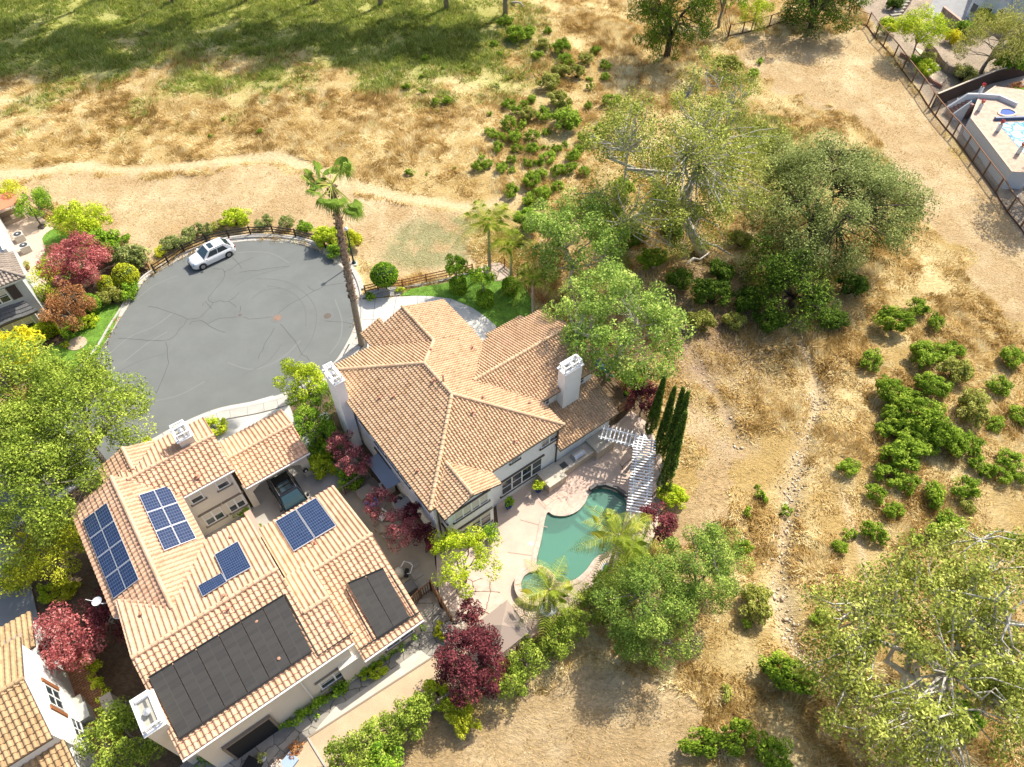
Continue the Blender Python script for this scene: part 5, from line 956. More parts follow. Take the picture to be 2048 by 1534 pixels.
tree('plum_tree', 'large dark plum tree below the patio umbrella', (946,1326), 2.6, 2.35, 2.0, 'plum', 81, n=80, cr=.21, leaves=170, size=.075, tr=.14, gap=.08)
tree('plum_tree', 'small red-brown plum left of the patio umbrella', (940,1222), 2.6, .8, .85, 'plum', 82, n=18, cr=.34, leaves=90, size=.07, tr=.05)
tree('plum_tree', 'dark plum beside the palm at the lower end of the pergola', (1318,1045), 2.4, 1.35, 1.5, 'plum', 83, n=34, cr=.3, leaves=130, size=.075, tr=.08)
tree('plum_tree', 'dark plum tree left of the cypresses', (1288,800), 2.2, 1.35, 1.5, 'plum', 84, n=34, cr=.3, leaves=120, size=.085, tr=.08)
bush(1345,990,24,'lime shrub at the foot of the cypresses','lime','patio shrubs'); bush(905,1238,22,'wispy grey twiggy shrub by the side gate','twig','patio shrubs'); bush(886,1258,14,'small yellow-green plant by the side gate','yel','patio shrubs')
bush(1262,760,18,'fern-like green shrub under the young sycamore','green','patio shrubs'); bush(880,1385,26,'thin lime shrub beside the dark plum tree','lime','patio shrubs'); bush(925,1425,30,'mossy yellow-green shrub below the dark plum tree','yel','patio shrubs')
for i, (x, y, R_, l) in enumerate([(1052,1315,1.35,'first from the umbrella'),(1105,1280,1.2,'second from the umbrella'),(1140,1245,1.15,'third from the umbrella'),(1185,1215,1.3,'middle of the row'),(1215,1175,1.3,'third from the upper end'),(1252,1148,1.2,'second from the upper end'),(1262,1105,1.0,'at the upper end by the palm'),(1020,1360,1.1,'at the lower end beside the dark plum')]):
    tree('hedge_shrub', 'yellow-green hedge shrub along the pool fence, ' + l, (x, y), 1.6, R_, 1.3, 'street', 90 + i, n=26, cr=.33, leaves=110, size=.075, tr=.06, gap=.06, group='hedge along the pool fence', cat='hedge shrub', lo=-.8)
for i, (x, y, R_, l) in enumerate([(690,1515,1.1,'leftmost'),(735,1490,1.35,'second from the left'),(775,1462,1.25,'in the middle'),(815,1435,1.2,'second from the right'),(842,1415,.9,'rightmost'),(770,1515,1.0,'outside the fence, greener')]):
    tree('hedge_shrub', 'clumpy lime hedge shrub along the bottom fence, ' + l, (x, y), 1.7, R_, 1.3, 'street' if i < 5 else 'green', 110 + i, n=24, cr=.34, leaves=110, size=.075, tr=.06, group='hedge along the bottom fence', cat='hedge shrub', lo=-.8)
tree('garden_tree', 'pale green tree at the bottom edge beside the brick path', (252,1475), 3.2, 2.3, 1.9, 'street', 120, n=46, cr=.26, leaves=160, size=.08, tr=.1)
def hedge(P, h, w, label, leaf, seed, name='climbing_hedge', dens=26):
    r = np.random.default_rng(seed); PW = WL(P); L = sum(math.dist(a, b) for a, b in zip(PW[:-1], PW[1:])); n = int(L * dens / 2); C = []; o = PW[0]
    for _ in range(n):
        s_ = r.random() * (len(PW) - 1); i = int(s_); f_ = s_ - i; a, b = PW[i], PW[min(i + 1, len(PW) - 1)]; C.append([a[0] + (b[0] - a[0]) * f_ + r.normal(0, w * .4) - o[0], a[1] + (b[1] - a[1]) * f_ + r.normal(0, w * .4) - o[1], r.uniform(.1, h)])
    V, F, t = leafcloud(np.array(C), np.full(n, .22), 34, .07, r, 1, .5); V[:, 2] = np.maximum(V[:, 2], .0); ob = npmesh(name, V, F, [LEAF[leaf]], t); ob.location = (*o, 0.05); return tag(ob, label, 'hedge')
hedge([(567,1452),(600,1438),(640,1408),(672,1388),(715,1358)], .9, .55, 'low green hedge along the garden wall of the solar house', 'green', 1)
hedge([(705,1352),(735,1338),(752,1325),(790,1300),(845,1262)], .9, .45, 'low hedge under the single-storey windows of the solar house', 'green', 2)
bush(748,1338,18,'lime shrub standing proud of the low wall hedge','lime','wall shrubs of the solar house'); bush(628,1392,10,'young climbing plant by the downpipe','green','wall shrubs of the solar house')
hedge([(165,1305),(190,1340),(212,1385),(232,1440),(240,1480)], .8, .5, 'feathery green hedge between the brick path and the solar house', 'lime', 3)
hedge([(400,1530),(430,1512),(455,1500)], .9, .5, 'green shrubbery at the bottom beside the solar house wall', 'green', 4); hedge([(455,1065),(470,1055)], .5, .3, 'small green planting under the courtyard windows', 'green', 5); hedge([(478,1035),(500,1020)], .6, .3, 'small green planting at the courtyard corner', 'green', 6)
# ---------------------------------------------------------------- cypresses
for i, (bx, by, tx, ty, rr, l) in enumerate([(1299,866,1328,760,.72,'leftmost, furthest back'),(1317,905,1345,778,.72,'second from the left'),(1332,926,1359,777,.68,'third from the left'),(1339,948,1369,774,.68,'tallest, at the right'),(1322,992,1373,812,.85,'nearest the pool, foremost')]):
    H_ = hgt((bx, by), (tx, ty)); H_ = min(max(H_, 5), 9); r = np.random.default_rng(200 + i); n = 460; z = r.random(n) ** .8 * H_; prof = rr * .8 * np.clip(1.02 - z / H_, 0, 1) ** .75 * (1 - .5 * np.exp(-z / .4)); a = r.uniform(0, 6.28, n); C = np.stack([np.cos(a) * prof * .8, np.sin(a) * prof * .8, z + .2], -1)
    X, Y = W(bx, by); tx_, ty_ = W(tx, ty, H_); T = thing('cypress_tree', 'narrow dark Italian cypress by the pergola, ' + l, 'cypress', (X, Y, 0), 0, 'cypresses beside the pergola'); lean = np.array([tx_ - X, ty_ - Y]) / H_ * .6; C[:, :2] += lean * C[:, 2:3]
    V, F, t = leafcloud(C, np.full(n, .13), 26, .075, r, 2.0, .1, .35, -.75, .4, .12); npmesh('crown', V, F, [LEAF['cyp']], t, parent=T); b = MB(); b.tube([(0, 0, -.1), (lean[0] * H_ * .9, lean[1] * H_ * .9, H_ * .9)], [.12, .02], 6); b.build('trunk', BARKD, T)
# ---------------------------------------------------------------- palms
def feather_palm(base, top, label, nf=16, fl=2.2, seed=0, tr=.13, leaf='palm'):
    r = np.random.default_rng(seed); X, Y = W(*base); H_ = hgt(base, top); H_ = min(max(H_, 1.8), 9); tx, ty = W(*top, H_); dx, dy = tx - X, ty - Y; z0 = 0 if abs(X) < 1 or X < 30 else gz(X, Y)
    T = thing('feather_palm', label, 'palm tree', (X, Y, z0)); b = MB(); k = 9
    b.tube([(dx * (i / k), dy * (i / k), -.1 + (H_ + .1) * i / k) for i in range(k + 1)], [tr * (1.35 - .5 * i / k) * (1.06 if i % 2 else .96) for i in range(k + 1)], 10); b.tube([(dx, dy, H_ - .5), (dx, dy, H_ + .25)], [tr * .8, tr * .5], 8); b.build('trunk', mat('palm_ring_bark', (.40,.34,.27), .9, var=.35, scale=6), T)
    for f in range(nf):
        a = f * 2.399 + r.normal(0, .15); el = r.uniform(-.05, 1.0) if f > 2 else 1.3; L = fl * 1.22 * r.uniform(.8, 1.1); V = []; F = []; m = 26; pts = []
        for i in range(m + 1):
            s_ = i / m; rad = L * (s_ * math.cos(el) * .9 + .18 * s_ ** 1.5); zz = L * (math.sin(el) * s_ * .85 - (.75 - .25 * el) * s_ ** 2.4); pts.append(Vector((dx + math.cos(a) * rad, dy + math.sin(a) * rad, H_ + zz)))
        mb = MB(); mb.tube(pts[::4] + [pts[-1]], [.022 * (1 - i / 8) + .004 for i in range(len(pts[::4]) + 1)], 3, cap=False, tint=.8)
        for i in range(2, m + 1):
            s_ = i / m; d = (pts[i] - pts[i - 1]).normalized(); sd_ = d.cross(Vector((0, 0, 1))).normalized(); ll = L * .30 * math.sin(math.pi * min(1, s_ * .86 + .12)) * r.uniform(.85, 1.1)
            for sg in (-1, 1):
                tip = pts[i] + sd_ * sg * ll * .8 + d * ll * .5 + Vector((0, 0, -ll * .42)); mid = pts[i] + sd_ * sg * ll * .4 + d * ll * .2 + Vector((0, 0, .02)); w = d * .02
                mb.add([pts[i] - w, pts[i] + w, mid + w, tip, mid - w], [(0, 1, 2, 3, 4)], tint=float(np.clip(r.normal(.45 + .3 * (f % 3 == 0), .15), 0, 1)))
        mb.build('frond', LEAF[leaf], T)
    return T
feather_palm((979.5,541),(977,445),'tallest feather palm, on the round flagstone path behind the lawn', 18, 3.2, 1, .14)
feather_palm((1022,563),(1022,492),'feather palm rising from the rightmost drum hedge', 16, 2.7, 2, .12)
feather_palm((1066,626),(1065,558),'slim feather palm at the lawn edge beside the villa roof', 15, 2.2, 3, .11)
feather_palm((1217,1141),(1238,1072),'feather palm leaning over the lower end of the pergola', 17, 2.7, 4, .12)
feather_palm((1098,1225),(1100,1181),'feather palm beside the round spa', 16, 2.4, 5, .12)
def fan_palm(base, top, label, seed=3):
    r = np.random.default_rng(seed); X, Y = W(*base); H_ = hgt(base, top); H_ = min(H_, 17.); tx, ty = W(*top, H_); dx, dy = tx - X, ty - Y; T = thing('fan_palm', label, 'palm tree', (X, Y, 0)); b = MB(); k = 22
    P = [Vector((dx * (i / k) ** 1.15, dy * (i / k) ** 1.15, -.1 + (H_ + .1) * i / k)) for i in range(k + 1)]; b.tube(P, [.30 - .06 * i / k for i in range(k + 1)], 12); b.build('trunk', mat('smooth_palm_trunk', (.33,.26,.19), .9, var=.3, scale=5), T)
    b = MB()
    for j in range(620):
        s_ = r.uniform(.33, .99); q = s_ * k; i = min(int(q), k - 1); c = P[i].lerp(P[i + 1], q - i); a = r.uniform(0, 6.28); o = Vector((math.cos(a), math.sin(a), 0)); R0 = .24 + .06 * s_; p0 = c + o * R0 * .7; tip = c + o * (R0 + r.uniform(.04, .17)) + Vector((0, 0, r.uniform(.0, .30))); sd_ = o.cross(Vector((0, 0, 1))) * .06
        b.add([p0 - sd_, p0 + sd_, tip + sd_ * .6, tip - sd_ * .6, p0 + Vector((0, 0, .12))], [(0, 1, 2, 3), (3, 2, 4)], tint=float(r.random()))
    b.build('trunk_boots', tintmat('boots', (.10,.055,.035), (.30,.18,.11), .95, 0, c2=(.48,.33,.22)), T)
    for f in range(26):
        a = f * 2.399; el = -.75 + 2.1 * ((f * 7) % 30) / 30; el += r.normal(0, .1); pl = r.uniform(1.5, 2.3); o = Vector((math.cos(a) * math.cos(el), math.sin(a) * math.cos(el), math.sin(el))); c0 = Vector((dx, dy, H_ + .1)); c1 = c0 + o * pl + Vector((0, 0, -.12 * pl * pl)); mb = MB(); mb.tube([c0, (c0 + c1) / 2 + Vector((0, 0, .06)), c1], [.035, .028, .02], 4, cap=False, tint=.9)
        side = o.cross(Vector((0, 0, 1))).normalized(); up = side.cross(o).normalized(); fr = r.uniform(.85, 1.15); tb = float(np.clip(r.normal(.4, .2), 0, 1)); n = 22
        for i in range(n):
            th = -1.9 + 3.8 * i / (n - 1); d = o * math.cos(th) + side * math.sin(th); w = (o * -math.sin(th) + side * math.cos(th)) * .055; L = fr * (1 - .16 * abs(th)); m1 = c1 + d * L * .6 + up * .05; tip = c1 + d * L * 1.0 + Vector((0, 0, -L * r.uniform(.35, .65)))
            mb.add([c1, m1 - w, tip, m1 + w], [(0, 1, 2, 3)], tint=float(np.clip(tb + r.normal(0, .12), 0, 1)))
        mb.build('frond', LEAF['fan'], T)
fan_palm((724,690),(664,372),'very tall fan palm with a shaggy trunk leaning beside the cul-de-sac')
# ---------------------------------------------------------------- top right garden
tree('lime_tree', 'vivid lime-green tree inside the long fence', (1842,58), 3.8, 3.4, 2.3, 'lime', 130, base=(1826,112), n=44, cr=.28, leaves=120, size=.15, tr=.12)
tree('willow_tree', 'large silvery willow-like tree at the top right corner', (1998,78), 4.5, 4.2, 3.8, 'willow', 131, n=70, cr=.24, leaves=130, size=.2, tr=.25, droop=.5, aspect=.3)
bush(2020,128,34,'dark green bush below the silvery tree','green','garden bushes top right'); bush(1962,45,22,'yellow-green bush beside the bay window','yel','garden bushes top right'); bush(1772,58,18,'lime shrub on the fence, upper one','lime','garden bushes top right')
bush(1849,142,17,'lime shrub leaning on the fence, lower one','lime','garden bushes top right'); bush(1830,122,12,'dark green shrub under the lime tree','green','garden bushes top right'); bush(1852,122,14,'grey-green shrub beside the curved path','willow','garden bushes top right')
bush(1905,78,14,'yellow flowering shrub along the terrace wall','yellowf','garden bushes top right'); bush(1925,150,20,'low sage shrub behind the dark board fence','willow','garden bushes top right'); bush(1930,65,18,'dark bush on the terrace bank','green','garden bushes top right')
bush(1790,8,16,'dark green bush by the stone steps','darkoak','garden bushes top right'); bush(2040,190,16,'bright green shrub beside the small blue spa','green','garden bushes top right'); bush(2030,178,12,'orange-flowered shrub below the dark fence','rust','garden bushes top right')
# ================================================================ pool
POOLT = thing('swimming_pool', 'freeform teal swimming pool beside the villa', 'pool', (*W(1150,1080), 0)); px0, py0 = W(1150,1080)
loc = lambda P: [(a - px0, b - py0) for a, b in P]
BASIN = mat('teal_plaster', (.17,.38,.31), .6, var=.1, scale=.5)
b = MB(); sheet('', loc(POOL), -1.15, BASIN, mb=b); n = len(POOL); Q = loc(POOL)
b.add([(p[0], p[1], .02) for p in Q] + [(p[0], p[1], -1.15) for p in Q], [(i, (i + 1) % n, n + (i + 1) % n, n + i) for i in range(n)]); b.build('basin', BASIN, POOLT)
WATER = bpy.data.materials.new('pool_water'); WATER.use_nodes = True; wn = WATER.node_tree.nodes; wl = WATER.node_tree.links; wn.remove(wn['Principled BSDF'])
tr = wn.new('ShaderNodeBsdfTransparent'); tr.inputs[0].default_value = (.62,.88,.80,1); gl = wn.new('ShaderNodeBsdfGlossy'); gl.inputs['Roughness'].default_value = .04; df = wn.new('ShaderNodeBsdfDiffuse'); df.inputs[0].default_value = (.17,.36,.28,1)
fr = wn.new('ShaderNodeFresnel'); fr.inputs[0].default_value = 1.33; m1 = wn.new('ShaderNodeMixShader'); m1.inputs[0].default_value = .5; wl.new(tr.outputs[0], m1.inputs[1]); wl.new(df.outputs[0], m1.inputs[2])
m2 = wn.new('ShaderNodeMixShader'); wl.new(fr.outputs[0], m2.inputs[0]); wl.new(m1.outputs[0], m2.inputs[1]); wl.new(gl.outputs[0], m2.inputs[2]); wl.new(m2.outputs[0], wn['Material Output'].inputs[0])
tc = wn.new('ShaderNodeTexCoord'); nz = wn.new('ShaderNodeTexNoise'); nz.inputs['Scale'].default_value = 3; wl.new(tc.outputs['Object'], nz.inputs[0]); bp = wn.new('ShaderNodeBump'); bp.inputs['Strength'].default_value = .12; bp.inputs['Distance'].default_value = .05; wl.new(nz.outputs[0], bp.inputs['Height']); wl.new(bp.outputs[0], gl.inputs['Normal'])
b = MB(); sheet('', loc(POOL), -.10, WATER, mb=b); b.build('water', WATER, POOLT)
b = MB(); PC = loc(POOL) if sum(POOL[i][0] * POOL[(i + 1) % n][1] - POOL[(i + 1) % n][0] * POOL[i][1] for i in range(n)) < 0 else loc(POOL)[::-1]; bandbox(b, PC, -.02, .34, -.05, .09, True); b.build('coping', stonemat('coping_stone', (.66,.51,.43), (.60,.46,.38), (.40,.29,.22), 1.9, .02), POOLT)
b = MB()                                                          # curved entry steps under water at the far end
sc = loc([W(1225,985)])[0]
for i in range(4):
    pts = [(sc[0] + math.cos(a) * (1.9 + i * .5), sc[1] + math.sin(a) * (1.5 + i * .5)) for a in np.linspace(math.radians(195), math.radians(300), 12)]
    bandbox(b, pts, -.25, .25, -1.1, -.22 - i * .2)
b.build('entry_steps', mat('step_plaster', (.30,.50,.42), .6), POOLT)
b = MB(); w = loc(WL([(1180,984),(1192,976),(1210,974),(1231,981),(1253,997)])); bandbox(b, w, -.05, .22, -.1, .42); b.build('raised_wall', mat('dark_pool_tile', (.10,.09,.09), .4), POOLT)
b = MB(); b.tube([(*loc([W(1113,1138)])[0], -.06), (*loc([W(1131,1148)])[0], -.05)], .03, 5); b.build('cleaner_hose', mat('blue_hose', (.05,.15,.35), .4), POOLT)
b = MB(); c_ = loc([W(1062,1088)])[0]; b.lathe((*c_, .04), [(.16, 0), (.16, .02), (.02, .025)], 14); b.build('skimmer_lid', WHITE, POOLT)
sx, sy = SPA_C; SP = thing('spa', 'round raised spa with a pinkish stone rim beside the pool', 'spa', (sx, sy, 0)); b = MB(); k = 28
prof = [(1.46, -.05), (1.46, .36), (1.50, .38), (1.50, .46), (1.02, .46), (1.02, -.5), (.02, -.5)]
vs = [(r_ * math.cos(2 * math.pi * j / k), r_ * math.sin(2 * math.pi * j / k), z) for r_, z in prof for j in range(k)]; b.add(vs, [(i * k + j, i * k + (j + 1) % k, (i + 1) * k + (j + 1) % k, (i + 1) * k + j) for i in range(len(prof) - 1) for j in range(k)]); b.build('rim', stonemat('coping_stone', (1,1,1), (1,1,1), (1,1,1), 1), SP)
b = MB(); b.add([(1.03 * math.cos(2 * math.pi * j / k), 1.03 * math.sin(2 * math.pi * j / k), .30) for j in range(k)], [tuple(range(k))]); b.build('water', WATER, SP)

# ================================================================ pergola, kitchen, umbrella
WP = mat('white_timber', (.78,.79,.80), .6)
A_ = W(1206,864,2.7); B_ = W(1285,884,2.7); C_ = W(1290,880,2.7); D_ = W(1276,1030,2.7)
PG = thing('pergola', 'white slatted L-shaped pergola between the grill counter and the pool', 'pergola', (*B_, 0)); ol = lambda p, z: (p[0] - B_[0], p[1] - B_[1], z)
def arm(a, b_, halfw, step, ext, nm):
    dx, dy = b_[0] - a[0], b_[1] - a[1]; L = math.hypot(dx, dy); dx, dy = dx / L, dy / L; nx, ny = -dy, dx
    for k_ in (-1, 1):
        m = MB(); o = halfw * .62 * k_; m.bar(ol((a[0] + nx * o - dx * .3, a[1] + ny * o - dy * .3), 2.6), ol((b_[0] + nx * o + dx * .3, b_[1] + ny * o + dy * .3), 2.6), .09, .2); m.build('beam', WP, PG)
    for i in range(int(L / step) + 1):
        t = i * step; m = MB(); m.bar(ol((a[0] + dx * t - nx * halfw, a[1] + dy * t - ny * halfw), 2.76), ol((a[0] + dx * t + nx * halfw, a[1] + dy * t + ny * halfw), 2.74), .085, .07); m.build('rafter', WP, PG)
arm(A_, B_, .75, .31, 0, 1); arm(C_, D_, .85, .255, 0, 2)
for p in (W(1213,896), W(1281,909), W(1256,1090), W(1288,1075), W(1262,1000)):
    m = MB(); m.box(p[0] - B_[0] - .1, p[1] - B_[1] - .1, 0, p[0] - B_[0] + .1, p[1] - B_[1] + .1, 2.55); m.build('post', WP, PG)
m = MB(); q = W(1278,925); m.box(q[0] - B_[0] - .3, q[1] - B_[1] - .3, 0, q[0] - B_[0] + .3, q[1] - B_[1] + .3, .9); m.build('plinth', STC, PG)
def hbox(mb, o, u0, v0, u1, v1, z0, z1): mb.prism([(XY(a, b_)[0] - o[0], XY(a, b_)[1] - o[1]) for a, b_ in ((u0, v0), (u1, v0), (u1, v1), (u0, v1))], z0, z1)
ko = XY(21, 21.5); KI = thing('outdoor_kitchen', 'long tan stone grill counter along the villa wall', 'grill counter', (*ko, 0)); TAN = stonemat('tan_stone_blocks', (.50,.42,.32), (.58,.49,.38), (.36,.29,.21), 1.4, .01, brick=True); TOP = mat('stone_counter', (.56,.50,.40), .6, var=.12, scale=4)
for u0, v0, u1, v1, h in ((19.1,20.55,20.75,22.1,.95),(20.75,21.0,24.05,22.1,.85),(24.05,20.65,25.85,22.1,1.1)):
    m = MB(); hbox(m, ko, u0, v0, u1, v1, 0, h); m.build('counter_base', TAN, KI); m = MB(); hbox(m, ko, u0 - .04, v0 - .04, u1 + .04, v1, h + .002, h + .07); m.build('countertop', TOP, KI)
m = MB(); hbox(m, ko, 20.95, 21.2, 21.45, 21.7, .93, .95); m.build('sink', mat('dark_sink', (.10,.11,.12), .3, .6), KI); STEEL = mat('brushed_steel', (.62,.64,.66), .3, .9)
m = MB(); hbox(m, ko, 21.5, 21.15, 22.0, 21.75, .93, .98); hbox(m, ko, 23.4, 21.05, 23.95, 21.07, .2, .75); m.build('side_burner', STEEL, KI)
go = XY(22.7, 21.5); GR = thing('gas_grill', 'stainless steel grill with rounded hood set in the counter', 'grill', (*go, .93), math.pi / 2 - AZ); m = MB(); m.box(-.55, -.38, 0, .55, .3, .12); m.build('grill_body', STEEL, GR)
m = MB(); pr = [(-.36, .12), (-.33, .30), (-.18, .42), (.05, .44), (.24, .34), (.3, .12)]; k = len(pr); m.add([(x, y, z) for x in (-.52, .52) for y, z in pr], [(i, i + 1, k + i + 1, k + i) for i in range(k - 1)] + [tuple(range(k))[::-1], tuple(range(k, 2 * k))]); m.build('hood', STEEL, GR, sm=False); m = MB(); m.tube([(-.4, -.44, .3), (.4, -.44, .3)], .02, 6); m.build('handle', FASC, GR)
ux, uy = W(1003.6,1250,3.05); UM = thing('patio_umbrella', 'large square taupe umbrella partly covered by the dark plum tree', 'umbrella', (ux, uy, 0)); TAUPE = mat('taupe_canvas', (.33,.26,.21), .9)
cn = [W(1014.5,1199.5,2.5), W(1062,1261,2.5)]; e1 = (cn[0][0] - ux, cn[0][1] - uy); e2_ = (cn[1][0] - ux, cn[1][1] - uy); cor = [e1, e2_, (-e1[0], -e1[1]), (-e2_[0], -e2_[1])]
m = MB(); m.add([(0, 0, 3.05)] + [(*c, 2.5) for c in cor] + [(*c, 2.36) for c in cor], [(0, 2, 1), (0, 3, 2), (0, 4, 3), (0, 1, 4)] + [(1 + i, 1 + (i + 1) % 4, 5 + (i + 1) % 4, 5 + i) for i in range(4)]); m.build('canopy', TAUPE, UM)
for c in cor: m = MB(); m.bar((0, 0, 2.98), (c[0] * .97, c[1] * .97, 2.46), .035); m.build('rib', FASC, UM)
m = MB(); m.tube([(0, 0, 0), (0, 0, 3.0)], .04, 8); m.build('pole', FASC, UM); m = MB(); m.box(-.4, -.4, 0, .4, .4, .1); m.build('base', mat('umbrella_base', (.15,.14,.13), .7), UM)
# potted plants
BLUE = mat('blue_glaze', (.015,.04,.22), .2, spec=.6); TERRA = mat('terracotta', (.42,.17,.08), .8)
def pot(px, label, R_=.27, h=.45, m_=BLUE, leaf='lime', ph=.9, pr_=.42, seed=1, z=0, n=12, name='potted_plant', group=None):
    x, y = W(*px); T = thing(name, label, 'potted plant', (x, y, z), 0, group); m = MB(); m.lathe((0, 0, .04), [(R_ * .62, 0), (R_ * .95, h * .5), (R_, h * .92), (R_ * 1.1, h * .94), (R_ * 1.1, h), (R_ * .85, h), (R_ * .8, h - .06)], 16); m.build('pot', m_, T)
    r = np.random.default_rng(seed); C = crown_centres((0, 0, h + ph * .5), pr_, ph * .5, n, r, -.6); V, F, t = leafcloud(C, np.full(n, pr_ * .45), 40, .07, r, 1, .5); npmesh('foliage', V, F, [LEAF[leaf]], t, parent=T); m = MB(); m.tube([(0, 0, h - .1), (0, 0, h + ph * .5)], .025, 5); m.build('stem', BARKD, T); return T
pot((1076,983), 'lime plant in a cobalt blue pot beside the grill counter', seed=2); pot((1017,1016), 'leafy plant in a cobalt blue pot against the villa wall', seed=3, ph=1.2, pr_=.35, leaf='green'); pot((983,1078), 'citrus in a blue pot at the corner of the villa bay', seed=4, ph=1.2, pr_=.6, n=20, leaf='green')
pot((1096,1222), 'blue-and-white planter bowl around the palm base', .55, .4, mat('patterned_glaze', (.45,.50,.58), .3, var=.6, scale=14), 'green', .3, .3, 5, n=4); pot((1215,1143), 'patterned planter bowl at the foot of the leaning palm', .45, .4, mat('patterned_glaze', (.45,.50,.58), .3), 'green', .4, .4, 6, n=6)
pot((1085,1247), 'small pot of green leaves at the pool fence', .2, .35, BLUE, 'green', .4, .28, 7, n=5); pot((520,1058), 'terracotta pot in the courtyard', .2, .3, TERRA, 'green', .4, .25, 8, n=5); pot((1251,792), 'small dark potted plant at the fence corner', .2, .3, mat('black_pot', (.02,.02,.02), .5), 'green', .3, .25, 9, n=4)
x, y = W(1212,745); m = MB(); m.tube([(x - .7, y + .9, .35), (x - .2, y + .2, .4), (x + .5, y - .7, .25)], [.32, .3, .1], 8); o = m.build('blue_tarp', mat('blue_tarp', (.02,.09,.42), .45, bump=.6, bscale=6), origin=(x, y, 0)); tag(o, 'rolled blue tarp lying between the villa and the side fence', 'tarp')

# ================================================================ fences
def rail_fence(P, label, m_, ph=1.15, rails=(.35,.68,1.0), pw=.12, name='rail_fence', z=None, cat='fence', board=None, rw=.09, rh=.05, mesh=None, toprail=False):
    PW = WL(P); o = PW[0]; Z = [0 if z is not None else gz(*p) for p in PW]; T = thing(name, label, cat, (*o, Z[0])); q = [(p[0] - o[0], p[1] - o[1], zz - Z[0]) for p, zz in zip(PW, Z)]
    for a in q: m = MB(); m.box(a[0] - pw / 2, a[1] - pw / 2, a[2] - .2, a[0] + pw / 2, a[1] + pw / 2, a[2] + ph); m.build('post', m_, T)
    for h in rails:
        m = MB()
        for a, c in zip(q[:-1], q[1:]): m.bar((a[0], a[1], a[2] + h), (c[0], c[1], c[2] + h), rh if not toprail or h < ph - .2 else .14, rw if not toprail or h < ph - .2 else .05)
        m.build('rail', m_, T)
    if board:
        m = MB()
        for a, c in zip(q[:-1], q[1:]):
            d = math.dist(a, c); k = max(1, int(d / .16)); 
            for i in range(k):
                t0, t1 = (i + .05) / k, (i + .95) / k; f = lambda t, zz: (a[0] + (c[0] - a[0]) * t, a[1] + (c[1] - a[1]) * t, a[2] + (c[2] - a[2]) * t + zz)
                m.bar(f((t0 + t1) / 2, .05), f((t0 + t1) / 2, board), .02 if False else d / k * .9, .025)
        m.build('boards', m_, T)
    if mesh:
        m = MB()
        for a, c in zip(q[:-1], q[1:]):
            for h in np.arange(.15, ph - .05, .17): m.bar((a[0], a[1], a[2] + h), (c[0], c[1], c[2] + h), .012)
            d = math.dist(a, c)
            for i in range(1, int(d / .2)): t = i / int(d / .2); m.bar((a[0] + (c[0] - a[0]) * t, a[1] + (c[1] - a[1]) * t, a[2] + (c[2] - a[2]) * t + .1), (a[0] + (c[0] - a[0]) * t, a[1] + (c[1] - a[1]) * t, a[2] + (c[2] - a[2]) * t + ph - .05), .012)
        m.build('wire_mesh', mesh, T)
    return T
BLK = mat('black_rail_paint', (.025,.022,.02), .6); CED = mat('cedar_stain', (.27,.12,.05), .8, var=.25, scale=6); BRN = mat('weathered_brown', (.20,.105,.055), .85, var=.25, scale=5); GRY = mat('weathered_grey', (.30,.25,.20), .9, var=.25, scale=5); DBR = mat('dark_brown_boards', (.055,.035,.028), .9, var=.2, scale=6); WIRE = mat('fence_wire', (.18,.17,.15), .5, .5)
rail_fence([(311,546),(338,528),(370,506),(416,487),(459,477),(502,470),(547,468.5),(592,475),(631,486),(652,499)], 'black three-rail fence curving around the cul-de-sac', BLK, 1.15)
rail_fence([(731.4,586.5),(757,580),(806,574.5),(853,563.5),(900,554),(945,544)], 'reddish-brown rail fence behind the front lawn', CED, 1.1)
rail_fence([(1009,534),(1035,556),(1057,583),(1083,606),(1110,642),(1150,680),(1183,713),(1212,746),(1248,785),(1268,806)], 'reddish-brown rail fence running along the right side of the villa', CED, 1.25)
rail_fence([(1268,808),(1252,820),(1233,834)], 'brown board fence with round cut-outs joining the villa corner', BRN, 1.6, (.2,.8,1.5), board=1.5)
rail_fence([(1228,1150),(1190,1180),(1163,1206),(1123,1240),(1083,1272),(1040,1310),(1003,1345)], 'tan board fence behind the pool, half hidden by the hedge', mat('tan_boards', (.42,.26,.13), .85, var=.25, scale=5), 1.5, (.3,1.4), board=1.45)
rail_fence([(905,1395),(880,1412),(851,1436),(808,1468),(765,1499),(719,1534),(690,1560)], 'weathered grey board fence at the bottom behind the hedge', GRY, 1.5, (.3,1.4), board=1.45)
rail_fence([(820,1218),(842,1196),(864,1180)], 'short wooden gate fence between the cream house and the patio', BRN, 1.6, (.3,1.5), board=1.5)
rail_fence([(864,1180),(886,1215),(905,1250)], 'dark board fence separating the pool patio from the side path', BRN, 1.7, (.3,1.6), board=1.65)
rail_fence([(690,990),(716,972),(738,956)], 'short plank fence behind the blue cooler in the side yard', GRY, 1.3, (.3,1.2), board=1.25)
rail_fence([(852,1085),(862,1098),(868,1108)], 'small wooden gate at the villa corner', BRN, 1.8, (.3,1.6), board=1.7)
rail_fence([(55,400),(85,420),(112,432),(150,470),(200,487),(240,492),(262,505),(285,530),(300,540)], 'weathered fence behind the grey house garden', BRN, 1.0, (.3,.62,.92))
rail_fence([(1733,52),(1749,76),(1766,93),(1786,117),(1804,141),(1823,166),(1838,184),(1857,214),(1870,232),(1892,258),(1905,272),(1927,300),(1944,324),(1965,352),(1990,385),(2014,424),(2040,455),(2065,490),(2095,525)], 'long brown post-and-wire fence down the right side', BRN, 1.95, (.1,1.9), .13, mesh=WIRE, rw=.16, toprail=True)
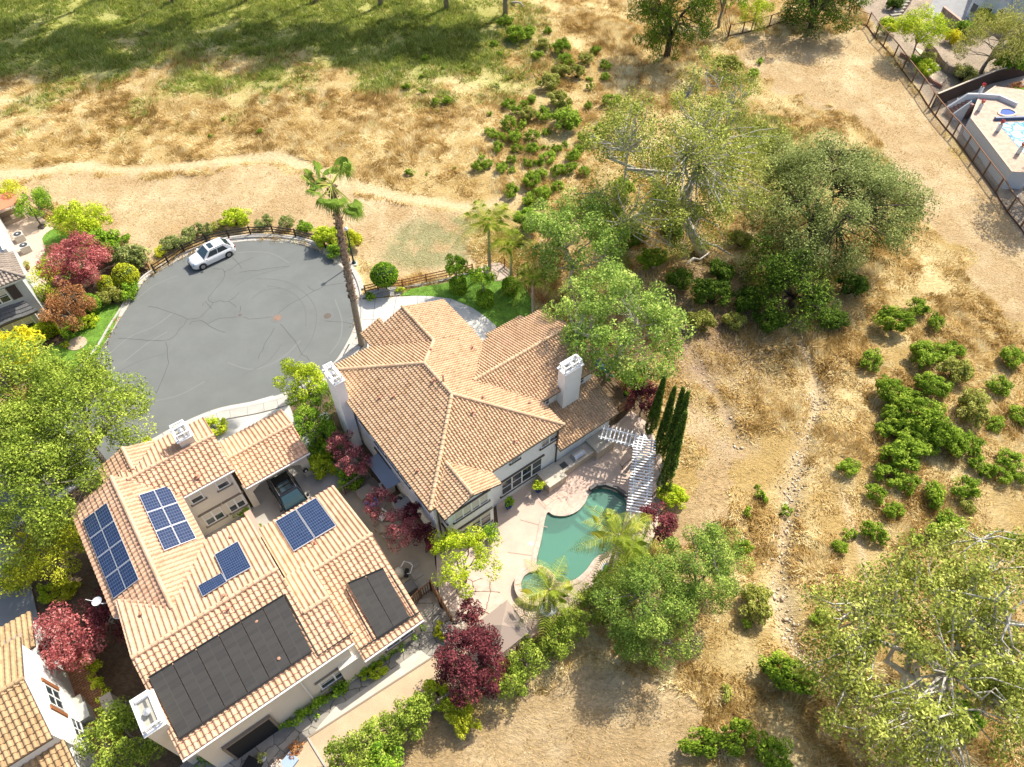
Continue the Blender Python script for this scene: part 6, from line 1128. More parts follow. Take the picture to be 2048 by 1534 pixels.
rail_fence([(1455,75),(1484,68),(1508,62),(1538,52),(1570,43),(1610,36),(1650,30),(1695,40),(1733,52)], 'brown post-and-rail fence along the top edge', BRN, 1.7, (.1,1.65), .14, mesh=WIRE, rw=.16, toprail=True)
rail_fence([(1456,76),(1449,30),(1443,-10)], 'short side run of the top fence heading off the frame', BRN, 1.6, (.1,.7,1.5), .12)
def wallrun(P, h, th, label, m_, name, cat='wall', z=0, cap=None):
    PW = WL(P); o = PW[0]; m = MB(); bandbox(m, [(p[0] - o[0], p[1] - o[1]) for p in PW], -th / 2, th / 2, z - .2, h); T = thing(name, label, cat, (*o, 0)); m.build('wall', m_, T)
    if cap: m = MB(); bandbox(m, [(p[0] - o[0], p[1] - o[1]) for p in PW], -th / 2 - .05, th / 2 + .05, h, h + .07); m.build('coping', cap, T)
    return T
wallrun([(1862,216),(1920,192),(1980,168),(2052,150)], 1.9, .12, 'tall dark board fence between the two top-right gardens', DBR, 'board_fence', 'fence', cap=mat('pale_cap', (.55,.46,.36), .8))

# ================================================================ top right terrace with the blue pool
TRX, TRY_ = W(1990,300); TP = thing('pool_terrace', 'raised white-walled terrace with a bright blue pool at the right edge', 'terrace', (TRX, TRY_, 0)); tl = lambda P, z: [(W(a, b, z)[0] - TRX, W(a, b, z)[1] - TRY_) for a, b in P]
WS = mat('white_terrace_wall', (.60,.64,.68), .85, var=.05); HT = 2.2
tp = tl([(1943,236),(2025,343),(2062,345),(2120,300),(2120,190),(2040,178),(1990,172),(1958,196)], HT); m = MB(); m.prism(tp, -.2, HT - .06); m.build('wall', WS, TP)
m = MB(); sheet('', tp, HT - .02, None, mb=m); m.build('paving', stonemat('speckled_paving', (.60,.45,.34), (.52,.40,.31), (.35,.26,.2), 2.4, .02), TP)
m = MB(); bandbox(m, tl([(1992,172),(1958,196),(1943,236),(2025,343),(2062,345)], HT), -.12, .12, HT - .03, HT + .03); m.build('coping', mat('tan_coping', (.60,.45,.35), .8), TP)
BW_ = bpy.data.materials.new('blue_pool'); BW_.use_nodes = True; bn = BW_.node_tree.nodes; bb = bn['Principled BSDF']; bb.inputs['Roughness'].default_value = .08; vo = bn.new('ShaderNodeTexVoronoi'); vo.feature = 'DISTANCE_TO_EDGE'; vo.inputs['Scale'].default_value = .8; tcn = bn.new('ShaderNodeTexCoord'); nn = bn.new('ShaderNodeTexNoise'); nn.inputs['Scale'].default_value = 1.2
BW_.node_tree.links.new(tcn.outputs['Object'], nn.inputs[0]); vm = bn.new('ShaderNodeVectorMath'); vm.operation = 'MULTIPLY_ADD'; vm.inputs[1].default_value = (1.2, 1.2, 0); BW_.node_tree.links.new(nn.outputs['Color'], vm.inputs[0]); BW_.node_tree.links.new(tcn.outputs['Object'], vm.inputs[2]); BW_.node_tree.links.new(vm.outputs[0], vo.inputs['Vector'])
cr = bn.new('ShaderNodeValToRGB'); cr.color_ramp.elements[0].position = .02; cr.color_ramp.elements[0].color = (.02,.20,.65,1); cr.color_ramp.elements[1].position = .12; cr.color_ramp.elements[1].color = (.40,.72,.85,1); BW_.node_tree.links.new(vo.outputs['Distance'], cr.inputs[0]); BW_.node_tree.links.new(cr.outputs[0], bb.inputs['Base Color'])
m = MB(); sheet('', tl([(1996,246),(2052,244),(2120,250),(2120,330),(2052,312)], HT), HT + .01, None, mb=m); m.build('water', BW_, TP)
m = MB(); bandbox(m, tl([(1988,240),(2052,238),(2120,244)], HT), -.15, .15, HT - .03, HT + .35); m.build('raised_beam', mat('navy_tile', (.08,.12,.22), .4), TP)
sp = smooth(tl([(1996,228),(2000,218),(2018,217),(2034,225),(2030,231),(2012,233)], HT), True, 3); m = MB(); sheet('', sp, HT + .02, None, mb=m); m.build('spa_water', mat('deep_blue', (.01,.08,.35), .1), TP); m = MB(); bandbox(m, sp[::-1], -.05, .25, HT - .02, HT + .08, True); m.build('spa_rim', mat('tan_coping', (1,1,1)), TP)
for i in range(6):                                                # steps climbing to the terrace
    t = i / 6; a = (1896 + 44 * t, 218 - 26 * t); q = tl([a, (a[0] + 16, a[1] + 12)], HT * (1 - .0) * (.3 + .7 * t)); m = MB(); bandbox(m, q, -.2, .2, -.1, HT * (.25 + .7 * t)); m.build('step', mat('brick_step', (.32,.20,.16), .85), TP)
for P, h0, h1 in (([(1894,214),(1936,187)], .8, 2.6), ([(1907,227),(1944,201)], .8, 2.7), ([(1936,187),(1962,187)], 2.6, 2.7), ([(1962,187),(2000,190),(2036,206)], 2.7, 2.7)):
    q = [tl([p_], h0 + (h1 - h0) * i / (len(P) - 1))[0] for i, p_ in enumerate(P)]; m = MB()
    for i, (a_, c_) in enumerate(zip(q[:-1], q[1:])): t0, t1 = i / (len(q) - 1), (i + 1) / (len(q) - 1); z0, z1 = h0 + (h1 - h0) * t0, h0 + (h1 - h0) * t1; A2, B2 = strip([a_, c_], -.14, .14); m.prism([A2[0], A2[1], B2[1], B2[0]], -.1, z1, [z0, z1, z1, z0])
    m.build('stair_wall', WS, TP)
RED = mat('red_flowers', (.55,.04,.06), .6)
for i, (x, y, l) in enumerate([(1958,178,'topmost'),(1957,211,'second from the top'),(1995,252,'third, beside the blue pool'),(2036,297,'lowest, on the coping')]):
    X, Y = W(x, y + 10, HT); T = thing('flower_urn', 'white pillar with a red flower pot on the terrace wall, ' + l, 'flower urn', (X, Y, HT), 0, 'red flower pots on the terrace wall'); m = MB(); m.box(-.16, -.16, 0, .16, .16, .9); m.build('pillar', WS, T); m = MB(); m.lathe((0, 0, .9), [(.1, 0), (.2, .2), (.22, .24)], 10); m.build('pot', TERRA, T)
    r = np.random.default_rng(i); V, F, t = leafcloud(np.array([[0, 0, 1.25]]), np.array([.24]), 160, .06, r); npmesh('flowers', V, F, [RED], t, parent=T)
x, y = W(1922,220); T = thing('round_table', 'small round patio table below the terrace', 'table', (x, y, 0)); m = MB(); m.lathe((0, 0, .7), [(.6, 0), (.6, .05), (.02, .06)], 18); m.build('tabletop', mat('dark_glass', (.05,.06,.05), .2), T); m = MB(); m.tube([(0, 0, 0), (0, 0, .7)], .06, 8); m.lathe((0, 0, 0), [(.3, 0), (.28, .05), (.05, .08)], 12); m.build('pedestal', FASC, T)
for k_, (dx, dy) in enumerate(((.9,.2),(-.2,.95),(1.2,-1.6))):
    T = thing('patio_chair', 'white patio chair below the terrace, ' + ('right of the table', 'above the table', 'alone by the white wall')[k_], 'chair', (x + dx, y + dy, 0), k_ * 1.3); m = MB(); m.box(-.25, -.25, .42, .25, .25, .46); m.build('seat', WHITE, T); m = MB(); m.box(-.25, .22, .46, .25, .27, .95); m.build('backrest', WHITE, T)
    for a, b_ in ((-.22,-.22),(.22,-.22),(-.22,.22),(.22,.22)): m = MB(); m.bar((a, b_, 0), (a, b_, .42), .04); m.build('leg', WHITE, T)
STB = stonemat('stone_blocks', (.42,.34,.27), (.34,.27,.21), (.15,.11,.08), 1.2, .04)
wallrun([(1852,98),(1868,112),(1880,132),(1893,146),(1915,151),(1935,150)], 1.0, .3, 'curved low wall of upright stones above the garden path', STB, 'retaining_wall'); wallrun([(1800,110),(1822,122),(1838,140),(1850,158),(1882,176)], .4, .25, 'low winding brick edging along the garden path', mat('red_brick', (.33,.17,.12), .85, var=.2, scale=6), 'garden_edging', 'edging')
wallrun([(1878,36),(1905,58),(1935,84)], 1.6, .3, 'stone terrace wall below the bay window', STB, 'terrace_wall', cap=mat('pink_cap', (.50,.34,.27), .8)); sheet('garden_path', smooth(WL([(1830,96),(1850,104),(1868,118),(1880,140),(1895,155),(1872,172),(1850,160),(1862,140),(1850,120)]), True, 3), .03, mat('pale_path', (.56,.46,.35), .9, var=.15))
sheet('upper_patio', WL([(1850,30),(1866,0),(1900,-40),(2010,-40),(2010,25),(1960,60),(1935,80),(1905,55)]), .06, mat('cool_patio', (.30,.30,.30), .9, var=.15, scale=.8)); sheet('lower_patio', WL([(1890,180),(1990,150),(2060,150),(2060,330),(2040,400),(1960,320),(1900,240)]), .03, mat('taupe_paving', (.34,.29,.25), .9, var=.15, scale=.8))  # upper patio in plain grey, lower patio in brown-grey paving
for P, l, n_ in (([(1792,30),(1812,2)], 'stone steps climbing off the top edge beside the oak', 6), ([(1860,146),(1868,132)], 'timber-edged garden steps on the pale path', 3)):
    a, c = WL(P); T = thing('garden_steps', l, 'steps', (*a, 0))
    for i in range(n_): t = i / n_; m = MB(); x_, y_ = (c[0] - a[0]) * t, (c[1] - a[1]) * t; m.box(x_ - .9, y_ - .25, -.1, x_ + .9, y_ + .25, .12 + .12 * i, .25); m.build('step', mat('step_stone', (.38,.34,.28), .9), T)

# ================================================================ street things
mt = mat('iron', (.13,.11,.09), .6, var=.2, scale=8)
for x, y, r_, l in ((655,632,.62,'concrete-ringed manhole cover nearest the palm'),(555,636,.62,'rusty manhole cover in the middle of the cul-de-sac'),(480,630,.28,'small valve cover where the cracks meet')):
    X, Y = W(x, y); T = thing('manhole_cover', l, 'manhole cover', (X, Y, .014)); m = MB(); m.lathe((0, 0, 0), [(r_, 0), (r_, .006), (r_ * .01, .007)], 28); m.build('collar', mat('collar', (.17,.17,.165), .9), T); m = MB(); m.lathe((0, 0, .008), [(r_ * .58, 0), (r_ * .58, .008), (.01, .009)], 24); m.build('cover', mt if x != 555 else mat('rusty_iron', (.26,.17,.12), .8, var=.3, scale=9), T)
X, Y = W(708,527); T = thing('street_lamp', 'dark green street lamp with a white globe beside the tall fan palm', 'street lamp', (X, Y, 0)); H_ = hgt((708,527), (693,458)); m = MB(); m.lathe((0, 0, 0), [(.22, 0), (.22, .12), (.12, .3), (.085, .6), (.06, H_ - .3), (.1, H_ - .25), (.1, H_ - .18)], 12); m.build('pole', mat('lamp_green', (.02,.05,.05), .5), T)
m = MB(); m.lathe((0, 0, H_ - .18), [(.08, 0), (.17, .08), (.20, .2), (.17, .33), (.06, .42), (.01, .44)], 14); m.build('globe', mat('opal_glass', (.80,.80,.76), .3), T, sm=True); m = MB(); m.box(-.35, -.35, -.05, .35, .35, .08); m.build('footing', CONC, T)
X, Y = W(702,700); m = MB(); m.lathe((0, 0, .16), [(.22, 0), (.22, .02), (.02, .03)], 14); o = m.build('utility_cover', CONC); o.location = (X, Y, 0); tag(o, 'round pale utility cover by the kerb below the palm', 'utility cover')
gb = MB(); sheet('', WL([(697,690),(735,680),(735,712),(700,716),(686,712)]), .10, None, mb=gb); gb.build('gravel_bed', mat('dark_gravel', (.10,.10,.10), .95, var=.4, scale=10))['kind'] = 'structure'

# ================================================================ cars
def car(name, label, loc, rz, L, Wd, Hh, paint, roofglass, rim, suv=.0, blackroof=False):
    T = thing(name, label, 'car', (*loc, .0), rz); h = L / 2; w = Wd / 2
    st = [(-h, .62, .50, .80), (-h + .06, .80, .36, .96), (-h + .35, .92, .25, 1.02), (-h * .62, .985, .22, 1.04), (-.2, 1.0, .22, 1.00), (h * .42, 1.0, .22, .97), (h * .52, .99, .22, .95), (h * .78, .95, .24, .87), (h - .22, .86, .28, .78), (h - .05, .70, .34, .66), (h, .55, .42, .58)]
    m = MB(); vs = []; R_ = 8
    for x, k, zb, zt in st: vs += [(x, -w * k * .94, zb), (x, -w * k, zb + .18), (x, -w * k, (zb + zt) / 2), (x, -w * k * .95, zt - .05), (x, -w * k * .82, zt), (x, w * k * .82, zt), (x, w * k * .95, zt - .05), (x, w * k, (zb + zt) / 2), (x, w * k, zb + .18), (x, w * k * .94, zb)]
    k = 10; m.add(vs, [(i * k + j, (i + 1) * k + j, (i + 1) * k + j + 1, i * k + j + 1) for i in range(len(st) - 1) for j in range(k - 1)] + [tuple(range(k))[::-1], tuple((len(st) - 1) * k + j for j in range(k))]); m.build('body', paint, T, sm=True)
    zr = Hh; B0 = [(-h + .22, 1.02), (h * .44, .96)]; bx0, bx1 = -h + .25, h * .46; rx0, rx1 = -h * .62, h * .12; bw = w * .90; rw = w * .72; zb = .97
    P = [(bx0, -bw, zb), (bx1, -bw, zb), (bx1, bw, zb), (bx0, bw, zb), (rx0, -rw, zr - .05), (rx1, -rw, zr - .04), (rx1, rw, zr - .04), (rx0, rw, zr - .05)]; mg = mat('car_glass', (.02,.035,.045), .05, spec=.8); ins = .015
    m = MB(); m.add(P, [(0, 1, 5, 4), (1, 2, 6, 5), (2, 3, 7, 6), (3, 0, 4, 7), (4, 5, 6, 7)]); m.build('cabin', paint, T)
    def pane(a, b_, c, d, nm, q=.08, lift=.012, mm=mg, q2=None):
        A, B2, C2, D2 = [Vector(P[i]) if isinstance(i, int) else Vector(i) for i in (a, b_, c, d)]; ce = (A + B2 + C2 + D2) / 4; n_ = (B2 - A).cross(D2 - A).normalized(); mb = MB(); mb.add([p.lerp(ce, q) + n_ * lift for p in (A, B2, C2, D2)], [(0, 1, 2, 3)]); mb.build(nm, mm, T)
    pane(1, 2, 6, 5, 'windscreen', .09, mm=mat('windscreen_glass', (.035,.075,.09), .05, spec=.9)); pane(3, 0, 4, 7, 'rear_window', .14)
    for s_, (a, b_, c, d) in ((-1, (0, 1, 5, 4)), (1, (2, 3, 7, 6))):
        A, B2, C2, D2 = [Vector(P[i]) for i in (a, b_, c, d)]; f = lambda s, t: (A * (1 - s) * (1 - t) + B2 * s * (1 - t) + C2 * s * t + D2 * (1 - s) * t)
        for s0, s1 in ((.16, .50), (.53, .90)) if s_ < 0 else ((.10, .47), (.50, .84)):
            n_ = (B2 - A).cross(D2 - A).normalized(); mb = MB(); mb.add([f(s0, .10) + n_ * .012, f(s1, .10) + n_ * .012, f(s1, .88) + n_ * .012, f(s0, .88) + n_ * .012], [(0, 1, 2, 3)]); mb.build('side_window', mg, T)
    m = MB(); rp = [(rx0 + .02, -rw, zr - .05), (rx1 - .02, -rw, zr - .04), (rx1 - .02, rw, zr - .04), (rx0 + .02, rw, zr - .05)]; xm = (rx0 + rx1) / 2; m.add([(x, y, z + .005) for x, y, z in rp] + [(xm, -rw * .9, zr + .02), (xm, rw * .9, zr + .02)], [(0, 4, 5, 3), (4, 1, 2, 5)]); m.build('roof_panel', mat('gloss_black', (.012,.012,.013), .12, spec=.6) if blackroof else paint, T, sm=True)
    for x0, x1 in roofglass: m = MB(); m.box(rx0 + (rx1 - rx0) * x0, -rw * .62, zr + .02, rx0 + (rx1 - rx0) * x1, rw * .62, zr + .035); m.build('sunroof', mat('roof_glass', (.10,.13,.11) if blackroof else (.03,.05,.06), .06, spec=.8), T)
    ty = mat('tyre', (.018,.018,.018), .8)
    for x in (-h * .60, h * .60):
        for s_ in (-1, 1):
            m = MB(); y0 = s_ * (w - .22); y1 = s_ * (w + .005); m.tube([(x, y0, .35), (x, y1 - s_ * .03, .35), (x, y1, .35)], [.355, .355, .33], 18); wh = m.build('wheel', ty, T); m = MB(); m.tube([(x, y1 - s_ * .02, .35), (x, y1 + s_ * .006, .35)], [.235, .22], 14); m.build('rim', rim, wh)
            m = MB(); pts = [(x + .42 * math.cos(a), .35 + .42 * math.sin(a)) for a in np.linspace(math.pi * 1.05, -math.pi * .05, 9)]; pi = [(x + .36 * math.cos(a), .35 + .36 * math.sin(a)) for a in np.linspace(math.pi * 1.05, -math.pi * .05, 9)]
            m.add([(p[0], s_ * (w + .012), p[1]) for p in pts] + [(p[0], s_ * (w + .012), p[1]) for p in pi], [(i, i + 1, 9 + i + 1, 9 + i) for i in range(8)]); m.build('wheel_arch', mat('black_trim', (.02,.02,.02), .6), T)
    for s_ in (-1, 1):
        m = MB(); m.box(h - .42, s_ * w * .62 - .16, .68, h - .10, s_ * w * .62 + .16, .80); m.build('headlight', mat('lamp_glass', (.10,.16,.22), .1), T); m = MB(); m.box(-h - .01, s_ * w * .55 - .25, .78, -h + .2, s_ * w * .55 + .25, .90); m.build('tail_light', mat('red_lens', (.35,.01,.01), .2), T)
        m = MB(); m.box(h * .34, s_ * (w + .10) - .10, .95, h * .34 + .16, s_ * (w + .10) + .10, 1.09); m.build('mirror', paint, T)
    m = MB(); m.box(h - .08, -w * .5, .30, h + .015, w * .5, .62); m.build('grille', mat('black_trim', (.02,.02,.02), .6), T)
    m = MB(); m.box(-.9, -w - .004, .98, .7, -w * .98 + .01, 1.0); m.build('trim', mat('chrome', (.6,.6,.6), .2, .9), T); m = MB(); m.bar((rx0 + .1, -rw + .04, zr), (rx1 - .1, -rw + .04, zr), .035); m.bar((rx0 + .1, rw - .04, zr), (rx1 - .1, rw - .04, zr), .035); m.build('roof_rail', mat('chrome', (.6,.6,.6), .2, .9), T); return T
a = W(410.4,537.8); b_ = W(458.4,515.3); d = np.array([a[0] - b_[0], a[1] - b_[1]]); d /= np.linalg.norm(d); nrm = np.array([d[1], -d[0]]); nrm = nrm if nrm[1] > 0 else -nrm; c = (np.array(a) + np.array(b_)) / 2 + nrm * .9
car('white_car', 'white compact SUV parked against the black curved fence', (c[0], c[1]), math.atan2(d[1], d[0]), 4.66, 1.86, 1.62, mat('white_paint', (.80,.80,.80), .15, spec=.6), [(.60,.86)], mat('alloy', (.35,.36,.38), .3, .8))
bc = XY(2.95, 31.95); car('black_car', 'glossy black SUV under the carport arch, half hidden by the roof', bc, math.atan2(-(XY(0,1)[1]), -(XY(0,1)[0])), 4.95, 1.98, 1.70, mat('black_paint', (.012,.012,.013), .1, spec=.7), [(.40,.60),(.66,.88)], mat('alloy', (.35,.36,.38), .3, .8), blackroof=True)

# ================================================================ small yard things
def ac(px, label, s_=.9, h=.8, group=None, z=0):
    x, y = W(*px); T = thing('air_conditioner', label, 'air conditioner', (x, y, z), math.pi / 2 - AZ, group); m = MB(); m.box(-s_ / 2, -s_ / 2, 0, s_ / 2, s_ / 2, h); m.build('casing', mat('ac_beige', (.52,.49,.43), .6), T)
    m = MB(); m.lathe((0, 0, h + .003), [(s_ * .42, 0), (s_ * .42, .02), (s_ * .01, .025)], 18); m.build('fan_grille', mat('ac_dark', (.05,.05,.055), .6), T); m = MB(); m.lathe((0, 0, h + .026), [(.12, 0), (.12, .03), (.01, .035)], 10); m.build('fan_hub', mat('ac_hub', (.4,.45,.5), .5), T)
ac((776,980), 'grey air conditioner against the villa side wall, upper one'); ac((800,1012), 'grey air conditioner against the villa side wall, lower one'); ac((43,480), 'beige air conditioner behind the grey house, upper one'); ac((55,502), 'beige air conditioner behind the grey house, lower one')
def box_thing(name, label, cat, px, sx_, sy_, h, m_, rz=None, z=0, lid=None, group=None):
    x, y = W(*px); T = thing(name, label, cat, (x, y, z), (math.pi / 2 - AZ) if rz is None else rz, group); m = MB(); m.box(-sx_ / 2, -sy_ / 2, 0, sx_ / 2, sy_ / 2, h); m.build('case', m_, T); m = MB(); m.box(-sx_ / 2 - .03, -sy_ / 2 - .03, h + .002, sx_ / 2 + .03, sy_ / 2 + .03, h + .07); m.build('lid', lid or m_, T); return T
BLU = mat('blue_plastic', (.04,.25,.62), .4)
box_thing('cooler', 'bright blue cooler beside the pink plum tree', 'cooler', (744,1012), .9, .6, .5, BLU); box_thing('storage_box', 'tan storage bench behind the blue cooler', 'storage box', (733,992), 1.1, .9, .6, mat('tan_plastic', (.34,.30,.24), .7))
box_thing('covered_grill', 'grey covered table beside the villa side wall', 'covered table', (812,1022), 1.2, .9, .95, mat('grey_cover', (.33,.35,.37), .8)); box_thing('utility_box', 'pale metal cabinet by the brick path, smaller one', 'cabinet', (163,1412), .7, .7, .7, mat('pale_metal', (.50,.48,.40), .5)); box_thing('air_conditioner', 'boxy grey condenser by the brick path, larger one', 'air conditioner', (172,1436), 1.0, 1.0, .95, mat('ac_grey', (.45,.46,.44), .5))
box_thing('bin', 'small pale box on the ledge of the solar house at the maple', 'box', (232,1242), .5, .5, .8, mat('pale_metal', (.5,.48,.4), .5))
x, y = W(738,960); T = thing('side_canopy', 'flat grey awning on the villa side wall between plum trees', 'awning', (*XY(9.35,28.6), 0), math.pi / 2 - AZ); m = MB(); m.box(-.55, -1.6, 2.3, .6, 1.6, 2.38); m.build('panel', mat('awning_grey', (.30,.34,.40), .6), T)
for k_ in (-1.5, 1.5): m = MB(); m.bar((-.45, k_, 0), (-.45, k_, 2.3), .07); m.build('post', FASC, T)
def chair(px, label, rz, m_, z=.04, group='patio chairs in the side yard'):
    x, y = W(*px); T = thing('garden_chair', label, 'chair', (x, y, z), rz, group); m = MB(); m.box(-.27, -.27, .40, .27, .27, .45); m.build('seat', m_, T); m = MB(); m.add([(-.27, .24, .45), (.27, .24, .45), (.25, .38, .98), (-.25, .38, .98), (-.27, .29, .45), (.27, .29, .45), (.25, .42, .98), (-.25, .42, .98)], [(3, 2, 1, 0), (4, 5, 6, 7), (2, 3, 7, 6), (0, 1, 5, 4), (1, 2, 6, 5), (3, 0, 4, 7)]); m.build('backrest', m_, T)
    for a_, b2 in ((-.24,-.24),(.24,-.24),(-.24,.24),(.24,.24)): m = MB(); m.bar((a_, b2, 0), (a_, b2, .40), .045); m.build('leg', m_, T)
    for s_ in (-1, 1): m = MB(); m.bar((s_ * .28, -.25, .62), (s_ * .28, .3, .62), .05); m.build('armrest', m_, T)
TC = mat('taupe_chair', (.42,.36,.28), .7)
chair((760,1062), 'taupe garden chair with cushion, left of the little table', .9, TC); chair((778,1078), 'taupe garden chair, right of the little table', 2.5, TC); chair((765,1040), 'white-seated garden chair under the pink plum', -.6, WHITE)
x, y = W(772,1062); T = thing('garden_table', 'small slatted table between the garden chairs', 'table', (x, y, .04)); m = MB(); m.box(-.4, -.4, .5, .4, .4, .54); m.build('tabletop', TC, T)
for a_, b2 in ((-.35,-.35),(.35,-.35),(-.35,.35),(.35,.35)): m = MB(); m.bar((a_, b2, 0), (a_, b2, .5), .05); m.build('leg', TC, T)
# pool pump equipment
x, y = W(800,1152); T = thing('pool_filter', 'pool filter tank with black pumps beside the cream house wall', 'pool pump', (x, y, 0)); m = MB(); m.lathe((0, 0, 0), [(.3, 0), (.34, .1), (.34, .8), (.2, 1.0), (.06, 1.04)], 16); m.build('tank', mat('tank_beige', (.45,.42,.36), .6), T, sm=True)
m = MB(); m.tube([(.5, -.2, .3), (.5, .4, .3)], .14, 10); m.tube([(.9, -.4, .25), (.5, -.7, .25)], .13, 10); m.build('pump', BLK, T); m = MB(); m.tube([(.3, 0, .3), (.8, 0, .5), (.9, .6, .5), (.5, .9, .4)], .035, 6); m.tube([(0, .3, .5), (.3, .8, .7), (.8, .9, .2)], .04, 6); m.build('pipe', WHITE, T)
box_thing('pool_heater', 'dark boxy pool heater below the filter tank', 'pool heater', (822,1182), .8, .7, .8, mat('heater_grey', (.10,.10,.10), .6))
for i, (x, y) in enumerate(((826,1130),(834,1150),(842,1168),(850,1186))): X, Y = W(x, y); m = MB(); m.box(-.35, -.3, 0, .35, .3, .07); o = m.build('stepping_stone', mat('paver', (.34,.31,.26), .9, var=.15, scale=3)); o.location = (X, Y, .04); o.rotation_euler = (0, 0, .64); tag(o, 'square stepping stone by the pool pumps, ' + ('topmost', 'second', 'third', 'lowest')[i] + ' of four', 'stepping stone', 'stepping stones by the pool pumps')
# bottom yard: fire table, loungers
x, y = W(516,1476); m = MB()
box_thing('patio_mat', 'black low table under the wall opening on the flagstones', 'table', (512,1474), 1.3, .9, .35, mat('black_table', (.015,.015,.015), .5)); box_thing('black_chest', 'black lounge seat at the bottom edge of the patio', 'lounge seat', (508,1533), .9, .7, .45, mat('black_table', (.015,.015,.015), .5), -.4)
pot((528,1518), 'white and teal spiky pot plant at the bottom of the patio', .2, .3, WHITE, 'willow', .3, .3, 20, n=5); pot((556,1530), 'dry clump in a pale bowl at the bottom patio', .28, .25, TERRA, 'twig', .3, .3, 21, n=6); pot((596,1506), 'twiggy reddish shrub in the patio joint', .12, .1, TERRA, 'rust', .5, .5, 22, n=7)
box_thing('lounger', 'blue and black folded lounger at the bottom edge', 'lounger', (576,1532), .7, 1.2, .3, mat('pale_blue_cloth', (.35,.45,.62), .8), -.6)
# left neighbour patio: red canopy sofa swing, table etc.
x, y = W(25,440); T = thing('sun_shelter', 'coral red canopy over a long sofa on the left patio', 'canopy', (x, y, 0), math.pi / 2 - AZ + .1); CO = mat('coral_fabric', (.62,.22,.12), .8); m = MB(); m.prism([(-2.2, -1.0), (1.5, -1.0), (1.5, 1.0), (-2.2, 1.0)], 2.05, 2.15, [2.1, 2.1, 2.5, 2.5]); m.build('canopy', CO, T)
for a_, b2 in ((-2.1,-.9),(1.4,-.9),(-2.1,.9),(1.4,.9)): m = MB(); m.bar((a_, b2, 0), (a_, b2, 2.1), .07); m.build('post', FASC, T)
m = MB(); m.box(-1.9, -.7, 0, 1.2, .3, .45); m.box(-1.9, .3, 0, 1.2, .5, .9); m.build('sofa', mat('sofa_tan', (.45,.35,.25), .8), T)
x, y = W(85,455); T = thing('post_light', 'dark slender post on the left patio', 'post', (x, y, 0)); m = MB(); m.tube([(0, 0, 0), (0, 0, 2.6)], .08, 6); m.build('pole', FASC, T); m = MB(); m.box(-.3, -.3, 0, .3, .3, .25); m.build('foot', FASC, T)
pot((132,693), 'pale ornamental grass in the small ring on the lawn', .2, .06, mat('stone_ring', (.5,.42,.34), .9), 'yel', .35, .35, 30, n=6); X, Y = W(155,688); m = MB(); m.lathe((0, 0, .05), [(.85, 0), (.85, .05), (.02, .06)], 20); o = m.build('planting_ring', mat('ring_soil', (.50,.40,.28), .95, var=.3, scale=4)); o.location = (X, Y, 0); tag(o, 'pale round planting ring in the left lawn', 'planting ring')
pot((58,538), 'leafy plant beside the grey house side wall', .2, .3, TERRA, 'bush_pale', .5, .4, 31, n=8); pot((184,1462), 'terracotta pot standing at the white house wall', .28, .45, TERRA, 'twig', .1, .15, 32, n=3); box_thing('covered_furniture', 'tall beige covered parasol behind the big chimney', 'covered parasol', (238,1420), .6, 1.1, 1.6, mat('beige_cover', (.42,.37,.30), .9)); box_thing('covered_furniture', 'low dark covered seat beside the beige cover', 'covered seat', (262,1428), 1.1, 1.0, .8, mat('dark_cover', (.12,.10,.09), .9))
# courtyard walls, side path slab
ct = thing('entry_wall', 'low courtyard wall with tiled cap beside the black car', 'wall', (*XY(-.2,31.0), 0), math.pi / 2 - AZ); m = MB(); m.box(-.15, -1.2, 0, .15, 1.2, 1.2); m.build('wall', STC, ct); m = MB(); m.box(-.25, -1.3, 1.2, .25, 1.3, 1.3); m.build('coping', mat('pink_cap', (.50,.34,.27), .8), ct)
X, Y = XY(4.9, 33.0); T = thing('hose_reel', 'round black wall reel on the carport pillar', 'hose reel', (X, Y - .05, 1.3)); m = MB(); q = XY(0, -1); m.tube([(0, 0, 0), (q[0] * .12, q[1] * .12, 0)], .2, 14); m.build('reel', BLK, T); m = MB(); m.tube([(q[0] * .12, q[1] * .12, 0), (q[0] * .16, q[1] * .16, 0)], .08, 10); m.build('hub', WHITE, T)
box_thing('trash_bin', 'dark bins leaning behind the villa chimney wall', 'bin', (655,850), .7, .8, 1.1, mat('bin_grey', (.20,.22,.22), .6))
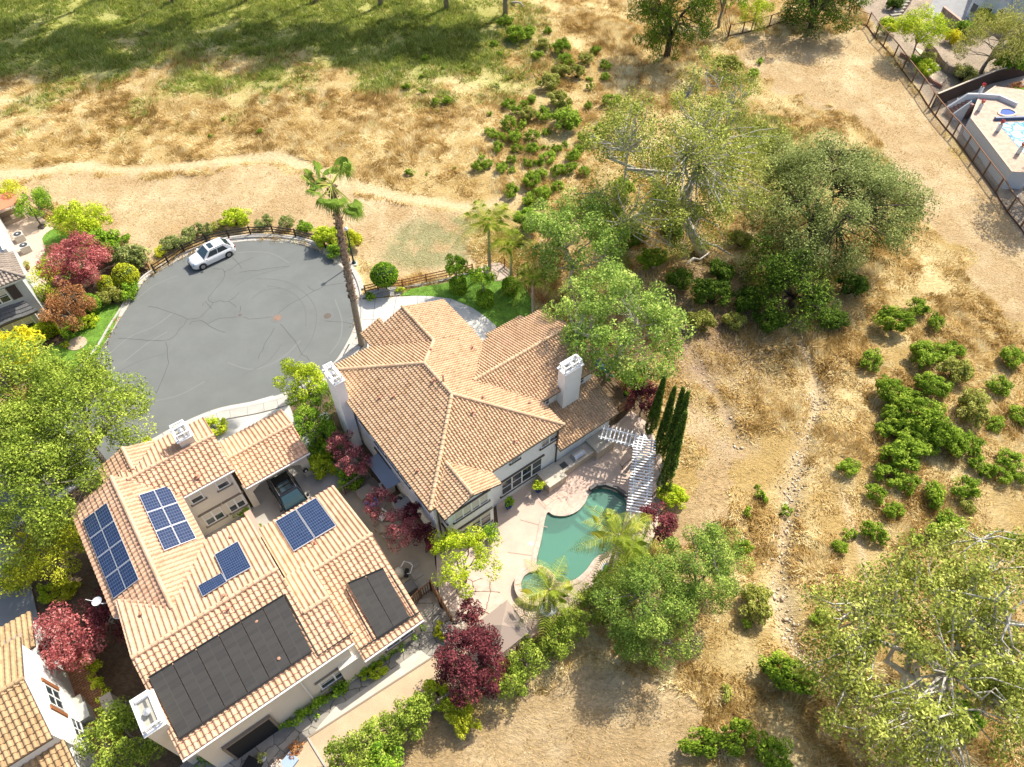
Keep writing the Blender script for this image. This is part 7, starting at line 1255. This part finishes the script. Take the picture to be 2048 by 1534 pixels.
# ================================================================ stones and litter in the gully
r = np.random.default_rng(77); base = []; m = MB()
PT = [CREEK[int(i)] for i in r.integers(len(CREEK) // 3, len(CREEK) - 8, 620)] + [RILL[int(i)] for i in r.integers(0, len(RILL), 70)]; SV = []; SF = []; ST = []
ico = np.array([[0,0,1],[.89,0,.45],[.28,.85,.45],[-.72,.53,.45],[-.72,-.53,.45],[.28,-.85,.45],[0,0,-1]]); fi = [(0,1,2),(0,2,3),(0,3,4),(0,4,5),(0,5,1),(6,2,1),(6,3,2),(6,4,3),(6,5,4),(6,1,5)]
P_ = np.array(PT); n = len(P_); P_ = P_ + r.normal(0, .48, (n, 2)); Z_ = gzf(P_[:, 0], P_[:, 1]); s_ = r.gamma(2.2, .024, n) + .03
V = ico[None] * s_[:, None, None] * r.uniform(.6, 1.3, (n, 1, 3)) * np.array([1, 1, .6]); V += r.normal(0, .12, V.shape) * s_[:, None, None]; V[:, :, 0] += P_[:, :1]; V[:, :, 1] += P_[:, 1:]; V[:, :, 2] += Z_[:, None] + .02
F = (np.arange(n) * 7)[:, None, None] + np.array(fi)[None]; o = npmesh('gully_stones', V.reshape(-1, 3), F.reshape(-1, 3), [tintmat('stones', (.36,.29,.20), (.58,.48,.35), .9, 0, c2=(.74,.66,.52))], np.repeat(r.random(n), 7), k=3); tag(o, kind='stuff')
n = 9000; x = 17 + r.normal(0, 6.5, n); y = 47 + r.normal(0, 6.5, n); k = wildmask(x, y); x, y = x[k], y[k]; V, F, t = leafcloud(np.stack([x, y, gzf(x, y) + .05], -1), np.full(len(x), .05), 1, .09, r, 1, 1.5, .6); tag(npmesh('leaf_litter', V, F, [tintmat('litter', (.18,.10,.06), (.38,.25,.16), .9, 0, c2=(.62,.50,.40))], t), kind='stuff')
for i, (x, y, L, a, l) in enumerate(((1392,522,3.2,.5,'pale fallen limb at the left foot of the big sycamore'),(1425,500,4.5,-.9,'long curved fallen limb below the big sycamore'),(1036,12,2.6,-.7,'bleached fallen log at the top edge'))):
    X, Y = W(x, y); m = MB(); m.tube([(-L / 2 * math.cos(a), -L / 2 * math.sin(a), .15), (-.2, .25, .45), (.4, .1, .4), (L / 2 * math.cos(a), L / 2 * math.sin(a), .8 if i < 2 else .1)], [.17, .15, .12, .06], 7); o = m.build('fallen_limb', BARKW, sm=True); o.location = (X, Y, gz(X, Y)); tag(o, l, 'fallen log')
